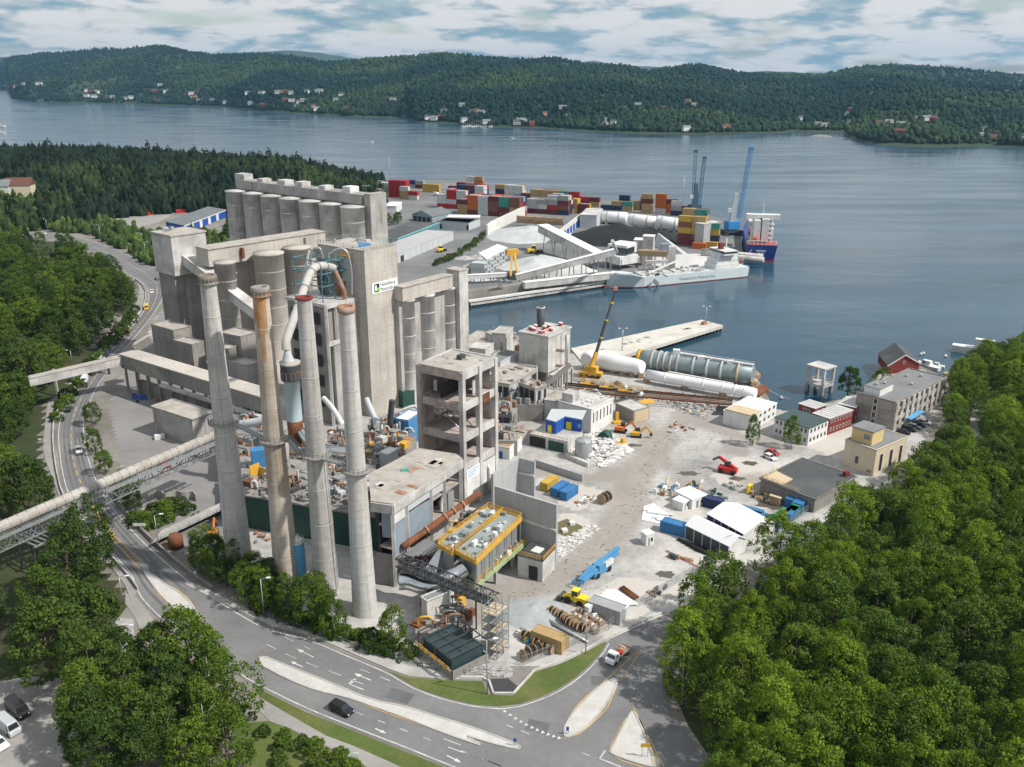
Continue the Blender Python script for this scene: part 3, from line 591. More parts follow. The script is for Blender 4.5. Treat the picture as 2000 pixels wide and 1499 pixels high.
def crown_mesh(name,seed,r,h,z0,mt,nclump=80,nleaf=36,leaf=.5,cone=0.0,droop=0.0,lump=.3):
 rng=np.random.default_rng(seed);cs=[]
 lob=rng.normal(size=(6,3));lob/=np.linalg.norm(lob,axis=1)[:,None];la=rng.uniform(.0,lump,6)
 while len(cs)<nclump:
  d=rng.normal(size=3);d/=np.linalg.norm(d)
  if d[2]<-.55:continue
  rad=rng.uniform(.62,1.0)**.6*(1+sum(a*max(0,d@l)**3 for a,l in zip(la,lob))-lump*.35)
  p=d*rad;zf=(p[2]+.55)/1.55
  s=1-cone*max(0,zf)
  cs.append((p[0]*r*s,p[1]*r*s,z0+max(0,zf)*h))
 cs=np.array(cs);ctr=np.array([0,0,z0+h*.4]);cr=r*rng.uniform(.20,.36,nclump)*(1-cone*.6*(cs[:,2]-z0)/h)
 n=nclump*nleaf;idx=np.repeat(np.arange(nclump),nleaf)
 d=rng.normal(size=(n,3));d/=np.linalg.norm(d,axis=1)[:,None]
 outw=cs-ctr;outw/=np.linalg.norm(outw,axis=1)[:,None]+1e-6
 flip=(d*(outw[idx]+np.array([0,0,.5]))).sum(1)<-.25;d[flip]*=-1
 p=cs[idx]+d*cr[idx][:,None]*rng.uniform(.55,1.05,(n,1))*np.array([1,1,.8]);
 if droop:p[:,2]-=droop*rng.random(n)**2*2
 nn=d+rng.normal(size=(n,3))*.45;nn/=np.linalg.norm(nn,axis=1)[:,None]
 t1=np.cross(nn,rng.normal(size=(n,3)));t1/=np.linalg.norm(t1,axis=1)[:,None];t2=np.cross(nn,t1)
 sz=leaf*rng.uniform(.6,1.25,(n,1));a=t1*sz*.5;b=t2*sz*.36
 vs=np.stack([p-a,p+b,p+a,p-b],1).reshape(-1,3)
 me=bpy.data.meshes.new(name);me.vertices.add(4*n);me.vertices.foreach_set('co',vs.reshape(-1).astype(np.float32));me.loops.add(4*n);me.loops.foreach_set('vertex_index',np.arange(4*n,dtype=np.int32))
 me.polygons.add(n);me.polygons.foreach_set('loop_start',(np.arange(n)*4).astype(np.int32));me.update(calc_edges=True)
 at=me.attributes.new('tint','FLOAT','POINT');tint=np.clip(rng.uniform(.1,.9,nclump)[idx]+rng.normal(size=n)*.12,0,1);at.data.foreach_set('value',np.repeat(tint,4).astype(np.float32))
 me.materials.append(mt);return me
def proto(name,seed,mt,r,h,bole,tm=bark,tr=.22,**kw):
 root=bpy.data.objects.new(name,None);COL.objects.link(root);root.empty_display_size=.3;ORG[root.name]=V(0,0,0)
 rg=random.Random(seed);m=MB();top=bole+h*.8
 m.tube([V(0,0,-.4),V(rg.uniform(-.1,.1),0,bole),V(rg.uniform(-.3,.3),rg.uniform(-.3,.3),top)],[tr*1.3,tr,tr*.25],7)
 for k in range(5):
  a=k*1.26+rg.random();z=bole+h*rg.uniform(.02,.45);m.tube([V(0,0,z),V(math.cos(a)*r*.4,math.sin(a)*r*.4,z+h*.16),V(math.cos(a)*r*.72,math.sin(a)*r*.72,z+h*.2)],[tr*.5,tr*.3,tr*.1],5)
 tk=m.build('trunk',tm,root)
 me=crown_mesh('crown',seed,r,h,bole,mt,**kw);o=bpy.data.objects.new('crown',me);COL.objects.link(o);o.parent=root
 return root
PROT={}
PROT['bright']=[proto('deciduous_tree',11+i,leaf_bright,3.7+.5*(i%3),10.5+i%2*2.0,3.0,nclump=120,nleaf=46,leaf=.44,lump=.3+.14*i)for i in range(4)]
PROT['mid']=[proto('broadleaf_tree',31+i,leaf_mid,3.6+.5*(i%3),9.5+i%2*2.4,2.4,nclump=115,nleaf=46,leaf=.44,lump=.25+.16*i)for i in range(4)]
PROT['dark']=[proto('broadleaf_tree',51+i,leaf_dark_shade,3.7+.4*(i%3),10+i%2*2.5,2.2,nclump=115,nleaf=46,leaf=.46,lump=.3+.2*i)for i in range(3)]
PROT['birch']=[proto('birch_tree',71+i,leaf_mid,2.9,10.5,2.4,tm=bark_b,tr=.15,nclump=75,nleaf=34,leaf=.45,cone=.45,droop=.7)for i in range(2)]
PROT['pine']=[proto('conifer_tree',81+i,needle,2.7+.4*i,11+1.5*i,2.0,nclump=60,nleaf=30,leaf=.7,cone=.75-.2*i,lump=.2)for i in range(3)]
PROT['bush']=[proto('shrub',91+i,[leaf_mid,leaf_dark_shade][i],1.7,2.0,.1,tr=.06,nclump=34,nleaf=30,leaf=.4)for i in range(2)]
USED=set();rt=random.Random(21)
def plant(kind,pos,s,label,group,cat='tree'):
 k=rt.randrange(len(PROT[kind]));root=PROT[kind][k];sz=rt.uniform(.92,1.08)
 if(kind,k)not in USED:
  USED.add((kind,k));o=root;o.location=pos;o.rotation_euler=(0,0,rt.uniform(0,6.28));o.scale=(s*sz,s*sz,s)
 else:o=copy_tree(root,pos,rt.uniform(0,6.28),(s*sz,s*sz,s))
 o['label']=label;o['group']=group;o['category']=cat
def scatter(poly,gap,kinds,label,group,n=9999,smin=.8,smax=1.2,avoid=None,tries=2500):
 xs=[p[0]for p in poly];ys=[p[1]for p in poly];pts=[];miss=0;grid={}
 while miss<tries and len(pts)<n:
  p=(rt.uniform(min(xs),max(xs)),rt.uniform(min(ys),max(ys)))
  c=(int(p[0]//gap),int(p[1]//gap))
  if not inside(p,poly)or any(math.hypot(p[0]-r[0],p[1]-r[1])<gap for i in(-1,0,1)for j in(-1,0,1)for r in grid.get((c[0]+i,c[1]+j),()))or(avoid and avoid(p)):miss+=1;continue
  grid.setdefault(c,[]).append(p);pts.append(p)
  kd=rt.choice(kinds);kn={'birch':'birch','pine':'conifer','bush':'shrub'}.get(kd,'broadleaf tree')
  plant(kd,V(p[0],p[1],gz(*p)),rt.uniform(smin,smax),label[kd]if isinstance(label,dict)else label,group,'shrub' if kd=='bush' else 'tree')
 return pts
def shown(p,m=60,h=14):
 v=V(p[0],p[1],0);c=v-V(0,0,HC);z=c.y*CP+HC*SP;x=1000+c.x/z*FOC
 zt=p[1]*CP+(HC-h)*SP;yt=749.5+((HC-h)*CP-p[1]*SP)/zt*FOC
 return z>5 and-m<x<2000+m and yt<1499+m
NS=lambda p:not shown(p)
def shade_of(p,h):
 z=gz(p[0],p[1])+h;k=HC/max(1,HC-z);return(p[0]*k,p[1]*k)
walk_out=sw+swB[::-1]
def hides_road(p):return any(inside(shade_of(p,h),pl)for h in(2,6,10,13)for pl in(road_out,walk_out))
EDGE=px((1290,1175),(1330,1135),(1450,1052),(1590,968),(1660,955),(1700,930),(1712,885),(1760,850),(1850,852),(1858,745),(1830,700),(1300,700));HILLR=WL('K',[(1615,720),(1650,560),(1690,440),(1790,380),(1900,340),(1850,420),(1800,520),(1805,640),(1775,730)])
def hides_yard(p):return any(inside(shade_of(p,h),pl)for h in(4,9,12.5)for pl in(EDGE,HILLR))
scatter(RIGHTW,5.2,['bright']*4+['mid']*3+['birch'],{'bright':'bright green leafy tree in the sunlit wood right of the side road','mid':'mid green leafy tree in the sunlit wood right of the side road','birch':'slender birch among leafy trees in the wood on the right'},'trees of the wood on the right',255,.75,1.2,lambda p:NS(p)or hides_yard(p),14000)
scatter(WL('_',[(1860,760),(1905,722),(1965,712),(2030,672),(2060,740),(1990,740),(1955,790),(1935,870),(1895,860),(1870,850),(1850,850),(1870,800)]),6.0,['bright','mid'],'leafy tree on the headland beside the grey office block','trees on the headland',40,.7,1.0,lambda p:NS(p)or hides_yard(p))
lroad=lambda p:NS(p)or pdist(p,sw)<4 or(p[1]>P(0,960).y and hides_road(p))
WEST=WL('_',[(262,600),(262,625),(180,700),(90,790),(75,900),(100,960),(150,1040),(235,1130),(230,1190),(190,1230),(200,1300),(130,1340),(0,1330),(-60,1200),(-80,900),(-60,640),(-60,540),(90,545),(130,520),(200,530)])
RAILPX=px((45,505),(110,520),(140,550),(120,580),(60,540))
scatter(WEST,8.2,['mid']*3+['dark']*4,{'mid':'mid green leafy tree on the wooded slope left of the road','dark':'leafy tree of shade-darkened green on the wooded slope left of the road'},'trees on the slope left of the road',210,1.05,1.5,lambda p:lroad(p)or inside(p,RAILPX)or inside(p,px((-60,1050),(130,1060),(150,1170),(90,1225),(-60,1225)))or inside(p,px((-20,1100),(30,1110),(60,1190),(-20,1210))))
scatter(WL('_',[(-50,470),(40,475),(110,482),(180,520),(90,540),(-50,600)]),6.5,['dark','mid','pine'],'dark tree on the bank beside the far end of the road','trees by the far end of the road',40,.7,1.0,lroad)
scatter(WL('R',[(640,1060),(880,900),(1120,800),(1360,800),(1640,960),(1720,1120),(1760,1300),(1740,1560),(1500,1640),(700,1640),(620,1300)]),5.6,['dark','mid','dark','birch'],{'mid':'mid green tree of the clump between car park and road','dark':'dark green tree of the clump between car park and road','birch':'birch of the clump between car park and road'},'trees between the car park and the road',34,.95,1.2)
scatter(WL('S',[(330,500),(520,580),(700,640),(900,690),(1090,740),(1100,640),(950,560),(720,470),(420,400),(200,330),(100,350)]),4.6,['birch','mid','dark','mid'],'tree in the roadside hedge below the concrete stacks','roadside trees below the stacks',34,.6,.95,lambda p:-49<p[0]/p[1]*212<-34)
scatter(WL('_',[(385,1120),(440,1150),(520,1185),(540,1170),(440,1110),(380,1070)]),4.0,['mid','dark'],'small tree behind the road wall beside the first stack','trees behind the road wall',12,.45,.7)
for(x,y,s)in((180,830,.62),(187,885,.62),(207,925,.6),(250,985,.75),(265,1000,.5)):plant('mid',P(x,y),s,f'roadside tree {["first","second","third","fourth","fifth"][[180,187,207,250,265].index(x)]} in the row of trees on the left edge of the plant yard','row of trees between road and plant yard')
scatter(WL('L',[(930,900),(1080,960),(1380,840),(1400,780),(1250,770),(1080,850)]),2.4,['bush'],'shrub in the green bed beside the plant ramp','shrubs beside the ramp',24,.8,1.3)
rg=random.Random(19);spots=[]
MAXB=lambda x,y:any(inside((x*HC/(HC-h),y*HC/(HC-h)),road_out)for h in(1,5,8))
for poly,n_ in((WL('_',[(60,440),(150,445),(200,432),(250,445),(300,460),(440,455),(445,500),(330,520),(300,525),(240,490),(170,458),(80,452)]),420),(WL('_',[(-30,440),(40,412),(140,400),(250,405),(270,420),(150,440),(0,462)]),420)):
 xs=[p.x for p in poly];ys=[p.y for p in poly];k=0
 while k<n_:
  x,y=rg.uniform(min(xs),max(xs)),rg.uniform(min(ys),max(ys))
  if not inside((x,y),poly)or MAXB(x,y):continue
  k+=1;r=rg.uniform(1.8,3.4);spots.append((x,y,gz(x,y)-.8,r,rg.uniform(4,9),tuple(lerp(V(.026,.05,.014),V(.075,.11,.022),rg.random()**1.6))))
mass('roadside_wood',spots,'belt of low leafy trees between the far road and the lorry park','wood')
scatter(WL('_',[(400,520),(445,500),(450,440),(470,450),(470,530)]),6,['dark'],'dark tree beside the rear silos','trees beside the rear silos',8,.7,.9)
for x,y,s in((1470,870,.85),(1545,875,.9)):plant('birch',P(x,y),s,'slender tree standing %s the white two-storey building'%('at the left front of' if x<1500 else 'right in front of'),'yard trees')
plant('dark',P(1655,775),.95,'tall dark tree at the waterside beside the concrete water platform','waterside trees')
plant('bright',P(1718,765),.6,'bright green tree between the red cabin and the office block','waterside trees');plant('bright',P(1702,785),.5,'low bright green tree at the corner of the office block','waterside trees')
scatter(WL('_',[(735,440),(775,430),(785,440),(745,452)]),6,['dark'],'dark tree beside the harbour sheds','trees by the harbour sheds',5,.55,.8)
def hclear(x,y):
 z=gz(x,y)+6;c=y*CP+(HC-z)*SP;u,v=1000+x/c*FOC,749.5+((HC-z)*CP-y*SP)/c*FOC
 return-30<u<75 and 362<v<398
rid=scatter(RIDGE,8.5,['pine'],'conifer on the forest ridge behind the plant','conifers on the ridge',290,.8,1.35,lambda p:NS(p)or pdist(p,RIDGE)<3 or p[1]>P(0,345).y+60 or hclear(p[0],p[1]))
rg=random.Random(9);spots=[]
xs=[p.x for p in RIDGE];ys=[p.y for p in RIDGE]
for _ in range(26000):
 x,y=rg.uniform(-720,0),rg.uniform(min(ys),max(ys))
 if not inside((x,y),RIDGE)or hclear(x,y):continue
 r=rg.uniform(2.2,4);l=sstep(-.2,.3,fbm(x,y,70))*(1 if y<P(0,380).y else.25)
 spots.append((x,y,gz(x,y)-1,r,rg.uniform(8,15),tuple(lerp(V(.010,.021,.012),V(.030,.050,.014),l)*rg.uniform(.7,1.25))))
mass('ridge_forest',spots,'dense dark forest covering the ridge behind the plant','forest')
# ================================================================ THE PLANT
def quad(k,A,B,C,z,rect=True):
 a,b,c=W(k,*A,z),W(k,*B,z),W(k,*C,z)
 if rect:u=(c-a).normalized();n=V(-u.y,u.x,0);b=a+n*max(.5,(b-a).dot(n))
 return[a,c,b+(c-a),b]
def inset(r,e):
 c=sum(r,V(0,0,0))/len(r);return[c+(p-c)*(1-e/max(.1,(p-c).length))for p in r]
def at(r,s,t,z):p=lerp(lerp(r[0],r[1],s),lerp(r[3],r[2],s),t);return V(p.x,p.y,z)
def wallbox(m,a,b,s0,s1,z0,z1,th,off=0.0):
 d=(b-a);d.z=0;n=V(d.y,-d.x,0).normalized();p,r=a+d*s0,a+d*s1
 ring=[p+n*off,r+n*off,r+n*(off+th),p+n*(off+th)]
 return m.hexa([V(x.x,x.y,z0)for x in ring][::-1],[V(x.x,x.y,z1)for x in ring][::-1])
def windows(par,a,b,z0,z1,n,w=.6,frame=white,glass=glass_m,s0=.03,s1=.97,name='window'):
 L=(b-a).length;st=(s1-s0)/n
 for i in range(n):
  c=s0+st*(i+.5);hw=st*w/2
  m=MB();wallbox(m,a,b,c-hw,c+hw,z0,z1,.06);o=m.build(name,frame,par)
  m=MB();e=.12/L;wallbox(m,a,b,c-hw+e,c-e*.3,z0+.12,z1-.12,.03,.06);wallbox(m,a,b,c+e*.3,c+hw-e,z0+.12,z1-.12,.03,.06);m.build('pane',glass,o)
def building(name,label,cat,ring,z0,z1,wall_m,roof_m,para=.5,group=None,over=0.0):
 c=sum(ring,V(0,0,0))/4;t=thing(name,label,cat,V(c.x,c.y,z0),group)
 MB().prism(ring,z0,z1-.25).build('wall',wall_m,t)
 r2=[p+(p-c).normalized()*over for p in ring]if over else ring
 m=MB();m.prism(r2,z1-.245,z1);m.build('roof',roof_m,t)
 if para:
  m=MB()
  for a,b in zip(r2,r2[1:]+r2[:1]):m.beam(V(a.x,a.y,z1+para/2-.02),V(b.x,b.y,z1+para/2-.02),.3,para)
  m.build('parapet',wall_m,t)
 return t
def ladder(par,p,z0,z1,d=(1,0)):
 m=MB();n=V(-d[1],d[0],0)*.25
 for s in(-1,1):m.beam(V(p.x,p.y,z0)+n*s,V(p.x,p.y,z1)+n*s,.08)
 for i in range(int((z1-z0)/.6)):m.beam(V(p.x,p.y,z0+i*.6)-n,V(p.x,p.y,z0+i*.6)+n,.05)
 m.build('ladder',steel,par)
STK=[((402,537),(470,1118),15.2,31,stack_m,'leftmost pale concrete stack with open brown top','M',460),((517,560),(562,1142),15.5,30,stack_b,'second stack from the left, tan with orange rust streaks below its rim','M',590),((596,580),(638,1150),14.5,29,stack_m,'third stack from the left with a dark red lined mouth','M',700),((678,598),(713,1195),14.5,28.5,stack_m,'fourth stack, nearest the slab roofed building, with a rusty brown rim','M',810)]
stk_t=[]
for i,(tp,bp,rt_,rb,mt,lab,zk,zy)in enumerate(STK):
 b=P(*bp);H_=ZT(b,tp[1]);sc=FOC/(b.y*CP+(HC-H_)*SP);sb=FOC/(b.y*CP+HC*SP)
 r1,r0=rt_/sc,rb*.86/sb;t=thing('concrete_stack',lab,'chimney',b,'row of concrete stacks');stk_t.append((t,b,H_,r0,r1))
 rad=lambda z:lerp(r0,r1,(z/H_)**.8)
 MB().lathe(b,[(rad(H_*k/14),H_*k/14)for k in range(15)],32).build('shaft',mt,t)
 rim=(mat('sooty_concrete',(.20,.165,.135),.95,.3,.5),conc_d,dkred,rust_l)[i]
 MB().lathe(b,[(r1+.02,H_-(1.4 if i!=2 else.5)),(r1+.28,H_-(1.1 if i!=2 else.4)),(r1+.28,H_),(r1-.35,H_),(r1-.4,H_-4)],32).build('rim',rim,t)
 MB().cyl(b+V(0,0,H_-3.5),r1-.3,.1,24).build('flue',void,t)
 zp=ZT(b,q('M',0,zy)[1]);rp=rad(zp)
 m=MB().lathe(b,[(rp,zp-.5),(rp+1.1,zp-.3),(rp+1.1,zp),(rp,zp)],28);m.build('platform',conc_d,t)
 m=MB();ring=[b+V(math.cos(a)*(rp+1.05),math.sin(a)*(rp+1.05),zp)for a in np.linspace(0,2*math.pi,21)];m.rail(ring,1.2,.06,1.2);m.build('railing',galv,t)
 m=MB()
 if i<2:
  for k in range(16):
   a=k*math.pi/8;m.beam(b+V(math.cos(a)*(r1+.3),math.sin(a)*(r1+.3),H_-1.8),b+V(math.cos(a)*(r1+.3),math.sin(a)*(r1+.3),H_-.6),.12)
  m.lathe(b,[(r1+.05,H_-1.9),(r1+.6,H_-1.8),(r1+.05,H_-1.7)],20);m.build('gallery',rust_l if i else conc_d,t)
 if i==1:
  m=MB()
  for a0,ln,wd in((-1.9,9,.35),(-1.5,14,.45),(-1.0,8,.3),(-2.4,6,.3)):
   z0,z1=H_-1.5,H_-1.5-ln;vs=[]
   for z in np.linspace(z0,z1,6):
    w2=wd*(1-.55*(z0-z)/ln);R_=rad(z)+.025;vs+=[b+V(math.cos(a0-w2)*R_,math.sin(a0-w2)*R_,z),b+V(math.cos(a0)*(R_+.01),math.sin(a0)*(R_+.01),z),b+V(math.cos(a0+w2)*R_,math.sin(a0+w2)*R_,z)]
   m.add(vs,[f for j in range(5)for f in((j*3,j*3+1,j*3+4,j*3+3),(j*3+1,j*3+2,j*3+5,j*3+4))],True)
  m.build('rust_streak',mat('rust_streak',(.40,.20,.08),.9,.3,.5,(.36,.29,.22),.6,streak=.4),t)
 ladder(t,b+V(math.cos(-.5)*(r0+.15),math.sin(-.5)*(r0+.15),0),1,zp,(0,1))if i in(0,2)else None
 for k in range(1,8):z=H_*k/8;MB().lathe(b,[(rad(z)+.01,z-.12),(rad(z)+.035,z-.1),(rad(z)+.035,z+.1),(rad(z)+.01,z+.12)],32).build('band',mt,t)
for i in range(3):
 (t,b,H_,r0,r1),(t2,b2,H2,_,_)=stk_t[i],stk_t[i+1];z1,z2=ZT(b,q('M',0,STK[i][7])[1]),ZT(b2,q('M',0,STK[i+1][7])[1])
 d=(V(b2.x,b2.y,0)-V(b.x,b.y,0)).normalized();a,c=V(b.x,b.y,z1-.2)+d*3.4,V(b2.x,b2.y,z2-.2)-d*3.4;n=V(-d.y,d.x,0)
 t3=thing('catwalk','steel catwalk joining the %s and %s stacks'%(('first','second','third','fourth')[i],('first','second','third','fourth')[i+1]),'catwalk',a,'catwalks between stacks')
 MB().beam(a,c,1.4,.3).build('deck',steel,t3);m=MB();m.rail([a+n*.7,c+n*.7],1.1,.06,1.5);m.rail([a-n*.7,c-n*.7],1.1,.06,1.5);m.build('railing',galv,t3)
def silo(par,c,r,z1,mt,name='silo',cap=True):
 for k in range(1,6):z=z1*k/6;MB().lathe(V(c.x,c.y,0),[(r,z-.2),(r+.05,z-.15),(r+.05,z+.15),(r,z+.2)],30).build('pour_band',mt,par)
 o=MB().lathe(V(c.x,c.y,0),[(r,0),(r,z1-.7),(r+.25,z1-.65),(r+.25,z1),(0,z1+.25)],30).build(name,mt,par);return o
a,b=P(461,372,47),P(646,397,47);t=thing('silo_battery','rear row of tall grey cement silos with a rooftop gallery','silo',V(*lerp(a,b,.5)[:2],0));dv=(b-a)/5;nv=V(-dv.y,dv.x,0).normalized();nv=nv if nv.y>0 else-nv
for k in range(7):
 for row in(0,1):silo(t,a+dv*k+nv*12.6*row,6.1,47,conc_l if row==0 else conc)
m=MB();s=V(a.x,a.y,0)+nv*4-dv*.35;e=V(a.x,a.y,0)+dv*6.15+nv*4;m.prism([s,e,e+nv*9,s+nv*9],47.3,52.3);m.build('gallery',conc,t)
for f,w_,h_ in((.02,9,3.2),(.2,5,1.8),(.38,7,2.4),(.52,6,2.6),(.70,5,2.0),(.88,6,3.0)):
 p=lerp(s,e,f)+nv*4.5;u=dv.normalized();MB().box(V(p.x,p.y,52.3),w_,6,h_,math.atan2(u.y,u.x)).build('roof_cabin',conc_l if f<.8 else white,t)
m=MB();p=e+nv*1+dv.normalized()*1;u=dv.normalized();m.prism([p,p+u*4.5,p+u*4.5+nv*11,p+nv*11],0,53);m.build('stair_tower',conc,t)
MB().tube([p-u*1.2-nv*.6,V(*(p-u*1.2-nv*.6)[:2],48)],.5,10).build('downpipe',rust_l,t)
MB().rail([V(x.x,x.y,52.3)for x in(s,e)],1.2,.07,3).build('railing',galv,t)
m=MB();p2=p+u*2;m.beam(V(p2.x,p2.y,53),V(p2.x,p2.y,57),.15);m.beam(V(p2.x-2,p2.y,57),V(p2.x+2,p2.y,57),.5,.3);m.build('mast',galv,t)
r=quad('G',(235,488),(80,460),(490,452),51);c=sum(r,V(0,0,0))/4
t=thing('conveyor_headhouse','tall box-shaped concrete headhouse on a tower at the left of the plant','tower',V(c.x,c.y,0))
MB().prism(r,36,50.4).build('wall',conc_l,t);MB().prism([p+(p-c).normalized()*.5 for p in r],50.4,51).build('roof',dirty_roof,t)
lo=[at(r,.30,.12,0),at(r,.98,.12,0),at(r,.98,.9,0),at(r,.30,.9,0)];lo2=[at(r,.02,.1,0),at(r,.28,.1,0),at(r,.28,.9,0),at(r,.02,.9,0)]
MB().prism(lo,0,36).build('tower_wall',conc,t);MB().prism(lo2,0,36).build('pier',conc_d,t);MB().prism(inset(r,-.4),35.0,36.0).build('ledge',conc_l,t)
tops=[((630,690),76),((955,622),108),((1165,580),98)]
t=thing('silo_group','middle group of wide concrete silos under a long roof gallery','silo',P(480,640))
for(x,y),rr in tops:
 c=W('G',x,y,43);c.y+=3;c.x-=1;sc=FOC/(c.y*CP+67*SP);silo(t,c,rr*.2669/sc,43,conc_w if rr>90 else conc)
g=quad('G',(505,588),(505,548),(1366,455),46.5,False);d=(g[1]-g[0]);nn=V(-d.y,d.x,0).normalized();g=[g[0],g[1],g[1]+nn*8.5,g[0]+nn*8.5]
MB().prism(g,39.5,46.1).build('gallery',conc_w,t);MB().prism([g[0]-nn*.4,g[1]-nn*.4,g[2]+nn*.3,g[3]+nn*.3],46.1,46.5).build('gallery_roof',dirty_roof,t)
MB().prism([g[0]-nn*1.5+d*.25,g[0]-nn*1.5+d*.27,g[0]-nn*.1+d*.27,g[0]-nn*.1+d*.25],41,45).build('hoist_door',rusty,t)
MB().prism([g[0]+nn*4+d*.02,g[0]+d*.95+nn*4,g[2]-d*.05,g[3]+d*.02],0,39.4).build('back_wall',conc_w,t)
MB().prism([g[0]-nn*.6+d*.8,g[0]-nn*.6+d*.815,g[0]-nn*.02+d*.815,g[0]-nn*.02+d*.8],42,45).build('side_door',conc_d,t)
t=thing('inclined_gallery','sloping closed conveyor gallery running down from the headhouse behind the stacks','conveyor',P(470,660))
p0,p1=W('G',345,655,41),W('G',900,1075,25);MB().beam(p0,p1,4.2,3.8).build('casing',conc_l,t);MB().beam(p0+V(0,0,2.1),p1+V(0,0,2.1),4.7,.3).build('cover',conc_l,t)
m=MB()
for f in(.62,.85):
 p=lerp(p0,p1,f)
 for dx in(-1.6,1.6):m.beam(V(p.x+dx,p.y,0),V(p.x+dx*.7,p.y,p.z-1.8),.35)
m.build('trestle',steel,t)
for k,A,B,C,z1,lab in(('G',(255,1187),(95,1140),(388,1155),18,'squat grey concrete bin house beside the road, left of the first stack'),('G',(392,1290),(292,1245),(480,1265),15,'small concrete transfer house on posts just left of the first stack'),('a',(745,325),(430,245),(1010,245),20,'grey flat roofed block seen between the first and second stacks'),('a',(850,800),(540,705),(1060,735),12,'low dusty roof between the first and second stacks'),('a',(560,525),(440,490),(680,465),16.5,'small grey cabin against the block behind the first stack')):
 rg4=quad(k,A,B,C,z1);building('concrete_block',lab,'building',rg4,0,z1,conc_d if z1>13 else conc,dirty_roof,.35)
t=thing('long_conveyor_gallery','long flat roofed conveyor gallery on columns running from the road to the stacks','conveyor',P(330,800))
A0,A1=W('d',225,350,14.5),P(512,776,14.5);d=(A1-A0);nn=V(-d.y,d.x,0).normalized();w_=(W('d',395,285,14.5)-A0).dot(nn)
MB().prism([A0,A1,A1+nn*w_,A0+nn*w_],9.2,14.2).build('casing',conc_d,t);MB().prism([A0-nn*.4,A1-nn*.4,A1+nn*(w_+.4),A0+nn*(w_+.4)],14.2,14.6).build('roof',conc_w,t)
for i in range(12):
 f=.02+i*.085
 for s_ in(.1,.9):p=A0+d*f+nn*w_*s_;MB().beam(V(p.x,p.y,0),V(p.x,p.y,9.2),.7).build('column',conc_d,t)
MB().beam(A0+d*.33-nn*1.2+V(0,0,-6.3),A1-nn*1.2+V(0,0,-6.3),1.6,.9).build('side_duct',conc_l,t)
MB().prism([A0+d*.08+nn*w_*.3,A1+nn*w_*.3-d*.1,A1+nn*w_*.6-d*.1,A0+d*.08+nn*w_*.6],0,5).build('back_wall',conc_d,t)
building('yard_store','square flat roofed concrete store with a large shuttered door on the grey yard','building',quad('d',(1190,1225),(710,1037),(1470,1125),9),0,9,conc,dirty_roof,.3,over=.4)
t=thing('belt_bridge','pale covered belt bridge crossing the road to the wooded slope','conveyor',P(240,760))
p0,p1=W('F',205,1298,11),W('F',885,1140,12);MB().beam(p0,p1,3.2,2.7).build('casing',conc_l,t);MB().beam(p0+V(0,0,1.5),p1+V(0,0,1.5),3.5,.25).build('cover',dirty_roof,t)
for k in((425,1400),(800,1240)):
 b=W('F',*k);MB().beam(b,V(b.x,b.y,10.2),.7).build('post',steel_d if k[0]>500 else conc,t)
t=thing('feeder_gallery','short sloping gallery rising behind the end of the belt bridge','conveyor',P(270,700));p0,p1=W('d',430,275,15),W('d',640,150,18);MB().beam(p0,p1,3.4,3).build('casing',conc_d,t);MB().beam(p0+V(0,0,1.6),p1+V(0,0,1.6),3.8,.25).build('cover',conc_w,t)
t=thing('pipe_conveyor','long round covered conveyor on a steel truss crossing the road in front of the stacks','conveyor',P(160,1010))
p0,p1=P(-260,1142,16),P(420,850,16);m=MB().tube([p0,p1],1.25,18)
L_=(p1-p0).length
m.build('casing',mat('conveyor_casing',(.40,.375,.34),.85,.15,.4,(.28,.25,.22),.6),t);m=MB();n_=int(L_/2.2);u=(p1-p0).normalized()
for i in range(n_):p=p0+u*(i*2.2);m.tube([p,p+u*.18],1.33,18)
m.build('rib',galv,t);MB().truss(p0-V(0,0,3.4),p1-V(0,0,3.0),2.6,3.4,30,.24).build('truss',steel,t)
n=V(-u.y,u.x,0);MB().beam(p0-V(0,0,1.6)-n*2,p1-V(0,0,1.6)-n*2,1.0,.12).build('walkway',galv,t);MB().rail([p0-V(0,0,1.6)-n*2.4,p1-V(0,0,1.6)-n*2.4],1.1,.06,3).build('railing',galv,t)
pf=W('L',230,1010,10);m=MB()
for i in range(4):o_=u*(i*1.3-2);m.beam(pf+o_-n*5,pf+o_+n*3.5,.35,.3)
for s_ in(-5,3.5):m.beam(pf-u*2.6+n*s_,pf+u*2.6+n*s_,.35,.3)
m.build('platform',galv,t);m=MB()
for x_ in(-2,2):
 for y_ in(-3,2.5):p=pf+u*x_+n*y_;m.beam(V(p.x,p.y,0),p,.4)
m.build('support_tower',steel_d,t)
c=PD(566,707,240);z1=c.z;t=thing('cyclone_tower','round tower with black band, pale blue middle and rusty lower drum behind the second stack','tower',V(c.x,c.y,0));b0=V(c.x,c.y,0)
MB().lathe(b0,[(2.85,z1-.6),(2.95,z1),(0,z1+.5)],30).build('cap',dirty_roof,t);MB().lathe(b0,[(2.8,z1-5.2),(2.8,z1-.6)],30).build('dark_band',steel_d,t);MB().lathe(b0,[(2.2,z1-17.5),(2.2,z1-5.3),(2.8,z1-5.2)],30).build('upper_drum',mat('pale_blue_steel',(.46,.56,.60),.6,.06,.3,streak=.15),t)
MB().lathe(b0,[(2.15,z1-25),(2.25,z1-24.9),(2.25,z1-17.6),(2.15,z1-17.5)],30).build('rusty_drum',rusty,t);MB().lathe(b0,[(2.6,0),(2.6,2),(2.2,z1-25)],30).build('lower_drum',white,t)
m=MB()
for k in range(14):a_=k*2*math.pi/14;p=b0+V(math.cos(a_)*2.85,math.sin(a_)*2.85,z1-4.8);m.beam(p,p+V(0,0,2.2),.14)
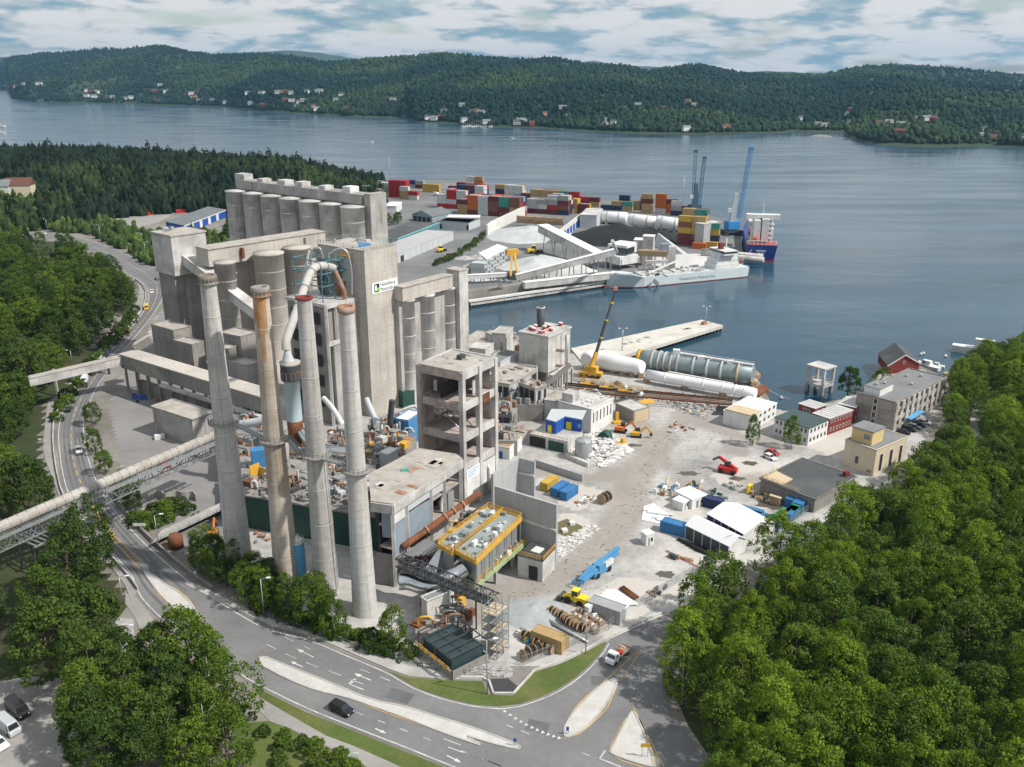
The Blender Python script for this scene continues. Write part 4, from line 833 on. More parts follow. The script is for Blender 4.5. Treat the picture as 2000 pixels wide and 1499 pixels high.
m.lathe(b0,[(2.82,z1-2.7),(2.9,z1-2.6),(2.9,z1-2.5)],30);m.build('grating',rust_l,t)
tp=PD(633,519,268);pts=smooth_line([tp+V(1.5,6,-2),tp,PD(612,522,264),PD(600,545,258),PD(585,590,250),PD(566,645,243),PD(558,668,240.5),V(c.x-.8,c.y,z1+3.5)],2)
t=thing('downcomer_duct','thick pale bent duct falling from the preheater top behind the second stack','duct',V(c.x,c.y,z1));MB().tube(pts,1.2,18).build('pipe',mat('pale_duct',(.44,.43,.41),.75,.1,.4,(.42,.40,.37),.5),t)
MB().lathe(V(c.x-.5,c.y,0),[(.75,z1+3.6),(.9,z1+3),(1.7,z1+.3)],20).build('cone',palecl,t)
for i in(5,8,11,15,18):
 if i+1<len(pts):u_=(pts[i+1]-pts[i]).normalized();MB().tube([pts[i]-u_*.2,pts[i]+u_*.2],1.36,18).build('flange',steel,t)
r=quad('H',(278,548),(55,470),(548,478),41);c=sum(r,V(0,0,0))/4
t=thing('preheater_tower','concrete preheater tower with open steel and ducts on top, behind the third and fourth stacks','tower',V(c.x,c.y,0))
MB().prism([at(r,.02,.03,0),at(r,.98,.03,0),at(r,.98,.97,0),at(r,.02,.97,0)],0,40).build('wall',conc_d,t);MB().prism(r,40,41).build('deck',conc_l,t)
for i in range(5):f=i/4;m=MB();p=at(r,f,-.02,0);m.beam(p,V(p.x,p.y,41),.9 if i in(0,4)else.6);m.build('column',conc_l,t)
for z_ in(28,40.4):MB().beam(at(r,0,-.02,z_),at(r,1,-.02,z_),.8,1.4).build('beam',conc_l,t)
MB().prism([at(r,.1,-.06,0),at(r,.55,-.06,0),at(r,.55,.05,0),at(r,.1,.05,0)],0,27).build('shaft_wall',conc,t)
MB().prism([at(r,.6,-.05,0),at(r,.98,-.05,0),at(r,.98,.05,0),at(r,.6,.05,0)],0,40).build('lift_shaft',conc,t)
for i in range(5):
 z_=6+i*7;m=MB();p,p2=at(r,-.02,.15,0),at(r,-.02,.85,0);m.hexa([V(p.x-.1,p.y,z_),V(p2.x-.1,p2.y,z_),V(p2.x+.1,p2.y,z_),V(p.x+.1,p.y,z_)],[V(p.x-.1,p.y,z_+4),V(p2.x-.1,p2.y,z_+4),V(p2.x+.1,p2.y,z_+4),V(p.x+.1,p.y,z_+4)]);m.build('opening',void,t)
MB().rail([V(p.x,p.y,41)for p in(r[3],r[0],r[1])],1.1,.07,2).build('railing',galv,t)
m=MB()
for s_ in(.12,.45,.9):
 for q_ in(.15,.85):
  p=at(r,s_,q_,41);m.beam(p,V(p.x,p.y,54),.35)
for z_ in(46,50,54):
 for q_ in(.15,.85):m.beam(at(r,.12,q_,z_),at(r,.9,q_,z_),.3)
 for s_ in(.12,.45,.9):m.beam(at(r,s_,.15,z_),at(r,s_,.85,z_),.3)
m.build('steel_frame',teal,t)
p=at(r,.62,.05,0);cc=at(r,.72,.35,0);u=(r[1]-r[0]).normalized();rz=math.atan2(u.y,u.x)
f_=PD(685,530,cc.y);o=thing('bag_filter','pale green louvred filter box on thin legs beside the sign tower','filter',V(f_.x,f_.y,41))
MB().box(V(f_.x,f_.y,46),4.2,4.2,8.2,rz).build('casing',mat('pale_green_sheet',(.36,.45,.43),.6,.06,.4),o)
for k in range(8):MB().box(V(f_.x,f_.y,46.4+k),4.4,4.4,.25,rz).build('louvre',palecl,o)
m=MB()
for sx in(-1,1):
 for sy in(-1,1):
  v=Matrix.Rotation(rz,3,'Z')@V(sx*1.9,sy*1.9,0);m.beam(V(f_.x,f_.y,41)+v,V(f_.x,f_.y,46.2)+v,.22)
m.build('leg',galv,o);MB().lathe(V(f_.x,f_.y,0),[(.4,42.5),(2.3,46)],8).build('hopper',palecl,o);MB().box(V(f_.x,f_.y,54.2),4.8,4.8,.4,rz).build('top_deck',yellow,o);m=MB();v=Matrix.Rotation(rz,3,'Z');m.rail([V(f_.x,f_.y,54.6)+v@V(a_*2.3,b_*2.3,0)for a_,b_ in((-1,-1),(1,-1),(1,1),(-1,1),(-1,-1))],1.1,.08,1.2);m.build('railing',yellow,o)
def arch(pts,r_,mt,lab,nm='duct'):MB().tube(smooth_line([Vector(p)for p in pts],3),r_,10).build(nm,mt,label=lab,cat='pipe')
dd=cc.y
arch([PD(x,y,dd-4)for x,y in((608,520),(607,495),(613,484),(625,484),(629,495),(630,505))],.28,galv,'small looped grey pipe at the top left of the preheater tower','vent_pipe');arch([PD(x,y,dd-5)for x,y in((643,498),(655,488),(668,485),(678,492),(682,505),(687,530),(687,575))],.38,galv,'tall arched pipe looping over the bag filter','arched_pipe')
arch([PD(x,y,dd-6)for x,y in((648,518),(655,532),(664,550),(671,567),(673,575),(673,590))],.75,rust_l,'rusty brown sloping duct falling into the fourth stack area','rusty_duct')
arch([PD(x,y,dd-2)for x,y in((598,560),(598,525),(600,505),(604,490))],.4,white,'white pipe rising at the left edge of the preheater tower','riser_pipe')
m=MB()
for(x0,y0),(x1,y1)in(((622,507),(668,510)),((630,500),(640,545)),((642,495),(642,575)),((622,530),(660,520)),((655,500),(668,535)),((625,545),(650,575))):m.tube([PD(x0,y0,dd),PD(x1,y1,dd-2)],.35,8)
m.build('process_piping',teal,label='tangle of teal process pipes on top of the preheater tower',cat='piping')
for x,y,rr,h_,mt,lab in((630,565,1.6,11,steel_d,'dark cyclone drum under the bent duct'),(638,570,1.1,8,teal,'slim teal vessel beside the dark cyclone drum'),(660,560,1.5,9,rust_l,'brown vessel under the rusty duct')):
 p=PD(x,y,dd);MB().lathe(V(p.x,p.y,41),[(.4,0),(rr,3),(rr,h_),(rr*.5,h_+.7),(0,h_+.8)],16).build('cyclone_vessel',mt,label=lab,cat='vessel')
r=quad('b',(1207,402),(300,262),(1843,268),56.8);c=sum(r,V(0,0,0))/4
t=thing('sign_tower','tall smooth beige tower carrying the company sign','tower',V(c.x,c.y,0));MB().prism(r,0,56.2).build('wall',conc_w,t);MB().prism(r,56.2,56.8).build('roof',dirty_roof,t)
MB().rail([V(p.x,p.y,56.8)for p in(r[3],r[0],r[1],r[2],r[3])],1.3,.09,1.5).build('railing',galv,t)
MB().box(V(*at(r,.4,.3,56.8)),5,2.2,.6,math.atan2((r[1]-r[0]).y,(r[1]-r[0]).x)).build('roof_hatch',blue_m,t)
a,b2=r[0],r[1];L_=(b2-a).length;nf=V((b2-a).y,-(b2-a).x,0).normalized();uf=(b2-a).normalized()
zs0,zs1=ZT(lerp(a,b2,.2),575.5),ZT(lerp(a,b2,.2),554)
sg=MB();wallbox(sg,a,b2,.17,.965,zs0,zs1,.15,.05);so=sg.build('sign_board',whiteS,t)
def onface(s,z,off=.22):return V(*(a+(b2-a)*s+nf*off)[:2],z)
zc=(zs0+zs1)/2;hh=(zs1-zs0)
def patch(name,s0,s1,z0,z1,mt,off,rr=.0):
 pts=[];
 for cx_,cz_,a0 in((s1-rr,z1-rr*L_,0),(s0+rr,z1-rr*L_,90),(s0+rr,z0+rr*L_,180),(s1-rr,z0+rr*L_,270)):
  for k in range(4):an=R(a0+k*30);pts.append(onface(cx_+rr*math.cos(an),cz_+rr*L_*math.sin(an),off))
 MB().poly(pts).build(name,mt,so)
lg=mat('logo_dark',(.01,.03,.025),.6,0);lg2=mat('logo_green',(.22,.62,.06),.6,0)
patch('logo',.235,.395,zc-hh*.38,zc+hh*.38,lg,.21,.03);patch('logo_bar',.26,.315,zc-hh*.26,zc+hh*.27,whiteS,.215,.012);patch('logo_leaf',.325,.385,zc-hh*.30,zc+hh*.02,lg2,.215,.015);
def text(s,word,size,org,ux,uz,mt,par,name='lettering'):
 cu=bpy.data.curves.new(name,'FONT');cu.body=word;cu.size=size;cu.extrude=.01;o=bpy.data.objects.new(name,cu);COL.objects.link(o);dg=bpy.context.evaluated_depsgraph_get();me=bpy.data.meshes.new_from_object(o.evaluated_get(dg));bpy.data.objects.remove(o)
 ny=uz.cross(ux)*-1;M4=Matrix((ux,uz,ux.cross(uz))).transposed();o0=ORG[par.name]
 for v_ in me.vertices:v_.co=M4@v_.co+org-o0
 me.materials.clear();me.materials.append(mt);o=bpy.data.objects.new(name,me);COL.objects.link(o);o.parent=par;return o
text(0,'Heidelberg',hh*.44,onface(.425,zc+hh*.06),uf,V(0,0,1),lg,so);text(0,'Materials',hh*.44,onface(.425,zc-hh*.38),uf,V(0,0,1),lg,so)
t=thing('clinker_silos','three slim concrete silos under a gallery with a square tower, right of the sign tower','silo',P(860,690))
for x,y,rr in((868,512,62),(1010,475,66),(1163,425,64)):
 c=W('H',x,y,38);sc=FOC/(c.y*CP+72*SP);silo(t,V(c.x,c.y+2,0),rr*.26684/sc,38,conc_l)
r=quad('H',(1262,298),(1200,275),(1326,282),44);MB().prism(r,0,43.6).build('tower',conc_l,t);MB().prism(inset(r,-.3),43.6,44.1).build('tower_roof',dirty_roof,t)
g0,g1=W('H',846,420,43),W('H',1215,325,43);d=(g1-g0);nn=V(-d.y,d.x,0).normalized();MB().prism([g0,g1,g1+nn*4,g0+nn*4],38.2,42.8).build('gallery',conc_w,t);MB().prism([g0-nn*.3,g1-nn*.3,g1+nn*4.3,g0+nn*4.3],42.8,43.1).build('gallery_roof',dirty_roof,t)
MB().prism([g0+nn*2,g1+nn*2,g1+nn*5,g0+nn*5],0,38).build('rear_wall',conc,t)
building('green_hall','mint green sheet metal building between the sign tower and the ruined frame','building',quad('H',(938,1012),(840,985),(990,985),13),0,13,green_p,conc_l,.2)
MB().prism([p for p in quad('H',(850,1190),(790,1180),(935,1170),6)],0,6).build('green_recess_block',green_d,label='dark green shaded recess at the foot of the mint green building',cat='building')  # solid block; the shade of the recess is put into its dark green
# ================================================================ RUINED FRAME AND FRONT WORKS
r=quad('c',(1015,405),(350,250),(1547,157),39);c=sum(r,V(0,0,0))/4
t=thing('ruined_building','stripped four-storey concrete frame building with open floors','building',V(c.x,c.y,0));U_=(r[1]-r[0]).normalized();rzf=math.atan2(U_.y,U_.x)
LV=[13.2,21.6,30.2,39.0]
for z_ in LV:
 MB().prism(inset(r,.15),z_-.5,z_ if z_<38 else z_+.05).build('floor_slab',conc_p if z_<38 else dirty_roof,t)
 dep=2.0 if z_<38 else 2.4
 for a_,b_ in((r[0],r[1]),(r[0],r[3]),(r[1],r[2]),(r[3],r[2])):
  MB().beam(V(a_.x,a_.y,z_-dep/2+.3),V(b_.x,b_.y,z_-dep/2+.3),.7,dep).build('edge_beam',conc_p if(a_-r[0]).length<.1 and(b_-r[3]).length<.1 else conc_l,t)
for s_,q_ in((0,0),(.5,0),(1,0),(0,1),(1,1),(1,.5),(.5,1),(0,.55)):
 p=at(r,s_,q_,0)
 if(s_,q_)==(0,.55):continue
 MB().box(V(p.x,p.y,0),1.3,1.3,39.0,rzf).build('column',conc_l if q_==0 else conc_p,t)
p0,p1=at(r,.03,1,0),at(r,1,1,0)
for z0_,z1_ in((13.2,20),(21.6,28.6),(30.2,37)):wallbox(MB(),p0,p1,0,1,z0_,z1_,.3,-.5).build('back_wall',conc_p,t)
p0,p1=at(r,1,.08,0),at(r,1,.95,0);wallbox(MB(),p0,p1,.0,1,30.2,37,.3,-.9).build('side_wall',conc_p,t);wallbox(MB(),p0,p1,.0,1,13.3,28.6,.3,-.9).build('side_wall',conc_p,t)
for s0_,s1_,z0_,z1_,mt_,nm in((.05,.14,31,33.6,yellow_b,'yellow_door'),(.53,.78,30.4,34.4,palecl,'cabin_panel'),(.58,.78,28.2,30.6,rusty,'rust_patch')):wallbox(MB(),r[0],r[1],s0_,s1_,z0_,z1_,.25,-2.5 if nm=='cabin_panel' else(.38 if nm=='rust_patch' else-1.6)).build(nm,mt_,t)
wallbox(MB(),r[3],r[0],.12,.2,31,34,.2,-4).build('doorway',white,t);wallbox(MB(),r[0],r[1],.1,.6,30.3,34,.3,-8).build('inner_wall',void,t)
m=MB();rq=random.Random(4)
for i in range(26):p=lerp(r[3],r[0],rq.uniform(.4,.85))+V(rq.uniform(-1,1),rq.uniform(-1.5,.6),0);m.box(V(p.x,p.y,rq.uniform(26.8,29.5)),rq.uniform(.3,1.6),rq.uniform(.3,1.2),rq.uniform(.2,.6),rq.random()*3)
m.build('broken_slab',conc_p,t)
for i in range(2):pp=at(r,.15+.3*i,.1,22);MB().tube([pp+V(-6,5,4),pp+V(0,0,-.2)],.18,6).build('loose_pipe',galv,t)
MB().box(V(*at(r,.62,.5,39.05)),2.2,1.4,1.2,rzf).build('roof_vent',steel_d,t)
for i in range(7):pp=at(r,rq.uniform(.2,.95),rq.uniform(.1,.9),39.06);MB().box(pp,rq.uniform(.5,2),rq.uniform(.5,2),.15,rq.random()).build('roof_debris',rubble_m,t)
MB().prism([at(r,.05,.05,0),at(r,.95,.05,0),at(r,.95,.95,0),at(r,.05,.95,0)],0,12.5).build('plinth_wall',conc,t)
for s0_,s1_ in((.05,.47),(.53,.96)):wallbox(MB(),r[0],r[1],s0_,s1_,3.5 if s0_<.1 else 5,11.2,.2,.25).build('white_panel',white,t)
bn=MB();wallbox(bn,r[0],r[1],.04,.44,9.0,11.9,.12,.5);bo=bn.build('banner',whiteS,t)
nf2=V(U_.y,-U_.x,0)
for k in range(3):wallbox(MB(),r[0],r[1],.07,.40-.06*k,11.2-k*.75,11.5-k*.75,.02,.63).build('banner_line',mat('banner_ink',(.25,.42,.62),.7,0),bo)
pp=lerp(r[0],r[1],.72)+nf2*.9;MB().tube([V(pp.x,pp.y,2.5),V(pp.x,pp.y,8.8),V(pp.x-.6,pp.y+.3,9.6)],.45,10).build('vent_pipe',white,t)
rp=WL('N',[(325,690),(835,358),(790,325),(515,282),(300,395),(150,470),(165,668)],21);c=sum(rp,V(0,0,0))/7
t=thing('slab_roof_building','long open sided building with a dusty flat slab roof beside the fourth stack','building',V(c.x,c.y,0))
MB().prism(rp,20.2,21).build('roof',dirty_roof,t);A_,B_=rp[0],rp[1];u2=(B_-A_);n2=V(-u2.y,u2.x,0).normalized()
for a_,b_ in((rp[0],rp[1]),(rp[6],rp[0])):MB().beam(V(a_.x,a_.y,19.6),V(b_.x,b_.y,19.6),.7,2.2).build('edge_beam',conc_l,t)
for f in(.005,.19,.53,.73,.985):p=A_+u2*f+n2*.3;MB().beam(V(p.x,p.y,0),V(p.x,p.y,19),.8).build('column',conc_l,t)
for s0_,s1_,z0_,z1_,mt_ in((.02,.17,15.5,18.5,white),(.2,.52,16.3,18.5,palecl),(.54,.72,15.8,18.5,palecl),(.2,.51,8.8,15.6,bluegrey),(.03,.17,7.0,15.2,bluegrey),(.56,.98,4.0,8.2,conc),(.02,.5,3,6.5,conc_d)):wallbox(MB(),A_,B_,s0_,s1_,z0_,z1_,.25,-.6).build('wall_panel',mt_,t)
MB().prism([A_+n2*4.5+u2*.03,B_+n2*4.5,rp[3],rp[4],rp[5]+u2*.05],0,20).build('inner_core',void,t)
for z_ in(4,9,14.5):MB().prism([A_+n2*.5+u2*.01,B_+n2*.5,B_+n2*4.4,A_+n2*4.4+u2*.01],z_,z_+.35).build('floor_slab',conc_p,t)
wallbox(MB(),rp[6],rp[0],.1,.9,0,8,.4,-.5).build('end_wall',conc_d,t);wallbox(MB(),rp[6],rp[0],.4,.95,12,18.3,.2,-.8).build('end_panel',bluegrey,t)
for i in range(11):
 f,g_=rq.uniform(.08,.9),rq.uniform(1,9);p=A_+u2*f+n2*g_
 if inside(p,rp):MB().box(V(p.x,p.y,21.01),rq.uniform(1,4.5),rq.uniform(.8,3),.12,rzf).build('roof_sheet',[conc_p,dirty_roof,rust_l,conc_l][i%4],t)
p=A_+u2*.55+n2*8;MB().box(V(p.x,p.y,21.02),1.8,.9,.25,.3).build('green_tarp',mat('green_tarp',(.02,.34,.24),.6),t)
duct_b=A_+u2*.82+n2*1.2;m=MB();m.box(V(duct_b.x,duct_b.y,9),2.4,2.2,5,rzf);m.build('machine',galv,t);MB().tube(smooth_line([V(duct_b.x-1.5,duct_b.y-1.2,8.5),V(duct_b.x-1.5,duct_b.y-1.2,12.5),V(duct_b.x,duct_b.y-.6,13.6)],2),.45,10).build('pipe',white,t)
MB().tube([W('N',395,1010,9),W('N',430,985,9.3),W('N',960,610,15.5)],.75,14).build('rust_pipeline',rusty,label='long rusty brown pipe sloping along the front of the slab roofed building',cat='pipe')
m=MB()
for f in(.25,.5,.62,.75):a_,b_=W('N',430,985,9.3),W('N',960,610,15.5);p=lerp(a_,b_,f);m.tube([p,p+(b_-a_).normalized()*.5],.95,14)
m.build('pipe_flange',rust_l,label='bolted flanges along the rusty brown pipe',cat='flange')
MB().lathe(W('N',360,1030,2),[(0,0),(2.2,.2),(2.2,4.2),(1.4,5),(.8,7.2)],18).build('rusty_fan_housing',rusty,label='round rusty fan housing at the lower end of the brown pipe',cat='fan')
a_,b_=W('M',405,1010,14),W('M',610,990,14);e_=W('M',1155,1110,14)
t=thing('mill_building','dark green sheet clad mill building with rubble covered roof behind the stacks','building',P(600,1090))
d0=205.0;c1,c2,c3=PD(478,968,d0),PD(588,965,d0+6),PD(690,985,d0-2);MB().prism([c1,PD(735,1000,d0-12),PD(735,930,d0+18),PD(470,930,d0+24)],0,min(c1.z,12)).build('wall',green_d,t)
zr=min(c1.z,12);MB().prism([c1+V(-.5,-.5,0),PD(735,1000,d0-12)+V(.3,-.5,0),PD(735,930,d0+18),PD(470,930,d0+24)],zr,zr+.4).build('roof',conc_d,t)
m=MB()
for i in range(190):s_,q_=rq.random(),rq.random();p=lerp(lerp(c1,PD(735,1000,d0-12),s_),lerp(PD(470,930,d0+24),PD(735,930,d0+18),s_),q_);m.box(V(p.x,p.y,zr+.3),rq.uniform(.4,2.2),rq.uniform(.3,1.4),rq.uniform(.2,1.0),rq.random()*3)
tag(m.build('rubble',rubble_m,t),kind='stuff')
for k,mt_,h_ in(((505,905),blue_m,5.5),((690,862),blue_m,4)):
 p=PD(*k,222);MB().box(V(p.x,p.y,zr),3.4,3,h_,.4).build('machine',mt_,t)
p=PD(497,915,214);m=MB();m.box(V(p.x,p.y,zr),3,.25,4.5,.9);m.box(V(p.x+2.4,p.y,zr),.25,3,3.5,.9);m.build('yellow_guard',yellow,t)
MB().beam(PD(530,970,d0-3),V(*PD(530,970,d0-3)[:2],0),.7).build('column',conc,t)
def pipe(pts,r_,mt,lab,nm='duct',cat='pipe'):return MB().tube(smooth_line([Vector(p)for p in pts],2),r_,12).build(nm,mt,label=lab,cat=cat)
pipe([PD(632,778,246),PD(652,800,238),PD(670,832,228)],.75,white,'white sloping duct between the third and fourth stacks','white_duct')
pipe([PD(590,845,238),PD(606,870,232),PD(640,880,226),PD(690,885,222)],1.5,shiny,'wide silver duct crossing behind the third stack','silver_duct')
pipe([PD(716,780,262),PD(728,810,256),PD(740,830,250)],.9,palecl,'pale sloping chute at the foot of the sign tower','chute')
pipe([PD(762,830,250),PD(764,800,250),PD(766,782,250)],.9,steel_d,'dark short exhaust stub at the foot of the sign tower','exhaust_stub')
pipe([PD(770,808,245),PD(800,795,246),PD(812,793,247),PD(823,808,246)],.45,conc_l,'pale angled pipe beside the foot of the sign tower','bent_pipe')
pipe([PD(420,848,236),PD(440,835,234),PD(480,828,232),PD(520,822,231),PD(535,800,231)],1.2,palecl,'grey duct running behind the first two stacks','grey_duct')
t=building('blue_plant_room','dark blue cabin with white roof at the foot of the ruined frame','building',quad('H',(890,1395),(815,1365),(985,1330),9),0,9,blue_m,white,.2)
rqk=quad('N',(290,330),(270,290),(365,290),12);building('filter_cabin','small pale cabin on the machine deck behind the slab roof','cabin',rqk,6,12,palecl,white,.1)
t=thing('machine_deck','cluttered machine deck with yellow handrails behind the slab roof','platform',P(740,900));rr=quad('N',(190,350),(130,260),(500,220),6.5);MB().prism(rr,0,6.4).build('base',conc_d,t)
for i in range(34):
 p=at(rr,rq.random(),rq.random(),6.4);MB().box(p,rq.uniform(.6,3),rq.uniform(.5,2),rq.uniform(.4,2.2),rzf).build('machine_part',[steel,steel_d,galv,rust_l,conc_l,yellow][i%6],t)
m=MB();m.rail([at(rr,0,0,6.4),at(rr,1,0,6.4),at(rr,1,1,6.4)],1.1,.09,1.5);m.rail([at(rr,.5,1,6.4),at(rr,.5,0,6.4)],1.1,.09,1.5);m.build('railing',yellow,t)
dA=WL('N',[(760,1045),(1130,752),(1030,712),(655,985)],11);dB=WL('N',[(935,1112),(1270,792),(1140,748),(778,1030)],11);gP=WL('N',[(930,1285),(1348,925),(1240,860),(790,1190)],4.6)
t=thing('filter_platform','grey deck with yellow handrails above a pale green steel platform, beside the concrete walls','platform',sum(gP,V(0,0,0))/4-V(0,0,4.6))
deckm=mat('deck_grey_green',(.25,.29,.29),.8,.15,.5)
for i,dk in enumerate((dA,dB)):
 MB().prism(dk,10.5,11).build('deck',deckm,t)
 for a_,b_ in zip(dk,dk[1:]+dk[:1]):MB().beam(a_+V(0,0,-.35),b_+V(0,0,-.35),.3,.9).build('deck_beam',yellow,t)
 MB().rail([p+V(0,0,.05)for p in dk+dk[:1]],1.15,.1,1.4,(1.0,.55,.2)).build('railing',yellow,t)
 MB().prism([at(dk,.06,.12,0),at(dk,.94,.12,0),at(dk,.94,.88,0),at(dk,.06,.88,0)],5,10.5).build('filter_casing',galv,t)
 for k in range(20):p=at(dk,rq.uniform(.05,.95),rq.uniform(.12,.85),11);MB().box(p,rq.uniform(.3,1.6),rq.uniform(.3,1.2),rq.uniform(.2,1.3),rzf).build('deck_fitting',[galv,white,steel,palecl][k%4],t)
MB().prism(gP,4.0,4.6).build('steel_platform',steel,t)
for a_,b_ in zip(gP,gP[1:]+gP[:1]):MB().beam(a_+V(0,0,-.5),b_+V(0,0,-.5),.35,1.1).build('green_beam',green_l,t)
MB().rail([p for p in(gP[0],gP[1],gP[2])],1.1,.09,1.5).build('railing',yellow,t)
for k in range(26):p=at(gP,rq.random(),rq.uniform(.05,.35),4.6);MB().box(p,rq.uniform(.4,1.5),rq.uniform(.3,1),rq.uniform(.4,2.2),rzf).build('valve',[galv,steel_d,white,rust_l,green_l][k%5],t)
for s_ in(.05,.35,.65,.95):
 for q_ in(.06,.94):p=at(gP,s_,q_,0);MB().box(p,.7,.7,4.1,rzf).build('column',conc,t)
for k in range(7):p=at(dB,.02+k*.16,.02,0);MB().beam(V(p.x,p.y,4.6),V(p.x,p.y,10.4),.3).build('post',galv,t)
pipe([W('N',370,1260,5),W('N',450,1255,5),W('N',560,1300,4.5),W('N',660,1285,5),W('N',760,1225,6),W('N',850,1165,7)],1.9,shiny,'big shiny silver duct bending towards the yellow platform','silver_elbow')
for k,(x,y)in enumerate(((640,1120),(800,1165))):
 p=W('N',x,y,6.5);m=MB();v=Matrix.Rotation(rzf,3,'Z');base=[p+v@V(a_,b_,-1.5)for a_,b_ in((-2.2,-1.7),(2.2,-1.7),(2.2,1.7),(-2.2,1.7))];tip=[p+v@V(a_,b_,2.2)for a_,b_ in((1.4,-.5),(2.2,-.5),(2.2,.5),(1.4,.5))];m.hexa(base,tip);m.build('duct_hood',shiny,label='shiny pyramid duct hood, %s of the pair before the platform'%('left' if k==0 else 'right'),cat='duct')
for k in range(6):MB().beam(W('N',390+k*38,1085-k*4,7),W('N',590+k*18,960+k*10,7),.5,.4).build('cable_tray',galv,label='row of pale steel cable trays beside the duct hoods',cat='cable tray',group='cable trays')
t=thing('pipe_bridge','dark lattice pipe bridge running to the scaffold stair tower','bridge',W('N',700,1280));p0,p1=W('N',375,1105,9),W('N',1085,1400,9);MB().truss(p0,p1,2.2,2.2,16,.22).build('truss',steel_d,t);MB().beam(p0+V(0,0,-1),p1+V(0,0,-1),2.0,.2).build('walkway',steel_d,t)
for f in(.5,.8):p=lerp(p0,p1,f);MB().beam(V(p.x,p.y,0),p-V(0,0,1),.35).build('post',steel_d,t)
def scaffold(par,c,sx,sy,h,rz,lifts):
 v=Matrix.Rotation(rz,3,'Z');m=MB();k=int(h/2);nx,ny=lifts
 P3=lambda i,j,z:c+v@V(-sx/2+sx*i/nx,-sy/2+sy*j/ny,z)
 for i in range(nx+1):
  for j in range(ny+1):m.beam(P3(i,j,0),P3(i,j,h+1),.15)
 for z in range(k+1):
  for i in range(nx+1):m.beam(P3(i,0,z*2),P3(i,ny,z*2),.12);m.beam(P3(i,0,z*2+1),P3(i,ny,z*2+1),.1)
  for j in range(ny+1):m.beam(P3(0,j,z*2),P3(nx,j,z*2),.12);m.beam(P3(0,j,z*2+1),P3(nx,j,z*2+1),.1)
  if z<k:m.beam(P3(0,0,z*2),P3(nx,0,z*2+2),.07);m.beam(P3(nx,0,z*2),P3(nx,ny,z*2+2),.07);m.beam(P3(0,ny,z*2),P3(0,0,z*2+2),.07)
 m.build('tube_frame',galv,par)
 for z in range(1,k+1):p=c+V(0,0,z*2-.06);MB().box(p,sx*.9,sy*.9,.1,rz).build('deck',wood_p if z%2 else galv,par)
 for z in range(k):MB().beam(P3(0,ny*.5,z*2),P3(nx,ny*.5,z*2+2),.7,.12).build('stair_flight',galv,par)
sc_c=W('S',1745,690);t=thing('scaffold_stair','tall bright scaffold stair tower at the corner by the junction','scaffold',sc_c);hsc=ZT(sc_c,q('S',0,310)[1]);scaffold(t,sc_c,4.6,3.4,hsc-1,rzf,(2,2))
building('roadside_shed','grey concrete shed with a white notice board behind the hedge','building',quad('S',(1265,530-190),(1200,320),(1420,275),7),0,7,conc_l,grey_roof,.2)
r=quad('S',(1440,735),(1270,520),(1690,610),5);t=thing('coal_hopper','dark open hopper with steel roof ribs beside the scaffold stair','hopper',sum(r,V(0,0,0))/4-V(0,0,5))
for a_,b_ in zip(r,r[1:]+r[:1]):MB().beam(V(a_.x,a_.y,.9),V(b_.x,b_.y,.9),.4,1.8).build('wall',conc_d,t)
MB().prism(inset(r,1),.05,3.6).build('bin',mat('dark_teal_cover',(.03,.055,.06),.5,.2,.5),t)
for i in range(6):f=i/5;MB().beam(at(r,0,f,5),at(r,1,f,5),.2).build('roof_rib',steel_d,t)
for f in(0,.5,1):MB().beam(at(r,f,0,5),at(r,f,1,5),.18).build('purlin',steel_d,t)
for s_ in(0,1):
 for q_ in(0,.5,1):p=at(r,s_,q_,0);MB().beam(p,V(p.x,p.y,5),.25).build('post',steel_d,t)
MB().rail([at(r,-.08,1,2),at(r,-.08,0,2)],1.1,.12,1.5).build('railing',yellow,t)
b=W('S',382,215);h=ZT(b,q('M',0,1345)[1]);t=thing('blue_tank','tall sky blue cylindrical tank with white domed top between two stacks','tank',b);r_=49*.27957/(FOC/(b.y*CP+105*SP));MB().lathe(b,[(r_,.8),(r_,h)],28).build('shell',blue_s,t);MB().lathe(b,[(r_,h),(r_*.8,h+.7),(r_*.35,h+1.1),(r_*.3,h+2)],28).build('dome',white,t);MB().rail([b+V(math.cos(a_)*r_,math.sin(a_)*r_,h)for a_ in np.linspace(0,6.283,13)],1,.06,2).build('railing',galv,t);MB().box(b,5.5,5.5,.9,.5).build('plinth',conc,t)
b=W('S',165,215);t=thing('small_silo','short galvanised round silo with conical lid near the hedge','silo',b);MB().lathe(b,[(1.7,0),(1.7,5),(0,6.2)],18).build('shell',galv,t)
building('guard_block','small concrete block with sloping lid beside the first stack base','building',quad('M',(480,1520),(420,1490),(560,1470),4),0,4,conc,dirty_roof,.1)
def cwall(lab,a,b,z1,th=.7,cap=True):
 t=thing('concrete_wall',lab,'wall',V(a.x,a.y,0),'new concrete walls');d=(b-a);d.z=0;L=d.length;n=V(-d.y,d.x,0).normalized()*th
 nP=max(1,round(L/4.5))
 for i in range(nP):
  p,q_=a+d*(i/nP),a+d*((i+1)/nP)-d.normalized()*.05;MB().prism([p,q_,q_+n,p+n],0,z1).build('wall_panel',conc_n,t)
 if cap:m=MB();wallbox(m,a,b,0,1,z1*.58,z1*.58+.5,.5,.0);m.build('ledge',conc_l,t)
 return t
cwall('big fresh grey concrete wall right of the yellow platform',W('N',1070,562,16),W('N',1527,702,16),16)
cwall('pale concrete wall side running back beside the ruined frame',W('N',1062,478,10.5),W('N',1250,357,10.5),10.5,cap=False);cwall('short return wall standing across the yard behind the long wall',W('N',1250,357,10.5),W('N',1365,385,10.5),10.5)
a_=W('O',165,230);b_=W('O',515,345);t=cwall('low concrete kerb wall behind the yellow and blue containers',a_,b_,2.2,.5,False)
